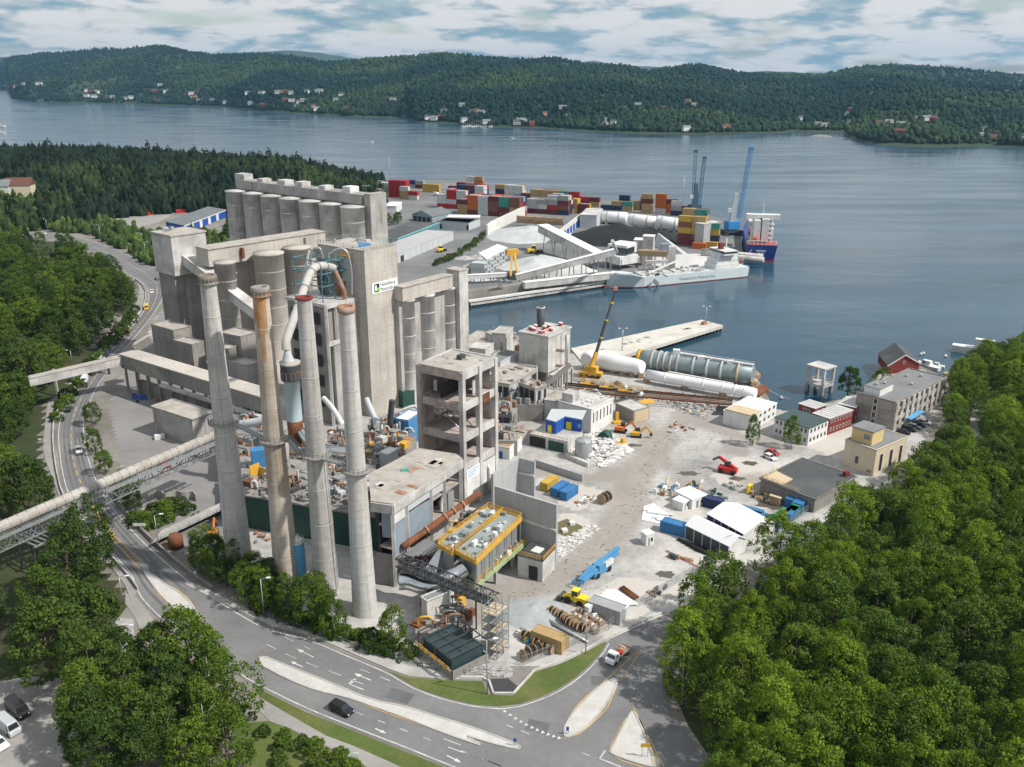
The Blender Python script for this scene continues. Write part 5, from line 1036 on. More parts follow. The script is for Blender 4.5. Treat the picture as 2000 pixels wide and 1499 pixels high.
r=quad('O',(225,925),(65,855),(318,825),5.5);t=building('pump_house','pale concrete pump house with a yellow railed roof pit below the big wall','building',r,0,5.5,conc_l,steel_d,0);MB().rail([V(p.x,p.y,5.5)for p in(r[3],r[0],r[1])],1.1,.1,.8,(1.0,.5)).build('railing',yellow,t);MB().box(V(*at(r,.55,.5,5.52)),2.6,2.2,.3,rzf).build('roof_cover',white,t);wallbox(MB(),r[3],r[0],.45,.8,.2,3.6,.12,.0).build('doorway',void,t)
def rubble(name,lab,poly,n,hmax,mt,smin=.3,smax=1.4,cat='rubble',z0=0.0,seed=1):
 rr_=random.Random(seed);m=MB();xs=[p.x for p in poly];ys=[p.y for p in poly];k=0
 while k<n:
  p=(rr_.uniform(min(xs),max(xs)),rr_.uniform(min(ys),max(ys)))
  if not inside(p,poly):continue
  k+=1;e=sstep(0,4,pdist(p,poly+poly[:1]));s_=rr_.uniform(smin,smax);c=V(p[0],p[1],z0+hmax*e*rr_.random()*.8);v=[V(rr_.uniform(-.5,.5),rr_.uniform(-.5,.5),rr_.uniform(-.3,.5))*s_ for _ in range(6)]
  hexv=[c+Vector((x*s_*rr_.uniform(.6,1.2),y*s_*rr_.uniform(.4,1),z*s_*rr_.uniform(.3,.7)))for x,y,z in((-.5,-.5,-.4),(.5,-.5,-.4),(.5,.5,-.4),(-.5,.5,-.4),(-.5,-.5,.5),(.5,-.5,.5),(.5,.5,.5),(-.5,.5,.5))]
  m.hexa(hexv[:4],hexv[4:])
 return tag(m.build(name,mt),lab,cat,kind='stuff')
rubble('gravel_bank','bank of grey crushed stone by the ramp and scaffold',WL('S',[(1220,720),(1400,700),(1450,760),(1850,800),(1860,870),(1500,850),(1250,800)]),700,1.2,rubble_m,.3,.8,'gravel')
rubble('broken_concrete','white broken concrete along the edge of the big wall',WL('O',[(330,780),(420,740),(600,640),(640,690),(480,820),(340,930)]),260,.5,rubble_w,.3,1.0)
def pile(name,lab,c,rx,ry,h,mt,seed=0,cat='heap'):
 m=MB();n,k=28,9;vs=[];fs=[]
 for i in range(k+1):
  for j in range(n):
   f=i/k;a=j*2*math.pi/n;w_=1+.18*noise.noise((math.cos(a)*2+seed,math.sin(a)*2,f*2));vs.append(V(c.x+math.cos(a)*rx*f*w_,c.y+math.sin(a)*ry*f*w_,c.z+h*(1-f)**.9*(1+.25*noise.noise((math.cos(a)*3*f+seed,math.sin(a)*3*f,1)))if i else c.z+h))
 for i in range(k):fs+=[(i*n+j,(i+1)*n+j,(i+1)*n+(j+1)%n,i*n+(j+1)%n)for j in range(n)]
 return m.add(vs,fs,True).build(name,mt,label=lab,cat=cat)
pile('gravel_heap','low pale blue-grey gravel heap beside the cable drums',W('O',150,1300),8,6,1.8,mat('blue_grey_gravel',(.33,.355,.37),.95,.15,.8,bump=.5,bscale=8),3)
# ================================================================ EAST SIDE: works by the basin, kilns, offices
r=quad('I',(975,432),(752,375),(1166,347),20);c=sum(r,V(0,0,0))/4;t=thing('filter_tower','blocky pale filter tower with red boxes and a dark chimney on its roof','tower',V(c.x,c.y,0))
MB().prism(r,6,19.5).build('wall',conc_l,t);MB().prism(inset(r,-.5),19.5,20.1).build('roof',conc_l,t);rzi=math.atan2((r[1]-r[0]).y,(r[1]-r[0]).x)
for s_ in(.05,.5,.95):
 for q_ in(.05,.95):MB().box(at(r,s_,q_,0),.9,.9,6,rzi).build('column',conc,t)
b4=[at(r,.3,.4,1.5),at(r,.6,.4,1.5),at(r,.6,.6,1.5),at(r,.3,.6,1.5)];MB().hexa(b4,[at(r,.08,.08,6),at(r,.92,.08,6),at(r,.92,.92,6),at(r,.08,.92,6)]).build('hopper',conc_d,t)
rq=random.Random(8)
for i in range(11):p=at(r,.08+.85*rq.random(),.15+.7*rq.random(),20.1);o=MB().box(p,1.2,1.2,1.0,rzi).build('vent_box',red,t);MB().box(p+V(0,0,1.0),1.3,1.3,.35,rzi).build('lid',white,o)
ch=at(r,.62,.75,20.1);MB().lathe(ch,[(1.5,0),(1.5,7.5),(1.25,7.5),(1.2,6)],20).build('chimney',steel_d,t);MB().lathe(ch,[(1.55,7.1),(1.62,7.3),(1.62,7.6),(1.3,7.6)],20).build('chimney_rim',conc_l,t)
MB().rail([V(p.x,p.y,20.1)for p in(r[3],r[0],r[1])],1.0,.07,1.5).build('railing',galv,t)
for z_ in(8,14):MB().beam(V(*lerp(r[0],r[1],.35)[:2],z_)+V(.4,-.4,0),V(*lerp(r[0],r[1],.75)[:2],z_-2)+V(.4,-.4,0),.5,.3).build('stair_flight',rust_l,t)
ladder(t,lerp(r[0],r[1],.55)+V(.3,-.3,0),2,19,(1,.5));MB().tube([V(*lerp(r[0],r[1],.8)[:2],2)+V(.5,-.5,0),V(*lerp(r[0],r[1],.8)[:2],18)+V(.5,-.5,0)],.35,8).build('pipe',galv,t)
EB=[('I',(500,592),(285,430),(752,428),9.5,conc,dirty_roof,'long low dusty roofed building by the basin behind the ruined frame'),('I',(432,545),(330,500),(505,490),13,conc_l,conc_l,'small white box cabin on the low building by the basin'),('I',(605,410),(545,355),(672,352),16,conc_l,dirty_roof,'pale stair cabin on the roof by the basin'),('I',(560,440),(430,400),(640,420),12.2,conc_l,dirty_roof,'low pale penthouse beside the stair cabin'),('I',(560,655),(500,600),(722,568),10.5,palecl,grey_roof,'pale sheet clad building with grey pitched roof next to the ruined frame'),('I',(700,800),(520,720),(880,690),8.5,conc_l,dirty_roof,'white walled block in front of the filter tower'),('I',(935,938),(650,858),(1045,895),8,conc,dirty_roof,'concrete workshop with a big grey shutter door'),('I',(1130,1000),(1000,905),(1200,905),7,conc_l,dirty_roof,'ruined pale block between the workshop and the white building')]
for k,A,B,C,z1,wm,rm,lab in EB:
 rr=quad(k,A,B,C,z1);t=building('works_building',lab,'building',rr,0,z1,wm,rm,.3)
 if 'shutter' in lab:
  o=wallbox(MB(),rr[3],rr[0],.05,.62,1.0,6.2,.15,.02).build('shutter_door',palecl,t);wallbox(MB(),rr[3],rr[0],.2,.6,6.3,7.6,.1,.02).build('dark_opening',void,t)
  for s0 in(.05,.38,.75):wallbox(MB(),rr[3],rr[0],s0,s0+.14,.1,1.9,.12,.05).build('yellow_door',yellow,t)
 if 'sheet clad' in lab:windows(t,rr[0],rr[1],1.5,4,4,.5,white)
 if 'long low' in lab:
  for i in range(9):MB().box(at(rr,rq.uniform(.1,.9),rq.uniform(.1,.9),9.5),rq.uniform(.6,2.2),rq.uniform(.6,2),rq.uniform(.4,1.2),rzi).build('roof_unit',[conc_l,steel,rust_l][i%3],t)
  MB().rail([at(rr,0,0,9.5),at(rr,1,0,9.5)],1.1,.08,2).build('railing',galv,t)
r=quad('I',(1345,1062),(1132,955),(1535,966),8.4);t=building('white_hall','long white hall with tall narrow windows beside the blue walled deck','building',r,0,8.4,white,conc_l,.3);windows(t,r[0],r[1],3.5,7,6,.28,conc_d);MB().box(at(r,.25,.8,8.4),4.5,4,3,rzi).build('roof_cabin',conc_l,t)
for i in range(7):MB().box(at(r,rq.uniform(.1,.9),rq.uniform(.1,.9),8.4),rq.uniform(.4,1),rq.uniform(.4,1),.5,rzi).build('roof_unit',white,t)
r=quad('I',(1140,1335),(830,1255),(1268,1240),4.0);t=building('loading_deck','raised deck with bright blue walls and yellow doors','building',r,0,4.0,conc_l,conc_l,0);wallbox(MB(),r[3],r[0],.5,.9,.1,3.1,.15,.01).build('green_doorway',green_d,t)
wallbox(MB(),r[3],r[0],.0,.42,.1,3.3,.15,.01).build('dark_bay',void,t)
bp=[W('I',*p,4.02)for p in((955,1248),(1032,1270),(1112,1222),(1262,1252))]
for i,(a_,b_)in enumerate(zip(bp,bp[1:])):
 o=wallbox(MB(),a_,b_,0,1,4.02,7.9,.25).build('blue_wall',blue,t)
 if i!=1:wallbox(MB(),a_,b_,.25 if i==0 else.12,.65 if i==0 else.42,4.05,6.6,.06,.26).build('yellow_door',yellow_b,o)
 if i==2:wallbox(MB(),a_,b_,.78,.95,5.4,6.6,.06,.26).build('poster',blue_s,o)
n_=[V(*p[:2],8.0)for p in bp];MB().prism([n_[0],n_[1],n_[2],n_[3],n_[3]+V(2,8,0),n_[0]+V(2,9,0)],7.9,8.2).build('canopy_roof',palecl,t)
MB().rail([at(r,0,0,4),at(r,0,1,4)],1,.08,1.5).build('railing',yellow,t)
rr=quad('I',(640,1390),(515,1345),(748,1290),4);t=building('lean_to_shed','small white shed with a buckled roof by the concrete walls','building',rr,0,4,white,wood,.1);wallbox(MB(),rr[3],rr[0],.4,.6,.1,2.4,.1).build('door',blue,t)
for i in range(12):MB().beam(W('I',515+i*20,1260-(i%3)*22,4.6),W('I',640+i*16,1200+(i%4)*15,5.2),.5,.12).build('roof_plank',[wood,conc_l,rust_l][i%3],t)
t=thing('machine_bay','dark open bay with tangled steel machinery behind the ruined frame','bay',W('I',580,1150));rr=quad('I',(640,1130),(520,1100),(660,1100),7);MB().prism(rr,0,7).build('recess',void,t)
for i in range(22):a_=W('I',rq.uniform(520,640),rq.uniform(1000,1200),rq.uniform(1,6));MB().tube([a_,a_+V(rq.uniform(-2.5,2.5),rq.uniform(-2,1),rq.uniform(-1,2))],rq.uniform(.12,.4),7).build('pipe',[rust_l,galv,steel,wood_p][i%4],t)
MB().tube(smooth_line([W('I',510,1115,5),W('I',560,1115,5),W('I',575,1140,5),W('I',575,1200,2)],2),.35,8).build('hoop_pipe',galv,label='pale hooped pipe standing beside the machine bay',cat='pipe')
t=thing('sloping_conveyor','slim sloping conveyor rising beside the filter tower','conveyor',W('I',950,870));p0,p1=W('I',915,880,4),W('I',1165,672,12);MB().beam(p0,p1,1.6,1.2).build('casing',conc_d,t)
for f in(.45,.9):p=lerp(p0,p1,f);MB().beam(V(p.x,p.y,0),p,.35).build('post',conc,t)
t=thing('pipe_portal','open concrete frame right of the filter tower','frame',W('I',1100,800));rr=quad('I',(1045,770),(1000,745),(1180,690),7)
for s_ in(0,.33,.66,1):
 for q_ in(0,1):MB().box(at(rr,s_,q_,0),.7,.7,6.5,rzi).build('column',conc_l,t)
MB().prism(rr,6.5,7).build('slab',conc_l,t)
t=thing('pipe_rack','long low rusty pipe rack running past the white hall to the slip','pipe rack',W('J',700,930))
for k in range(5):MB().beam(W('J',20,850+k*16,3+k*.2),W('J',1410,985+k*12,2.5),.5,.5).build('beam',[rusty,steel_d,rust_l,conc_d,rusty][k],t)
for i in range(15):f=i/14;p=lerp(W('J',20,870,3),W('J',1410,1000,2.5),f);MB().beam(V(p.x,p.y,0),V(p.x,p.y,4),.35).build('post',rusty,t)
t=thing('yellow_walkway','yellow stepped walkway and stairs above the pipe rack','walkway',W('J',400,900))
for i in range(7):
 p=W('J',130+i*78,830+i*14+(i%2)*12,4.5);MB().box(p,5,2.4,.25,-.35).build('deck',[galv,yellow][i%2],t);v=Matrix.Rotation(-.35,3,'Z');MB().rail([p+v@V(a_,b_,.2)for a_,b_ in((-2.5,-1.2),(2.5,-1.2),(2.5,1.2),(-2.5,1.2))],1.2,.1,1.2).build('railing',yellow,t)
 MB().beam(V(p.x,p.y,0),p,.4).build('post',steel,t)
p=W('J',690,1010,3);MB().box(p,6,3.5,.3,.5).build('landing',yellow,t);MB().beam(p,W('J',720,1080,0),1.4,.2).build('stair',yellow,t)
rr=quad('J',(590,1085),(395,1030),(720,1050),4.5);t=building('grey_bunker','grey concrete bunker with one white end beside the yellow stairs','building',rr,0,4.5,conc_d,conc_l,.2);wallbox(MB(),rr[0],rr[1],.05,.95,.1,4.2,.12,.01).build('white_end',wood_p,t)
m=MB();p=W('J',450,1180);m.box(p,3.2,2.6,.6,.2);m.box(p+V(0,.6,.6),1.0,1.0,2.8,.2);m.build('yellow_machine',yellow,label='upright yellow steel frame in front of the grey bunker',cat='frame')
for i in range(4):p=W('J',450+i*62,880+i*28+50,0);MB().lathe(p,[(1.5,0),(1.5,3.8),(0,4.6)],14).build('process_tank',[steel_d,galv,white,galv][i],label=['dark','left grey','white','right grey'][i]+' round vessel among the pipes by the yellow walkway',cat='tank')
def lying(name,lab,pts,rads,mt,ring=None,n=22):
 t=thing(name,lab,'vessel',V(pts[0].x,pts[0].y,0));MB().tube(pts,rads,n).build('shell',mt,t)
 for i in range(len(pts)):
  if i%2==0:p=pts[i];MB().box(V(p.x,p.y,0),2.0,rads[i]*1.6,max(.4,p.z-rads[i]*.75),.0).build('cradle',wood,t)
 return t
lp=lambda l,z:[W('J',x,y,z)for x,y in l]
wpts=smooth_line(lp([(195,665),(230,650),(330,655),(430,680),(510,695),(590,705),(665,722)],4),1);lying('wrapped_kiln','fat white wrapped vessel lying behind the yellow crane',wpts,[interp([(0,2.6),(.1,3.5),(.5,3.7),(.62,3.0),(.78,3.1),(1,2.3)],i/(len(wpts)-1))*(1+.03*math.sin(i*1.7))for i in range(len(wpts))],wrap)
wpts=lp([(700,778),(860,808),(1020,836),(1180,864),(1340,892),(1440,910),(1520,922),(1610,940)],3);t=lying('wrapped_column','long slim white wrapped column lying along the wharf',wpts,[2.0,1.95,2.05,1.95,2.0,1.9,2.1,1.9],wrap);MB().lathe(wpts[0],[(0,0),(.1,.1)],6)
for f in wpts[1:-1]:u=(wpts[-1]-wpts[0]).normalized();MB().tube([f-u*.2,f+u*.2],2.12,22).build('wrap_band',whiteS,t)
kg=mat('kiln_grey',(.23,.285,.30),.5,.12,.3,(.35,.40,.41),.5,metal=.2)
wpts=lp([(640,635),(740,650),(860,668),(980,686),(1180,716),(1400,748),(1590,778)],4.2);t=lying('grey_column','huge grey steel column lying on a barge, with ringed flanges',wpts,[2.9,3.5,3.5,3.4,3.3,3.2,3.1],kg);u=(wpts[-1]-wpts[0]).normalized()
for f in(.13,.19,.24,.30,.36,.5,.62,.74,.88):p=lerp(wpts[0],wpts[-1],f);MB().tube([p-u*.35,p+u*.35],3.85,22).build('ring_flange',[conc_l,palecl,wood_p][int(f*50)%3],t)
MB().tube([wpts[0]-u*.6,wpts[0]+u*.8],3.3,20).build('end_cap',yellow,t)
for f in(.33,.55,.8):p=lerp(wpts[0],wpts[-1],f)+V(0,0,3.0);MB().box(p,2.6,2.2,2.4 if f<.4 else 1.2,-.2).build('nozzle_box',white,t)
a_=lerp(wpts[0],wpts[-1],.34)+V(0,0,4.3);b_=wpts[-1]+V(0,0,3.8);MB().beam(a_,b_,1.3,.2).build('walkway',white,t);MB().rail([a_,b_],1.0,.08,2.5).build('railing',white,t);MB().beam(W('J',880,760,2.5),W('J',1420,860,2.5),.8,.8).build('side_pipe',white,t)
MB().prism(WL('J',[(620,690),(1500,830),(1650,790),(1620,760),(700,600)]),-1.2,.6).build('barge',rust_l,label='flat rusty barge deck under the grey column',cat='barge')
MB().prism(WL('J',[(1520,960),(1640,970),(1720,905),(1660,875)]),-1.5,.9).build('barge_ramp',rusty,label='rusty red barge end beside the white quay building',cat='barge')
MB().prism(WL('J',[(1235,1120),(1395,1120),(1400,1050),(1290,1040)],0),.035,.06).build('slip',void,kind='structure')
b=W('J',228,800);t=thing('mobile_crane','yellow mobile crane with long dark telescopic boom raised over the basin','crane',b);MB().box(b+V(0,0,.8),9,2.8,1.4,-.3).build('carrier',yellow,t);MB().box(b+V(.5,.3,2.2),4.5,2.6,2.2,-.5).build('upperworks',yellow,t)
for i in range(4):
 for s_ in(-1,1):p=b+Matrix.Rotation(-.3,3,'Z')@V(-3.4+i*2.2,s_*1.3,.65);MB().tube([p-V(0,.3,0),p+V(0,.3,0)],.65,12).build('wheel',black,t)
tip=PD(1202.5,566,b.y+6);mid_=PD(1165,688,b.y+1);MB().beam(b+V(0,0,3.4),mid_,1.2,1.4).build('boom_base',yellow,t);MB().beam(mid_,lerp(mid_,tip,.5),.8,.95).build('boom_section',steel_d,t);MB().beam(lerp(mid_,tip,.48),tip,.5,.6).build('boom_tip',steel_d,t)
for f in(.22,.5,.78):p=lerp(mid_,tip,f);MB().beam(p,p+(tip-mid_).normalized()*.6,1.1,1.2).build('boom_collar',yellow,t)
MB().box(tip-V(0,0,.3),1.3,1.2,1.3).build('boom_head',mat('pale_red',(.6,.2,.16),.6),t)
pr=px((1115,683),(1370,627),(1412,638),(1212,699),(1140,714));t=thing('pier','pale concrete pier reaching into the basin with two lamp posts','pier',V(*pr[0][:2],WZ));MB().prism(pr,-.9,.55).build('deck',mat('pier_deck',(.56,.54,.49),.9,.12,.3,(.42,.40,.37),.6),t)
for i in range(30):f=i/29;p=lerp(pr[2],pr[3],f)+V(-.8,1.2,0);MB().cyl(V(p.x,p.y,-5),.55,4.1,8).build('pile',black,t)
for i in range(9):p=lerp(lerp(pr[0],pr[1],rq.random()),lerp(pr[4],pr[2],rq.random()),.5);MB().box(V(p.x,p.y,.56),rq.uniform(1,5),rq.uniform(1,3),.03,.6).build('deck_patch',conc_d,t)
MB().box(P(1375,634,.55),2.2,1.6,1.4,.6).build('bollard_box',rust_l,t)
bz=1.2;r=quad('K',(693,385),(588,348),(762,362),bz);t=thing('water_platform','open concrete platform frame standing in the water on four columns','platform',V(*(sum(r,V(0,0,0))/4)[:2],WZ));ht=ZT(r[0],q('K',0,272)[1])
MB().prism(r,bz-.9,bz).build('base',conc_l,t);[MB().box(at(r,s_,q_,-5),1.1,1.1,5.2,.6).build('pile',conc_d,t)for s_ in(.08,.92)for q_ in(.08,.92)];MB().prism([at(r,-.04,-.04,0),at(r,1.06,-.04,0),at(r,1.06,1.05,0),at(r,-.04,1.05,0)],ht-.5,ht).build('roof',conc_l,t)
for s_ in(.06,.94):
 for q_ in(.06,.94):MB().box(at(r,s_,q_,bz),.9,.9,ht-bz-.5,math.atan2((r[1]-r[0]).y,(r[1]-r[0]).x)).build('column',conc_l,t)
MB().rail([at(r,0,0,bz),at(r,1,0,bz),at(r,1,1,bz),at(r,0,1,bz),at(r,0,0,bz)],1,.1,1.5).build('railing',conc_l,t)
r=quad('K',(1165,490),(935,413),(1497,326),10);t=building('office_block','grey three-storey office block with a rough panelled front by the water','building',r,0,10,conc_d,grey_roof,.35);rzo=math.atan2((r[1]-r[0]).y,(r[1]-r[0]).x)
rs=random.Random(3);stone_a=mat('rough_panel',(.44,.41,.37),.95,.3,.7,(.25,.22,.19),.6,bump=.7,bscale=3,rnd=.2)
for i in range(10):
 s0=.01+i*.099
 for fl in range(3):
  z0=.4+fl*3.2
  wallbox(MB(),r[0],r[1],s0,s0+.05,z0,z0+2.9,rs.uniform(.2,.6)).build('stone_panel',stone_a,t);wallbox(MB(),r[0],r[1],s0+.052,s0+.097,z0,z0+1.0,rs.uniform(.12,.3)).build('spandrel_panel',stone_a,t)
  o=wallbox(MB(),r[0],r[1],s0+.052,s0+.097,z0+1.05,z0+2.8,.06).build('window',white,t);wallbox(MB(),r[0],r[1],s0+.055,s0+.094,z0+1.15,z0+2.7,.03,.06).build('pane',glass_m,o)
for i in range(3):
 for j in range(2):wallbox(MB(),r[3],r[0],.03+j*.58,.40+j*.57,.3+i*3.2,3.2+i*3.2,.1).build('end_panel',conc_d,t)
for i in range(4):o=wallbox(MB(),r[3],r[0],.44,.56,.6+i*2.4,2.4+i*2.4,.05).build('stair_window',white,t);wallbox(MB(),r[3],r[0],.455,.545,.75+i*2.4,2.3+i*2.4,.03,.05).build('pane',glass_m,o)
p=at(r,.16,.68,10);MB().box(p,9,5.5,2.4,rzo).build('plant_room',white,t);MB().box(p+V(0,0,2.4),9.3,5.8,.2,rzo).build('plant_roof',grey_roof,t)
for s_,q_ in((.55,.35),(.75,.75),(.85,.5),(.12,.7),(.2,.6)):MB().cyl(at(r,s_,q_,10 if s_>.3 else 12.6),.4,.9,10).build('roof_vent',galv,t)
wallbox(MB(),r[0],r[1],.22,.5,2.4,2.8,2.2).build('awning',blue_s,t)
def house(name,lab,ring,z,wm,rm,rows=1,nw=8,nw2=3,eave=.25,win=white):
 t=building(name,lab,'building',ring,0,z,wm,rm,0,over=eave)
 for k in range(rows):
  z0=1.0+k*(z/rows);windows(t,ring[0],ring[1],z0,z0+1.3,nw,.45,win)
  if nw2:windows(t,ring[3],ring[0],z0,z0+1.3,nw2,.45,win)
 return t
palesheet=mat('pale_roof_sheet',(.52,.52,.51),.7,.12,.5,(.38,.37,.36),.5)
def seams(t,r,z,n):
 for i in range(1,n):MB().beam(at(r,i/n,0,z+.05),at(r,i/n,1,z+.05),.15,.12).build('roof_seam',palecl,t)
r=quad('K',(735,592),(640,550),(888,537),5.8);t=house('red_barracks','red two-storey wooden house with a pale sheet roof, next to the white building',r,5.8,dkred,palesheet,2,7,2);seams(t,r,5.8,8)
r=quad('K',(905,520),(803,484),(960,470),5.8);t=house('red_barracks','red wooden house with pale roof tight against the office block',r,5.8,dkred,palesheet,2,4,2);seams(t,r,5.8,5)
r=quad('K',(642,527),(553,486),(712,501),3.4);t=house('red_boathouse','small low red house with pale roof by the water edge',r,3.4,dkred,palesheet,1,2,1);seams(t,r,3.4,5)
r=quad('K',(603,655),(360,590),(728,600),6);t=house('white_barracks','white two-storey house with dark teal roof behind two slim trees',r,6,white,mat('teal_roof',(.055,.085,.09),.7,.12,.4),2,5,8,win=conc_d)
r=quad('K',(235,585),(92,510),(392,490),5);t=house('quay_house','white flat roofed quay house with a timber platform on top',r,5,white,whiteS,2,5,0);MB().prism([at(r,0,.0,0),at(r,.35,.0,0),at(r,.35,.9,0),at(r,0,.95,0)],5.05,5.5).build('timber_deck',wood_p,t);seams(t,r,5,6)
r=quad('K',(1040,800),(793,748),(1245,712),8.3);t=building('cream_house','cream rendered house with grey roof and a yellow roof cabin','building',r,0,8.3,cream,grey_roof,.2);rz=math.atan2((r[1]-r[0]).y,(r[1]-r[0]).x)
o=wallbox(MB(),r[3],r[0],.38,.49,2.2,4.6,.06).build('window',conc_d,t);wallbox(MB(),r[3],r[0],.395,.475,2.4,4.4,.03,.06).build('pane',glass_m,o);windows(t,r[0],r[1],1,6.5,3,.3,white);MB().box(at(r,.15,.45,8.3),1.4,1.0,.8,rz).build('roof_unit',white,t)
for i in range(5):wallbox(MB(),r[3],r[0],.78+i*.03,.80+i*.03,.6+(i%2)*.4,1.4+(i%3)*.3,.02).build('graffiti',mat('graffiti_purple',(.12,.06,.16),.7),t)
cb=quad('K',(1018,682),(883,642),(1092,647),12.6);MB().prism(cb,8.3,12.4).build('roof_cabin',mat('ochre_render',(.62,.48,.24),.85,.08,.4),t);MB().prism(inset(cb,-.4),12.4,12.7).build('cabin_roof',grey_roof,t);wallbox(MB(),cb[3],cb[0],.6,.9,9.8,11.4,.05).build('cabin_window',steel,t)
r=quad('K',(640,1115),(283,985),(902,972),4.2);t=building('flat_roof_hall','low hall with a large dark grey flat roof beside the wood','building',r,0,4.2,conc_d,dark_roof,.2,over=.5)
MB().prism([at(r,.02,.62,0),at(r,.28,.62,0),at(r,.34,.98,0),at(r,.02,.98,0)],4.22,4.5).build('timber_deck',wood_p,t);MB().rail([at(r,.0,.3,4.3),at(r,.0,.98,4.3),at(r,.34,.98,4.3)],1.1,.1,1.6,(1,.6,.25)).build('guard_rail',wood_p,t)
MB().box(at(r,.93,.12,4.2),1.6,1.2,1.4,.5).build('brick_chimney',dkred,t)
def gable(name,lab,ring,z,zr,wm,rm,cat='building',over=.4,trim=white):
 c=sum(ring,V(0,0,0))/4;t=thing(name,lab,cat,V(c.x,c.y,0));r0,r1=lerp(ring[0],ring[1],.5),lerp(ring[3],ring[2],.5);a,b,c2,d=ring
 Z=lambda p,z_:V(p.x,p.y,z_);m=MB();m.prism(ring,0,z);m.build('wall',wm,t);m=MB();m.add([Z(a,z),Z(b,z),Z(r0,zr)],[(0,1,2)]);m.build('gable_wall',wm,t);MB().add([Z(d,z),Z(c2,z),Z(r1,zr)],[(1,0,2)]).build('gable_wall',wm,t)
 u=(ring[3]-ring[0]).normalized()*over
 for p,q_,nm in((a,d,1),(b,c2,1)):
  w_=(p-r0);w_.z=0;e=w_.normalized()*over;sl=(zr-z)/w_.length*over
  lo0,lo1=Z(p+e-u,z-sl),Z(q_+e+u,z-sl);hi0,hi1=Z(r0-u,zr),Z(r1+u,zr);m=MB();m.hexa([lo0,lo1,hi1,hi0],[x+V(0,0,.22)for x in(lo0,lo1,hi1,hi0)]);m.build('roof',rm,t)
 if trim:
  for p in(a,b):w_=(p-r0);w_.z=0;MB().beam(Z(r0-u*1.1,zr+.05),Z(p+w_.normalized()*over-u*1.1,z-(zr-z)/w_.length*over+.05),.12,.35).build('barge_board',trim,t)
 return t
a_,b_=W('K',1108,305,0),W('K',1312,290,0);u=(b_-a_);n=V(-u.y,u.x,0).normalized();n=(W('K',1040,215)-a_).normalized();t=gable('red_cabin','red wooden cabin with dark gabled roof behind the office block',[a_,b_,b_+n*16,a_+n*16],3.6,7.4,dkred,dark_roof);windows(t,a_,b_,3.6,5.0,1,.14,white,s0=.3,s1=.7)
def boat(lab,p,L,w_,rz,wm=white,cab=True,name='motor_boat'):
 t=thing(name,lab,'boat',V(p.x,p.y,WZ));v=Matrix.Rotation(rz,3,'Z');st=[(-.5,.42,.9),(-.2,.5,.9),(.15,.47,1.0),(.38,.28,1.2),(.5,.02,1.35)];vs=[];fs=[]
 for s_,hw,z in st:
  for k,(f,zz)in enumerate(((-1,z),(-.75,-.3),(.75,-.3),(1,z))):vs.append(V(p.x,p.y,WZ+zz*L/7)+v@V(s_*L,hw*w_*f,0))
 for i in range(4):fs+=[(i*4+k,i*4+k+1,i*4+k+5,i*4+k+4)for k in range(3)]
 fs+=[(0,1,2,3)]+[(i*4+4,i*4+7,i*4+3,i*4)for i in range(4)];MB().add(vs,fs).build('hull',wm,t)
 if cab:MB().box(V(p.x,p.y,WZ+L/8),L*.3,w_*.6,L*.16,rz).build('cabin',white,t);MB().box(V(p.x,p.y,WZ+L/8+L*.06)+v@V(L*.1,0,0),L*.12,w_*.62,L*.06,rz).build('windscreen',glass_m,t)
 return t
boat('white motor boat moored by the red cabin',W('K',1365,262,WZ),11,3.4,2.2);boat('small white boat at the jetty right of the red cabin',W('K',1430,255,WZ),6,2.2,2.5);boat('long white boat lying at the jetty by the right headland',W('K',1730,180,WZ),24,4.5,-.55)
boat('tiny white speedboat with a wake far out on the left',P(725,279,WZ),9,3,0.1);boat('tiny white boat with a long wake in mid fjord',P(1000,271,WZ),9,3,3.0);boat('small white ferry at the left edge of the fjord',P(2,248,WZ),22,7,.1);boat('second small white boat at the left edge of the fjord',P(3,261,WZ),16,5,.1)
foam=mat('wake_foam',(.55,.6,.63),.6,.2,.3)
for a_,b_,w0 in(((725,279),(600,270),2.4),((1000,271),(1120,277),2.4)):
 p0,p1=P(*a_,WZ+.05),P(*b_,WZ+.05);n=V(-(p1-p0).y,(p1-p0).x,0).normalized();MB().poly([p0+n,p0-n,p1-n*.3,p1+n*.3]).build('wake',foam,kind='structure')
MB().prism(WL('K',[(1470,300),(1530,330),(1560,320),(1500,285)],0),-1,.3).build('jetty',wood_p,label='small wooden jetty right of the red cabin',cat='jetty')
for x,y in((1327,180),(1343,174),(1487,192),(418,463)):p=W('K',x,y,WZ);MB().lathe(V(p.x,p.y,WZ-.2),[(.0,0),(.7,.3),(.7,.8),(.2,1.3),(0,1.5)],10).build('buoy',white,label='round white mooring buoy floating off the red cabin' if x>1000 else 'white mooring buoy floating off the barge',cat='buoy',group='mooring buoys')
MB().tube(smooth_line([W('J',1715,905,.6),W('J',1790,950,-.5),W('J',1900,985,0)],2),.12,5).build('mooring_rope',conc_l,label='mooring rope from the barge to the shore',cat='rope')
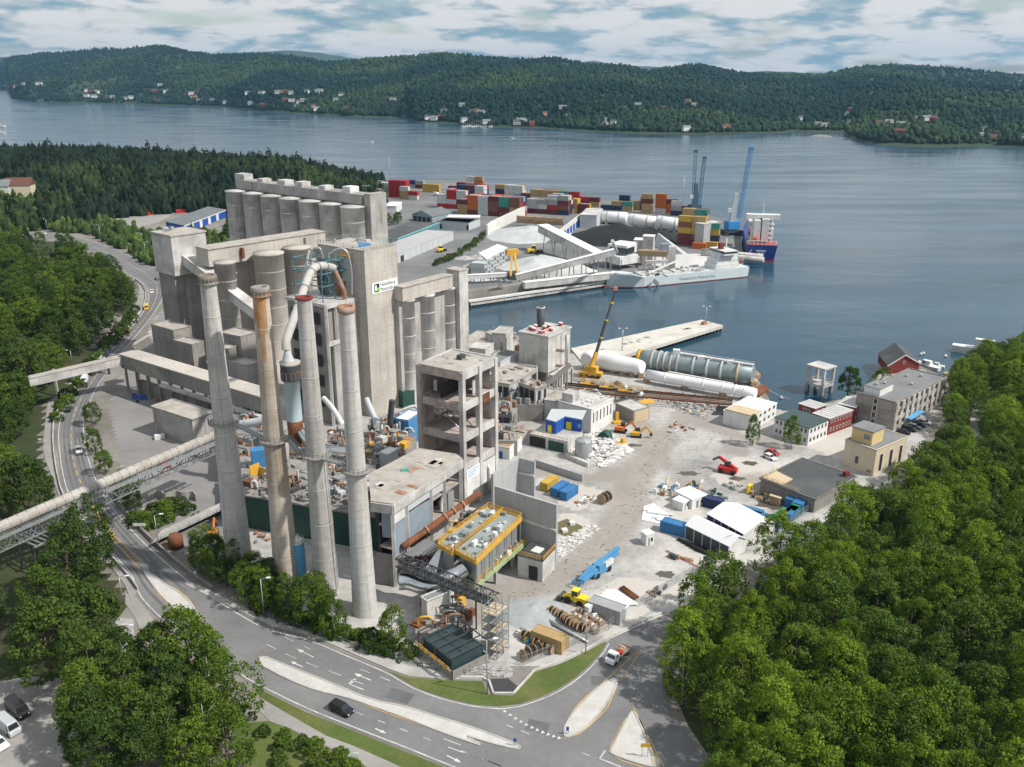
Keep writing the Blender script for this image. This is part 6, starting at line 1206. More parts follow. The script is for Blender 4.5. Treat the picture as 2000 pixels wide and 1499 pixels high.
# ================================================================ HARBOUR
def shed(k,A,B,C,z,wm,rm,lab,name='harbour_shed'):rr=quad(k,A,B,C,z);return building(name,lab,'building',rr,0,z,wm,rm,0,over=.5),rr
t,r=shed('e',(275,1200),(120,1060),(1118,868),6,palecl,mat('pale_grey_roof',(.40,.40,.41),.8,.08,.1),'long pale blue-grey shed with light roof in the harbour');wallbox(MB(),r[0],r[1],.05,.1,.1,3.8,.1).build('door',void,t)
for i in range(9):wallbox(MB(),r[0],r[1],.1+i*.1,.1045+i*.1,.2,5.4,.12).build('cladding_rib',conc_l,t)
t,r=shed('e',(275,985),(-40,905),(912,735),5.5,teal,dark_roof,'long dark roofed shed with teal edge behind the pale shed');MB().beam(V(*r[0][:2],5.6),V(*r[1][:2],5.6),.9,.8).build('teal_gutter',mat('light_teal',(.16,.40,.42),.6),t)
a,b,c=W('e',500,605,5),W('e',800,645,5),W('e',1085,580,5);t=gable('gabled_shed','dark grey gabled shed with open bays in the harbour',[a,b,b+(c-b),a+(c-b)],5,8.5,bluegrey,mat('slate_roof',(.15,.165,.175),.8,.1,.1),trim=None)
for i in range(4):wallbox(MB(),a,b,.08+i*.22,.24+i*.22,.2,4,.12).build('open_bay',void,t)
t,r=shed('e',(1350,728),(1180,610),(1520,665),6,palecl,grey_roof,'grey roofed harbour shed with a dark doorway, first behind the crossing');
r2=quad('e',(1350,728),(905,690),(1450,680),6);t=building('harbour_office','low pale harbour building with wide grey roof beside the containers','building',[r2[3],r2[0],r2[1],r2[2]],0,6,palecl,grey_roof,0,over=.6)
for s0 in(.1,.93):wallbox(MB(),r2[3],r2[0],s0,s0+.06,.1,3.8,.12).build('door',void,t)
t,r=shed('e',(1490,655),(1060,615),(1520,620),6.6,white,whiteS,'white roofed strip of the harbour shed before the containers');t,r=shed('e',(260,480),(215,390),(345,420),6,white,whiteS,'small white shed near the rock face')
a,b,c=W('G',335,415,6),W('G',640,300,6),W('G',200,385,6);rr=[a,b,b+(c-a),c];t=building('blue_warehouse','long blue warehouse with white doors beyond the trees','building',rr,0,6,blue,mat('slate_roof',(.15,.165,.175)),0,over=.6)
for i in range(4):wallbox(MB(),a,b,.14+i*.2,.20+i*.2,.1,5,.15).build('white_pillar',white,t)
wallbox(MB(),a,b,.0,1.0,5.2,5.9,.3).build('white_fascia',white,t)
sheet('lorry_park',px((140,440),(200,418),(300,408),(345,415),(310,435),(230,455)),.03,path_m)
def cwall2(lab,a,b,z1,th=1.2,mt=conc_l,name='store_wall'):
 d=(b-a);d.z=0;n=V(-d.y,d.x,0).normalized()*th;t=thing(name,lab,'wall',V(a.x,a.y,0));k=max(1,round(d.length/6))
 for i in range(k):p,q_=a+d*(i/k),a+d*((i+1)/k)-d.normalized()*.06;MB().prism([p,q_,q_+n,p+n],0,z1).build('wall_panel',mt,t)
 return t
hz=8;whw=mat('white_concrete',(.62,.62,.60),.9,.08,.15,(.48,.47,.45),.5,streak=.15)
cwall2('pale concrete wall left side of the walled clinker store',W('D',1010,480,hz),W('D',1045,452,hz),hz,mt=whw);cwall2('long pale left wall of the walled clinker store',W('D',1045,452,hz),W('D',1318,325,hz),hz,mt=whw)
t=cwall2('right wall of the clinker store with a row of blue doors',W('D',1560,535,hz),W('D',1762,378,hz),hz,mt=whw);a_,b_=W('D',1560,535,hz),W('D',1762,378,hz)
for i in range(7):wallbox(MB(),a_,b_,.2+i*.115,.28+i*.115,.2,5,.15).build('blue_door',blue,t)
t,r=shed('D',(1862,402),(1760,370),(1910,352),10,palecl,conc_l,'tall grey block at the end of the store with blue doors','end_block')
t=thing('timber_gantry','brown timber gantry across the head of the walled store','gantry',W('D',1430,470));MB().beam(W('D',1240,420,6),W('D',1600,440,6),3,2.5).build('beam',wood,t);MB().beam(W('D',1240,440,2),W('D',1600,460,2),2,3.5).build('lower_beam',wood,t)
for i in range(6):f=i/5;p=lerp(W('D',1240,420,6),W('D',1600,440,6),f);MB().beam(V(p.x,p.y,0),V(p.x,p.y,8),.6).build('post',wood,t)
grey_heap=mat('grey_clinker',(.46,.48,.49),.95,.15,.15,(.34,.355,.36),.6,bump=.5,bscale=2);coal=mat('coal',(.018,.018,.02),.9,.3,.2,bump=.6);sandm=mat('white_sand',(.52,.51,.50),.95,.1,.15)
pile('clinker_heap','grey clinker heap filling the walled store',W('D',1330,560),32,34,7,grey_heap,1);pile('coal_heap','wide black coal heap behind the ship loader',W('f',1180,520),40,36,11,coal,2);pile('coal_heap','black coal heap beside the white tanks',W('f',1480,520),28,28,8,coal,5)
pile('limestone_heap','grey stone heap between the two quay conveyors',W('D',1420,800),26,20,7,grey_heap,7);pile('sand_heap','pale sand heap right by the quay conveyor',W('D',1690,870),20,13,7,sandm,8);pile('gypsum_heap','white spread of gypsum behind the pale ship',W('g',760,740),30,24,3,sandm,9)
pile('ash_heap','low grey heap left of the quay grab crane',W('D',1000,900),18,7,2,grey_heap,12)
for i,(x,y,h)in enumerate(((900,800,2),(960,730,2.5),(1010,690,2),(830,740,1.5))):pile('spoil_heap',['nearest','second','third','left'][i]+' low stone spoil heap along the strip left of the grey cabin block',W('D',x,y),7,6,h,rubble_m,20+i)
def conv(lab,p0,p1,w_,h_,mt,posts=4,cover=white,name='conveyor'):
 t=thing(name,lab,'conveyor',V(p0.x,p0.y,0));MB().beam(p0,p1,w_,h_).build('casing',mt,t);MB().beam(p0+V(0,0,h_/2+.12),p1+V(0,0,h_/2+.12),w_+.4,.22).build('cover',cover,t)
 for i in range(posts):
  p=lerp(p0,p1,(i+.5)/posts)
  if p.z>3:
   for s_ in(-1,1):MB().beam(V(p.x+s_*w_*.45,p.y,0),V(p.x+s_*w_*.3,p.y,p.z-h_/2),.5).build('post',steel,t)
 return t
conv('broad white sloping conveyor descending from the walled store to the loader',W('D',1440,505,14),W('D',1890,735,7),7,5,conc_l,5,whiteS);conv('long pale quay conveyor rising to the ship loader tower',W('D',1230,890,4),W('f',1140,660,17),3.6,3.2,conc_l,8,whiteS)
conv('flat pale conveyor along the quay edge',W('D',1290,950,4),W('f',1150,905,4),3.6,3.2,conc_l,6,whiteS);conv('left end of the quay conveyor behind the slim silos',W('D',850,885,4),W('D',1160,868,4),2.4,2,white,4,whiteS)
b0=W('f',1290,880);t=thing('ship_loader','white ship loader house with a dark glass front above the pale ship','ship loader',b0);dL=b0.y+6
def pbox(name,k,A,B,C,z0,z1,mt,par):rr=quad(k,A,B,C,z1);MB().prism(rr,z0,z1).build(name,mt,par);return rr
zf=lambda y,d=0:PD(*q('f',1250,y),dL+d).z
zt,zm,zl=zf(600,4),zf(695,4),zf(870)
rr=pbox('cab','f',(1268,600),(1172,545),(1395,560),zm,zt,white,t);zg0,zg1=lerp(zm,zt,.05),lerp(zm,zt,.72);wallbox(MB(),rr[3],rr[0],.1,1.0,zg0,zg1,.3).build('glazing',glass_m,t);wallbox(MB(),rr[0],rr[1],.0,.6,zg0,zg1,.3).build('glazing',glass_m,t)
zh=zf(720);rr=pbox('lower_house','f',(1195,720),(1110,675),(1400,690),max(3,zl),min(zh,zm-.1),white,t)
for s_ in(.06,.94):
 for q_ in(.06,.94):MB().box(at(rr,s_,q_,0),1.5,1.5,6,0).build('leg',steel_d,t)
MB().tube([W('f',1160,660,18),W('f',1115,545,28)],.9,8).build('spout',white,t)
t,r=shed('f',(1490,540),(1350,525),(1505,515),14,cream,white,'beige annex behind the ship loader','loader_annex');t,r=shed('f',(1550,500),(1450,480),(1565,480),18,conc_l,white,'small pale tower behind the ship loader','loader_tower')
a,b,c=W('f',1560,560),W('f',1880,740),W('f',1590,460)
MB().add([W('f',1545,600,0),W('f',1900,720,0),W('f',1920,690,0),W('f',1600,560,0),PD(*q('f',1590,462),W('f',1590,590).y),PD(*q('f',1615,470),W('f',1615,570).y)],[(0,1,4),(1,2,5,4),(2,3,5),(3,0,4,5),(0,3,2,1)]).build('canopy_roof',palecl,label='steep white sloping canopy behind the ship loader',cat='canopy')
t=thing('loader_gantry','concrete gantry and machinery on the quay beside the ship loader','gantry',W('f',1510,880))
for x in(1462,1555,1640,1680):p=W('f',x,905);MB().beam(p,V(p.x,p.y,15),1.1).build('leg',conc_l,t)
MB().beam(W('f',1462,770,15),W('f',1690,760,15),2.5,1.5).build('beam',conc_l,t);MB().beam(W('f',1390,670,18),W('f',1690,680,18),4,3).build('machinery_deck',wood,t);MB().box(W('f',1660,690,17),4,4,6).build('blue_cabin',bluegrey,t);MB().box(W('f',1720,870,0),5,5,15).build('stair_tower',conc_l,t)
rq=random.Random(12)
for i in range(24):p=W('f',rq.uniform(1340,1700),rq.uniform(800,920),rq.uniform(.5,6));MB().tube([p,p+V(rq.uniform(-4,4),rq.uniform(-3,3),rq.uniform(-1,3))],rq.uniform(.2,.6),6).build('pipe',[steel,galv,conc_l,steel_d][i%4],t)
r=quad('D',(985,780),(885,770),(1165,660),8.5);t=thing('cabin_stack','three-storey stack of grey site cabins on the quay strip','cabins',V(*(sum(r,V(0,0,0))/4)[:2],0))
for fl in range(3):
 for i in range(8):
  rr=[at(r,i/8+.003,0,0),at(r,(i+1)/8-.003,0,0),at(r,(i+1)/8-.003,1,0),at(r,i/8+.003,1,0)];o=MB().prism(rr,fl*2.8+.03,fl*2.8+2.77).build('cabin',[palecl,galv][(i+fl)%2],t);wallbox(MB(),rr[0],rr[1],.3,.7,fl*2.8+1,fl*2.8+2.1,.08).build('window',glass_m,o)
MB().prism(WL('D',[(940,700),(1085,630),(1165,655),(1000,745)],9),8.6,9.1).build('white_canopy',whiteS,label='white tarpaulin roof on the site cabins',cat='canopy')
b=W('D',1210,900);t=thing('grab_crane','yellow-brown quay grab crane with an A-shaped boom','crane',b);MB().box(b,7,7,4,.3).build('base',steel_d,t);h=ZT(b,q('D',0,690)[1])
for x in(1190,1250):MB().beam(W('D',x,880,4),PD(*q('D',1200+(x-1190)*.3,700),b.y),1.1).build('leg',yellow,t)
MB().box(PD(*q('D',1200,710),b.y),7,3,3,.4).build('cab',yellow,t);MB().beam(b+V(-4,0,0),b+V(-14,-3,3),3,1.5).build('grab',rusty,t)
t=thing('quay_tripod','slim steel tripod on the quay edge left of the grab crane','tripod',W('D',1105,1010))
for x in(1080,1105,1135):MB().beam(W('D',x,1015),W('D',1105,900,10),.4).build('leg',galv,t)
qa,qb=P(915,590),P(1200,549);t=thing('quay_wall','pale quay kerb with black tyre fenders facing the basin','quay',V(qa.x,qa.y,WZ));MB().beam(qa+V(0,0,.3),qb+V(0,0,.3),2.4,.9).build('kerb',whw,t);MB().beam(qa+V(1,-1.4,-1.1),qb+V(1,-1.4,-1.1),.5,1.0).build('ledge',conc_l,t)
for i in range(46):p=lerp(qa,qb,i/45)+V(.6,-1.2,-1.3);MB().box(V(p.x,p.y,-2.6),.9,.7,2.0,.55).build('fender',black,t)
MB().prism([lerp(qa,qb,.0)+V(-1,4,0),qb+V(-1,4,0),qb+V(-3,9,0),qa+V(-3,9,0)],.02,4.2).build('quay_bunker',conc_d,label='dark low bunker wall running along the quay behind the kerb',cat='wall')
for i,(x0,y0,x1,y1,rr)in enumerate(((1020,292,1262,305,60),(1298,318,1562,350,62),(1592,345,1862,385,68))):
 a=W('f',x0,y0+20,0);da=P(*q('f',(x0+x1)/2,y1+62)).y;a,b=PD(*q('f',x0,y0),da+4),PD(*q('f',x1,y1),da-4);sc=FOC/(da*CP+100*SP);rd=rr*.185/sc;u=(b-a).normalized();zc_=(a.z+b.z)/2
 t=thing('storage_tank',['left','middle','right'][i]+' one of three huge white horizontal tanks in the harbour','tank',V(a.x,a.y,0),'white horizontal tanks');MB().tube([a-u*1.5,a-u*.6,a,b,b+u*.6,b+u*1.5],[rd*.45,rd*.86,rd,rd,rd*.86,rd*.45],28).build('shell',whiteS,t)
 for f in(.2,.72):p=lerp(a,b,f);MB().tube([p-u*.5,p+u*.5],rd*1.03,28).build('band',conc_l,t);MB().box(V(p.x,p.y,0),1.6,rd*1.7,max(.6,p.z-rd*.8),math.atan2(u.y,u.x)).build('cradle',conc_l,t)
def container_mesh():
 m=MB();m.box(V(0,0,.12),6.0,2.36,2.4)
 for sx in(-1,1):
  for sy in(-1,1):m.box(V(sx*2.97,sy*1.15,0),.16,.16,2.6)
 for s in(-1,1):m.box(V(0,s*1.16,0),5.9,.14,.16);m.box(V(0,s*1.16,2.45),5.9,.14,.14)
 for i in range(9):
  for s in(-1,1):m.box(V(-2.6+i*.65,s*1.19,.2),.3,.06,2.2)
 me=bpy.data.meshes.new('container');me.from_pydata([tuple(p)for p in m.v],[],m.f);return me
CM=container_mesh()
CCOL=dict(maroon=(.15,.03,.03),red=(.40,.025,.025),orange=(.50,.13,.02),tan=(.40,.28,.13),white=(.55,.56,.56),grey=(.32,.33,.34),teal=(.06,.28,.22),navy=(.025,.04,.11),brown=(.20,.08,.05),yellow=(.50,.33,.06),green=(.02,.22,.10),blue=(.04,.17,.38))
CMAT={k:mat('container_'+k,v,.55,.12,.5,tuple(x*.7 for x in v),.4,streak=.15)for k,v in CCOL.items()}
CM.materials.append(CMAT['red']);KS=1.5;CU=V(math.cos(R(-24)),math.sin(R(-24)),0);CV=V(-CU.y,CU.x,0)
rc=random.Random(17)
def container(pos,rz,col,lab,grp,s=(1,1,1)):
 o=bpy.data.objects.new('shipping_container',CM);COL.objects.link(o);o.location=pos;o.rotation_euler=(0,0,rz);o.scale=s;o.material_slots[0].link='OBJECT';o.material_slots[0].material=CMAT[col];tag(o,lab,'container',grp);return o
ORD=['first','second','third','fourth','fifth','sixth','seventh','eighth','ninth','tenth'];TIER=['ground','second','third','fourth','fifth']
def block(k,x,y,cols,deep,tiers,pal,where,first=None):
 b=W(k,x,y);grp='containers in '+where
 for c in range(cols):
  h=tiers[c%len(tiers)]
  for d in range(deep):
   hh_=max(1,h-(1 if rc.random()<.15 and d else 0))
   for z in range(hh_):
    if d and z<hh_-1 and c<cols-1:continue
    col=(first[c][z]if first and d==0 else rc.choice(pal));p=b+(CU*c*6.3+CV*d*2.55+V(0,0,z*2.62+.03))*KS
    container(p,math.atan2(CU.y,CU.x),col,f'{col} container, {TIER[z]} tier, {ORD[c]} column, {ORD[d]} row, {where}',grp,(KS,)*3)
F1=[['tan','tan','maroon'],['maroon','orange','orange','orange'],['white','white','white','white'],['maroon','brown','brown','maroon'],['brown','maroon','teal','teal'],['maroon','tan','brown','brown'],['maroon','red','navy','navy']]
block('D',820,392,6,4,[3,4,4,4,4,4],['maroon','white','grey','navy','brown','red'],'big central block',F1)
block('D',1355,385,4,4,[3,3,4,4],['white','grey','navy','maroon'],'block right of the store',[['maroon','white','white'],['maroon','white','grey'],['maroon','red','grey','white'],['navy','brown','maroon','grey']])
block('D',660,345,4,3,[3,4,4,3],['white','red','maroon','grey'],'block left of centre',[['red','white','white'],['red','white','red','red'],['maroon','maroon','white','white'],['maroon','maroon','maroon']])
block('D',740,262,4,3,[2,3,3,3],['red','white','maroon','navy'],'rear left block');block('D',1110,262,3,2,[3,3,3],['tan','navy','white'],'small rear block',[['navy','navy','tan'],['white','white','white'],['grey','white','white']])
block('D',1310,300,5,2,[2,3,3,3,2],['tan','maroon','brown'],'rear tan row',[['tan','maroon'],['tan','tan','tan'],['maroon','tan','tan'],['tan','tan','tan'],['brown','teal']])
block('D',1610,320,4,1,[3,3,2,2],['maroon','red'],'row behind grey block',[['maroon','maroon','teal'],['maroon','red','red'],['navy','red'],['tan','maroon']]);block('D',1675,385,3,2,[3,2,1],['yellow','maroon'],'stack near grey block',[['yellow','yellow','yellow'],['maroon','maroon'],['navy']])
block('f',1240,210,3,1,[3,2,3],['tan','maroon'],'row above white tanks',[['maroon','maroon','navy'],['tan','tan'],['maroon','brown','tan']]);block('f',1480,250,1,1,[4],['tan'],'tall stack above tanks',[['tan','tan','maroon','tan']]);block('f',1625,250,2,1,[4,3],['orange'],'stack above right tank',[['white','orange','orange','orange'],['orange','orange','maroon']]);block('f',1790,275,2,1,[3,2],['grey'],'stack by dark crane',[['navy','grey','white'],['maroon','maroon']])
block('f',1050,215,3,1,[1,2,2],['navy','tan'],'row behind left tank',[['navy'],['navy','tan'],['tan','teal']])
block('g',640,520,3,1,[5,5,4],['tan'],'stack before blank block',[['maroon','maroon','yellow','brown','yellow'],['maroon','brown','yellow','tan','tan'],['brown','navy','yellow','teal']]);block('g',690,330,2,2,[4,4],['tan','maroon','yellow'],'stack beside right tank',[['tan','maroon','tan','tan'],['maroon','teal','yellow','teal']]);block('g',840,575,1,1,[1],['orange'],'quay before blank block',[['orange']]);block('g',985,560,1,1,[1],['yellow'],'quay beside blank block',[['yellow']])
block('D',280,262,2,2,[4,4],['red'],'stack by rock face',[['red','red','red','red'],['red','red','red','red']]);block('D',365,278,2,1,[3,2],['white'],'stack beside red stack',[['tan','tan','white'],['white','red']]);block('D',200,245,2,2,[3,3],['white'],'stack behind red stack',[['white','white','white'],['white','white','white']]);block('D',185,165,4,1,[1,1,1,1],['red','navy','maroon'],'far left sea row',None);block('D',420,190,2,1,[2,2],['blue','grey'],'far grey stack',[['grey','navy'],['maroon','grey']])
block('D',540,222,2,1,[2,2],['yellow'],'mid terminal stack',[['yellow','yellow'],['yellow','yellow']]);block('D',740,205,4,1,[1,2,2,2],['tan','yellow','maroon'],'far sea row',[['maroon'],['tan','maroon'],['yellow','tan'],['red','red']]);block('D',880,190,2,1,[3,3],['white'],'lone sea edge stack',[['yellow','white','white'],['navy','orange','tan']])
block('D',945,300,3,1,[2,1,2],['orange','red'],'row behind big block',[['orange','orange'],['white'],['grey','orange']])
t,r=shed('g',(905,255),(870,225),(1120,222),16,conc_n,conc_l,'big blank grey concrete block beside the blue harbour crane','blank_block')
def lattice_crane(lab,base,top_px,boom_px,boom0_px,mt,mt2,cabm,boom2=None):
 t=thing('harbour_crane',lab,'crane',base);dB=base.y;tp=PD(*top_px,dB);m=MB()
 for i in range(2):
  for s in(-1,1):MB().box(base+V(s*5,-5+i*9,0),3,5,1.6,0).build('bogie',mt2,t)
 MB().box(base+V(0,0,1.6),13,11,1.6,.2).build('undercarriage',mt2,t);MB().box(base+V(0,0,4),9,7,5.5,.3).build('machine_house',cabm,t);MB().hexa([base+V(x,y,9)for x,y in((-1.9,-1.9),(1.9,-1.9),(1.9,1.9),(-1.9,1.9))],[tp+V(x,y,0)for x,y in((-1.3,-1.3),(1.3,-1.3),(1.3,1.3),(-1.3,1.3))]).build('mast',mt,t)
 MB().box(lerp(base,tp,.55)+V(-3.4,-1,0),2.6,2.4,2.8).build('cabin',white,t)
 for bp_,b0 in[(boom_px,boom0_px)]+([boom2]if boom2 else[]):
  e=PD(*bp_,dB+6);s_=PD(*b0,dB-1);MB().truss(s_,e,2.2,2.2,12,.26).build('boom',mt if boom2 is None else mt2,t);MB().box(e-V(0,0,.5),3,2.5,2.2).build('boom_head',mt,t);MB().beam(tp,lerp(s_,e,.75),.25).build('stay_rope',steel,t)
 return t
lattice_crane('tall blue harbour crane with grey mast beside the container ship',P(1428,458),(1438,378),(1467,292),(1443,425),blue_c,steel_d,mat('crane_cabin_blue',(.04,.24,.55),.5),None)
t=[o for o in bpy.data.objects if o.name.startswith('harbour_crane')][-1]
for ch in t.children:
 if ch.name.startswith('mast'):ch.data.materials.clear();ch.data.materials.append(palecl)
lattice_crane('dark blue-grey harbour crane with two raised booms behind the container stacks',P(1356,423),(1360,358),(1376,310),(1364,408),mat('crane_slate',(.06,.13,.20),.5),mat('crane_slate',(.06,.13,.20)),mat('crane_dark_teal',(.05,.09,.12),.6),((1359,297),(1353,400)))
def loft(name,st,org,u,mt,par,zs):
 n=V(-u.y,u.x,0);vs=[];fs=[]
 for x,hd,hw,z in st:vs+=[org+u*x+n*hd+V(0,0,z),org+u*x+n*hw+V(0,0,zs),org+u*x-n*hw+V(0,0,zs),org+u*x-n*hd+V(0,0,z)]
 k=len(st)
 for i in range(k-1):fs+=[(i*4+j,i*4+j+1,i*4+j+5,i*4+j+4)for j in range(3)]+[(i*4+4,i*4+7,i*4+3,i*4)]
 fs+=[(3,2,1,0),(k*4-4,k*4-3,k*4-2,k*4-1)];return MB().add(vs,fs).build(name,mt,par)
o0=P(1486,511,WZ);o0.z=0;e0=P(1468,446,WZ);e0.z=0;u=(e0-o0).normalized();n=V(-u.y,u.x,0);t=thing('container_ship','blue hulled container ship seen from the stern at the harbour end','ship',V(o0.x,o0.y,WZ));B_=9.3
hullb=mat('ship_blue',(.018,.045,.22),.4,.08,.3);loft('hull',[(0,B_,B_*.8,7.5),(8,B_,B_*.95,7),(70,B_,B_,6.5),(92,B_*.75,B_*.6,8),(104,.4,.2,9.5)],o0,u,hullb,t,WZ-.5);rz=math.atan2(u.y,u.x)
loft('boot_top',[(-.05,B_*.86,B_*.82,-1.7),(8,B_*.97,B_*.96,-1.7),(70,B_*1.01,B_*1.01,-1.7),(92,B_*.66,B_*.62,-1.7),(103,.3,.3,-1.7)],o0,u,red,t,WZ-.6)
def sb(nm,x,y,z,lx,ly,lz,mt,par=None):c=o0+u*x+n*y;return MB().box(V(c.x,c.y,z),lx,ly,lz,rz).build(nm,mt,par or t)
sb('poop_deck',9,0,7.5,16,17.6,.3,red);
for k in range(5):d_=sb('deckhouse',15,0,7.8+k*2.9,9-k*.6,14-(k>2)*2,2.8,white);[sb('window',15-(9-k*.6)/2-.05,-4.5+j*3,8.9+k*2.9,.1,1.2,1.0,glass_m,t)for j in range(4)]
sb('bridge',15,0,22.3,6,21,2.8,white);sb('funnel',9,3.5,9,4.5,4,13,white);sb('funnel',9,-1.5,9,4.5,4.5,14,white);sb('lifeboat',4,4.5,10,6,2,2,mat('lifeboat_orange',(.7,.08,.03),.5));sb('mast',17,0,25,.5,.5,7,white);sb('dark_stair',12,.5,9,1,2.5,14,void)
for k in range(2):pts=[o0+u*x+n*y+V(0,0,7.6)for x,y in((12,9),(.2,9),(.2,-9),(12,-9))]
MB().rail(pts,1.4,.14,2.2).build('railing',white,t)
for k in range(7):
 c=o0+u*.3+n*(-8+k*2.7);MB().beam(V(c.x,c.y,7.5),V(c.x,c.y,10),.3).build('stanchion',white,t)
sb('poop_beam',.4,0,10,.5,17.5,.5,white)
for i in range(2):
 for j in range(6):
  for k in range(rc.choice([2,3,4])):
   if i and k<2:continue
   c=o0+u*(26+i*13)+n*(-6.6+j*2.6);cc_=rc.choice(['maroon','white','white','grey','navy','brown','tan']);container(V(c.x,c.y,7.2+k*2.62),rz,cc_,f'{cc_} container on the ship, {ORD[i]} bay, {ORD[j]} stack, {TIER[k]} tier','containers aboard the container ship',(1.95,1,1))
def shiptext(word,size,org,ux,mt):return text(0,word,size,org,ux,V(0,0,1),mt,t)
for k in range(12):
 y_,z_,w_=(3.0-k*.85,3.6,.55)if k<7 else(2.0-(k-7)*.8,2.2,.5);c=o0-u*.1+n*y_;MB().box(V(c.x,c.y,z_),.06,w_,1.0 if k<7 else.8,rz).build('letter_mark',whiteS,t)
a,b=W('E',410,1190,WZ),W('E',1450,1086,WZ);a.z=b.z=0;u=(b-a).normalized();L_=(b-a).length;n=V(-u.y,u.x,0);B_=7.2;o0=a+n*B_;rz=math.atan2(u.y,u.x)
t=thing('cement_carrier','long pale grey-blue cement ship moored along the near quay','ship',V(o0.x,o0.y,WZ));hullw=mat('ship_pale',(.56,.62,.64),.5,.06,.2,streak=.2)
loft('hull',[(-2,.3,.2,5.6),(4,B_*.6,B_*.35,5.2),(11,B_*.95,B_*.75,4.6),(18,B_,B_,3.1),(L_*.7,B_,B_,3.0),(L_-4,B_,B_,3.2),(L_,B_*.95,B_*.85,3.4)],o0,u,hullw,t,WZ-.3);loft('boot_top',[(0,.3,.3,-2.1),(4,B_*.45,B_*.42,-2.1),(11,B_*.82,B_*.8,-2.1),(18,B_*1.01,B_*1.01,-2.1),(L_-3,B_*1.01,B_*1.01,-2.1),(L_+.05,B_*.9,B_*.88,-2.1)],o0,u,dkred,t,WZ-.4)
loft('bow_bulb',[(-3.4,.2,.2,-1.6),(-1.5,1.0,1.0,-1.2),(2,1.0,1.0,-1.6)],o0,u,mat('pale_red',(.6,.2,.16)),t,WZ-.5)
sb('deckhouse',L_*.83,0,3.2,15,11.5,2.8,white);sb('deckhouse',L_*.83,0,6,13,10.5,2.7,white);sb('deckhouse',L_*.84,0,8.7,11,9.5,2.6,white);br=sb('bridge',L_*.84,0,11.3,9,15,2.6,white);sb('bridge_window',L_*.84,0,12.3,9.2,15.1,1.0,glass_m,br);sb('mast',L_*.86,0,13.9,.6,.6,6,white);sb('radar_mast',L_*.82,0,13.9,2.5,2.5,3.5,dkred);sb('funnel',L_*.94,2,6,4,3,5.5,white)
for k in range(6):sb('cargo_hatch',22+k*(L_*.62-22)/5,0,3.0,8,8.5,1.1,conc_l)
MB().rail([o0+u*x+n*y+V(0,0,3.1)for x,y in((L_-1,-6.8),(20,-6.9))],1.2,.12,3).build('railing',white,t);MB().rail([o0+u*x+n*y+V(0,0,4.6)for x,y in((12,-6.4),(4,-4),(0,-1))],1.1,.12,2).build('railing',white,t)
MB().beam(o0+u*22+n*-3+V(0,0,4),o0+u*52+n*2+V(0,0,11),.9,.7).build('unloading_boom',white,t)
for k in range(16):sb('deck_gear',rc.uniform(14,L_*.68),rc.uniform(-5,5),3.1,rc.uniform(.8,3),rc.uniform(.6,1.5),rc.uniform(.8,2.2),[galv,teal,white,steel][k%4])
sb('flag',L_-1.5,0,4,.2,2.2,2.2,red);MB().tube([o0+u*(L_-1)+n*2+V(0,0,3.5),P(1478,478,5)],.12,5).build('mooring_line',conc_l,t)
tp=o0+u*(L_*.46)-n*(B_+.05)+V(0,0,-.6);shiptext('Powered by Natural Gas',2.4,tp,u,mat('hull_text',(.10,.20,.24),.6))
for i,(k,x,y,L2)in enumerate((('g',870,600,40),('g',870,640,30))):p=W(k,x,y,2.5);MB().tube([p,p+V(34,-20,0)],1.6,14).build('steel_tube',conc_l,label=['upper','lower'][i]+' of two long grey tubes lying behind the pale ship',cat='tube')
def mast(p,h,lab,two=True):
 t=thing('light_mast',lab,'mast',p,'light masts');MB().tube([p,p+V(0,0,h)],[.22,.12],6).build('pole',galv,t)
 for s in(-1,1):MB().beam(p+V(0,0,h),p+V(s*1.4,0,h+.6),.12).build('arm',galv,t);MB().box(p+V(s*1.5,0,h+.5),.9,.4,.25).build('lamp',whiteS,t)
mast(P(762,358),27,'tall light mast at the left end of the container terminal');mast(P(1333,408),27,'tall light mast behind the white tanks');mast(P(1215,685,.55),9,'light mast on the near half of the pier');mast(P(1378,634,.55),8,'light mast at the pier tip')
cl=px((728,428),(752,418),(755,372),(735,372));rubble('rock_face','grey rock face at the end of the forest ridge',cl,260,16,mat('rock',(.24,.225,.21),.95,.3,.3,(.13,.125,.115),.6,bump=.6),2,6,'rock',seed=3)
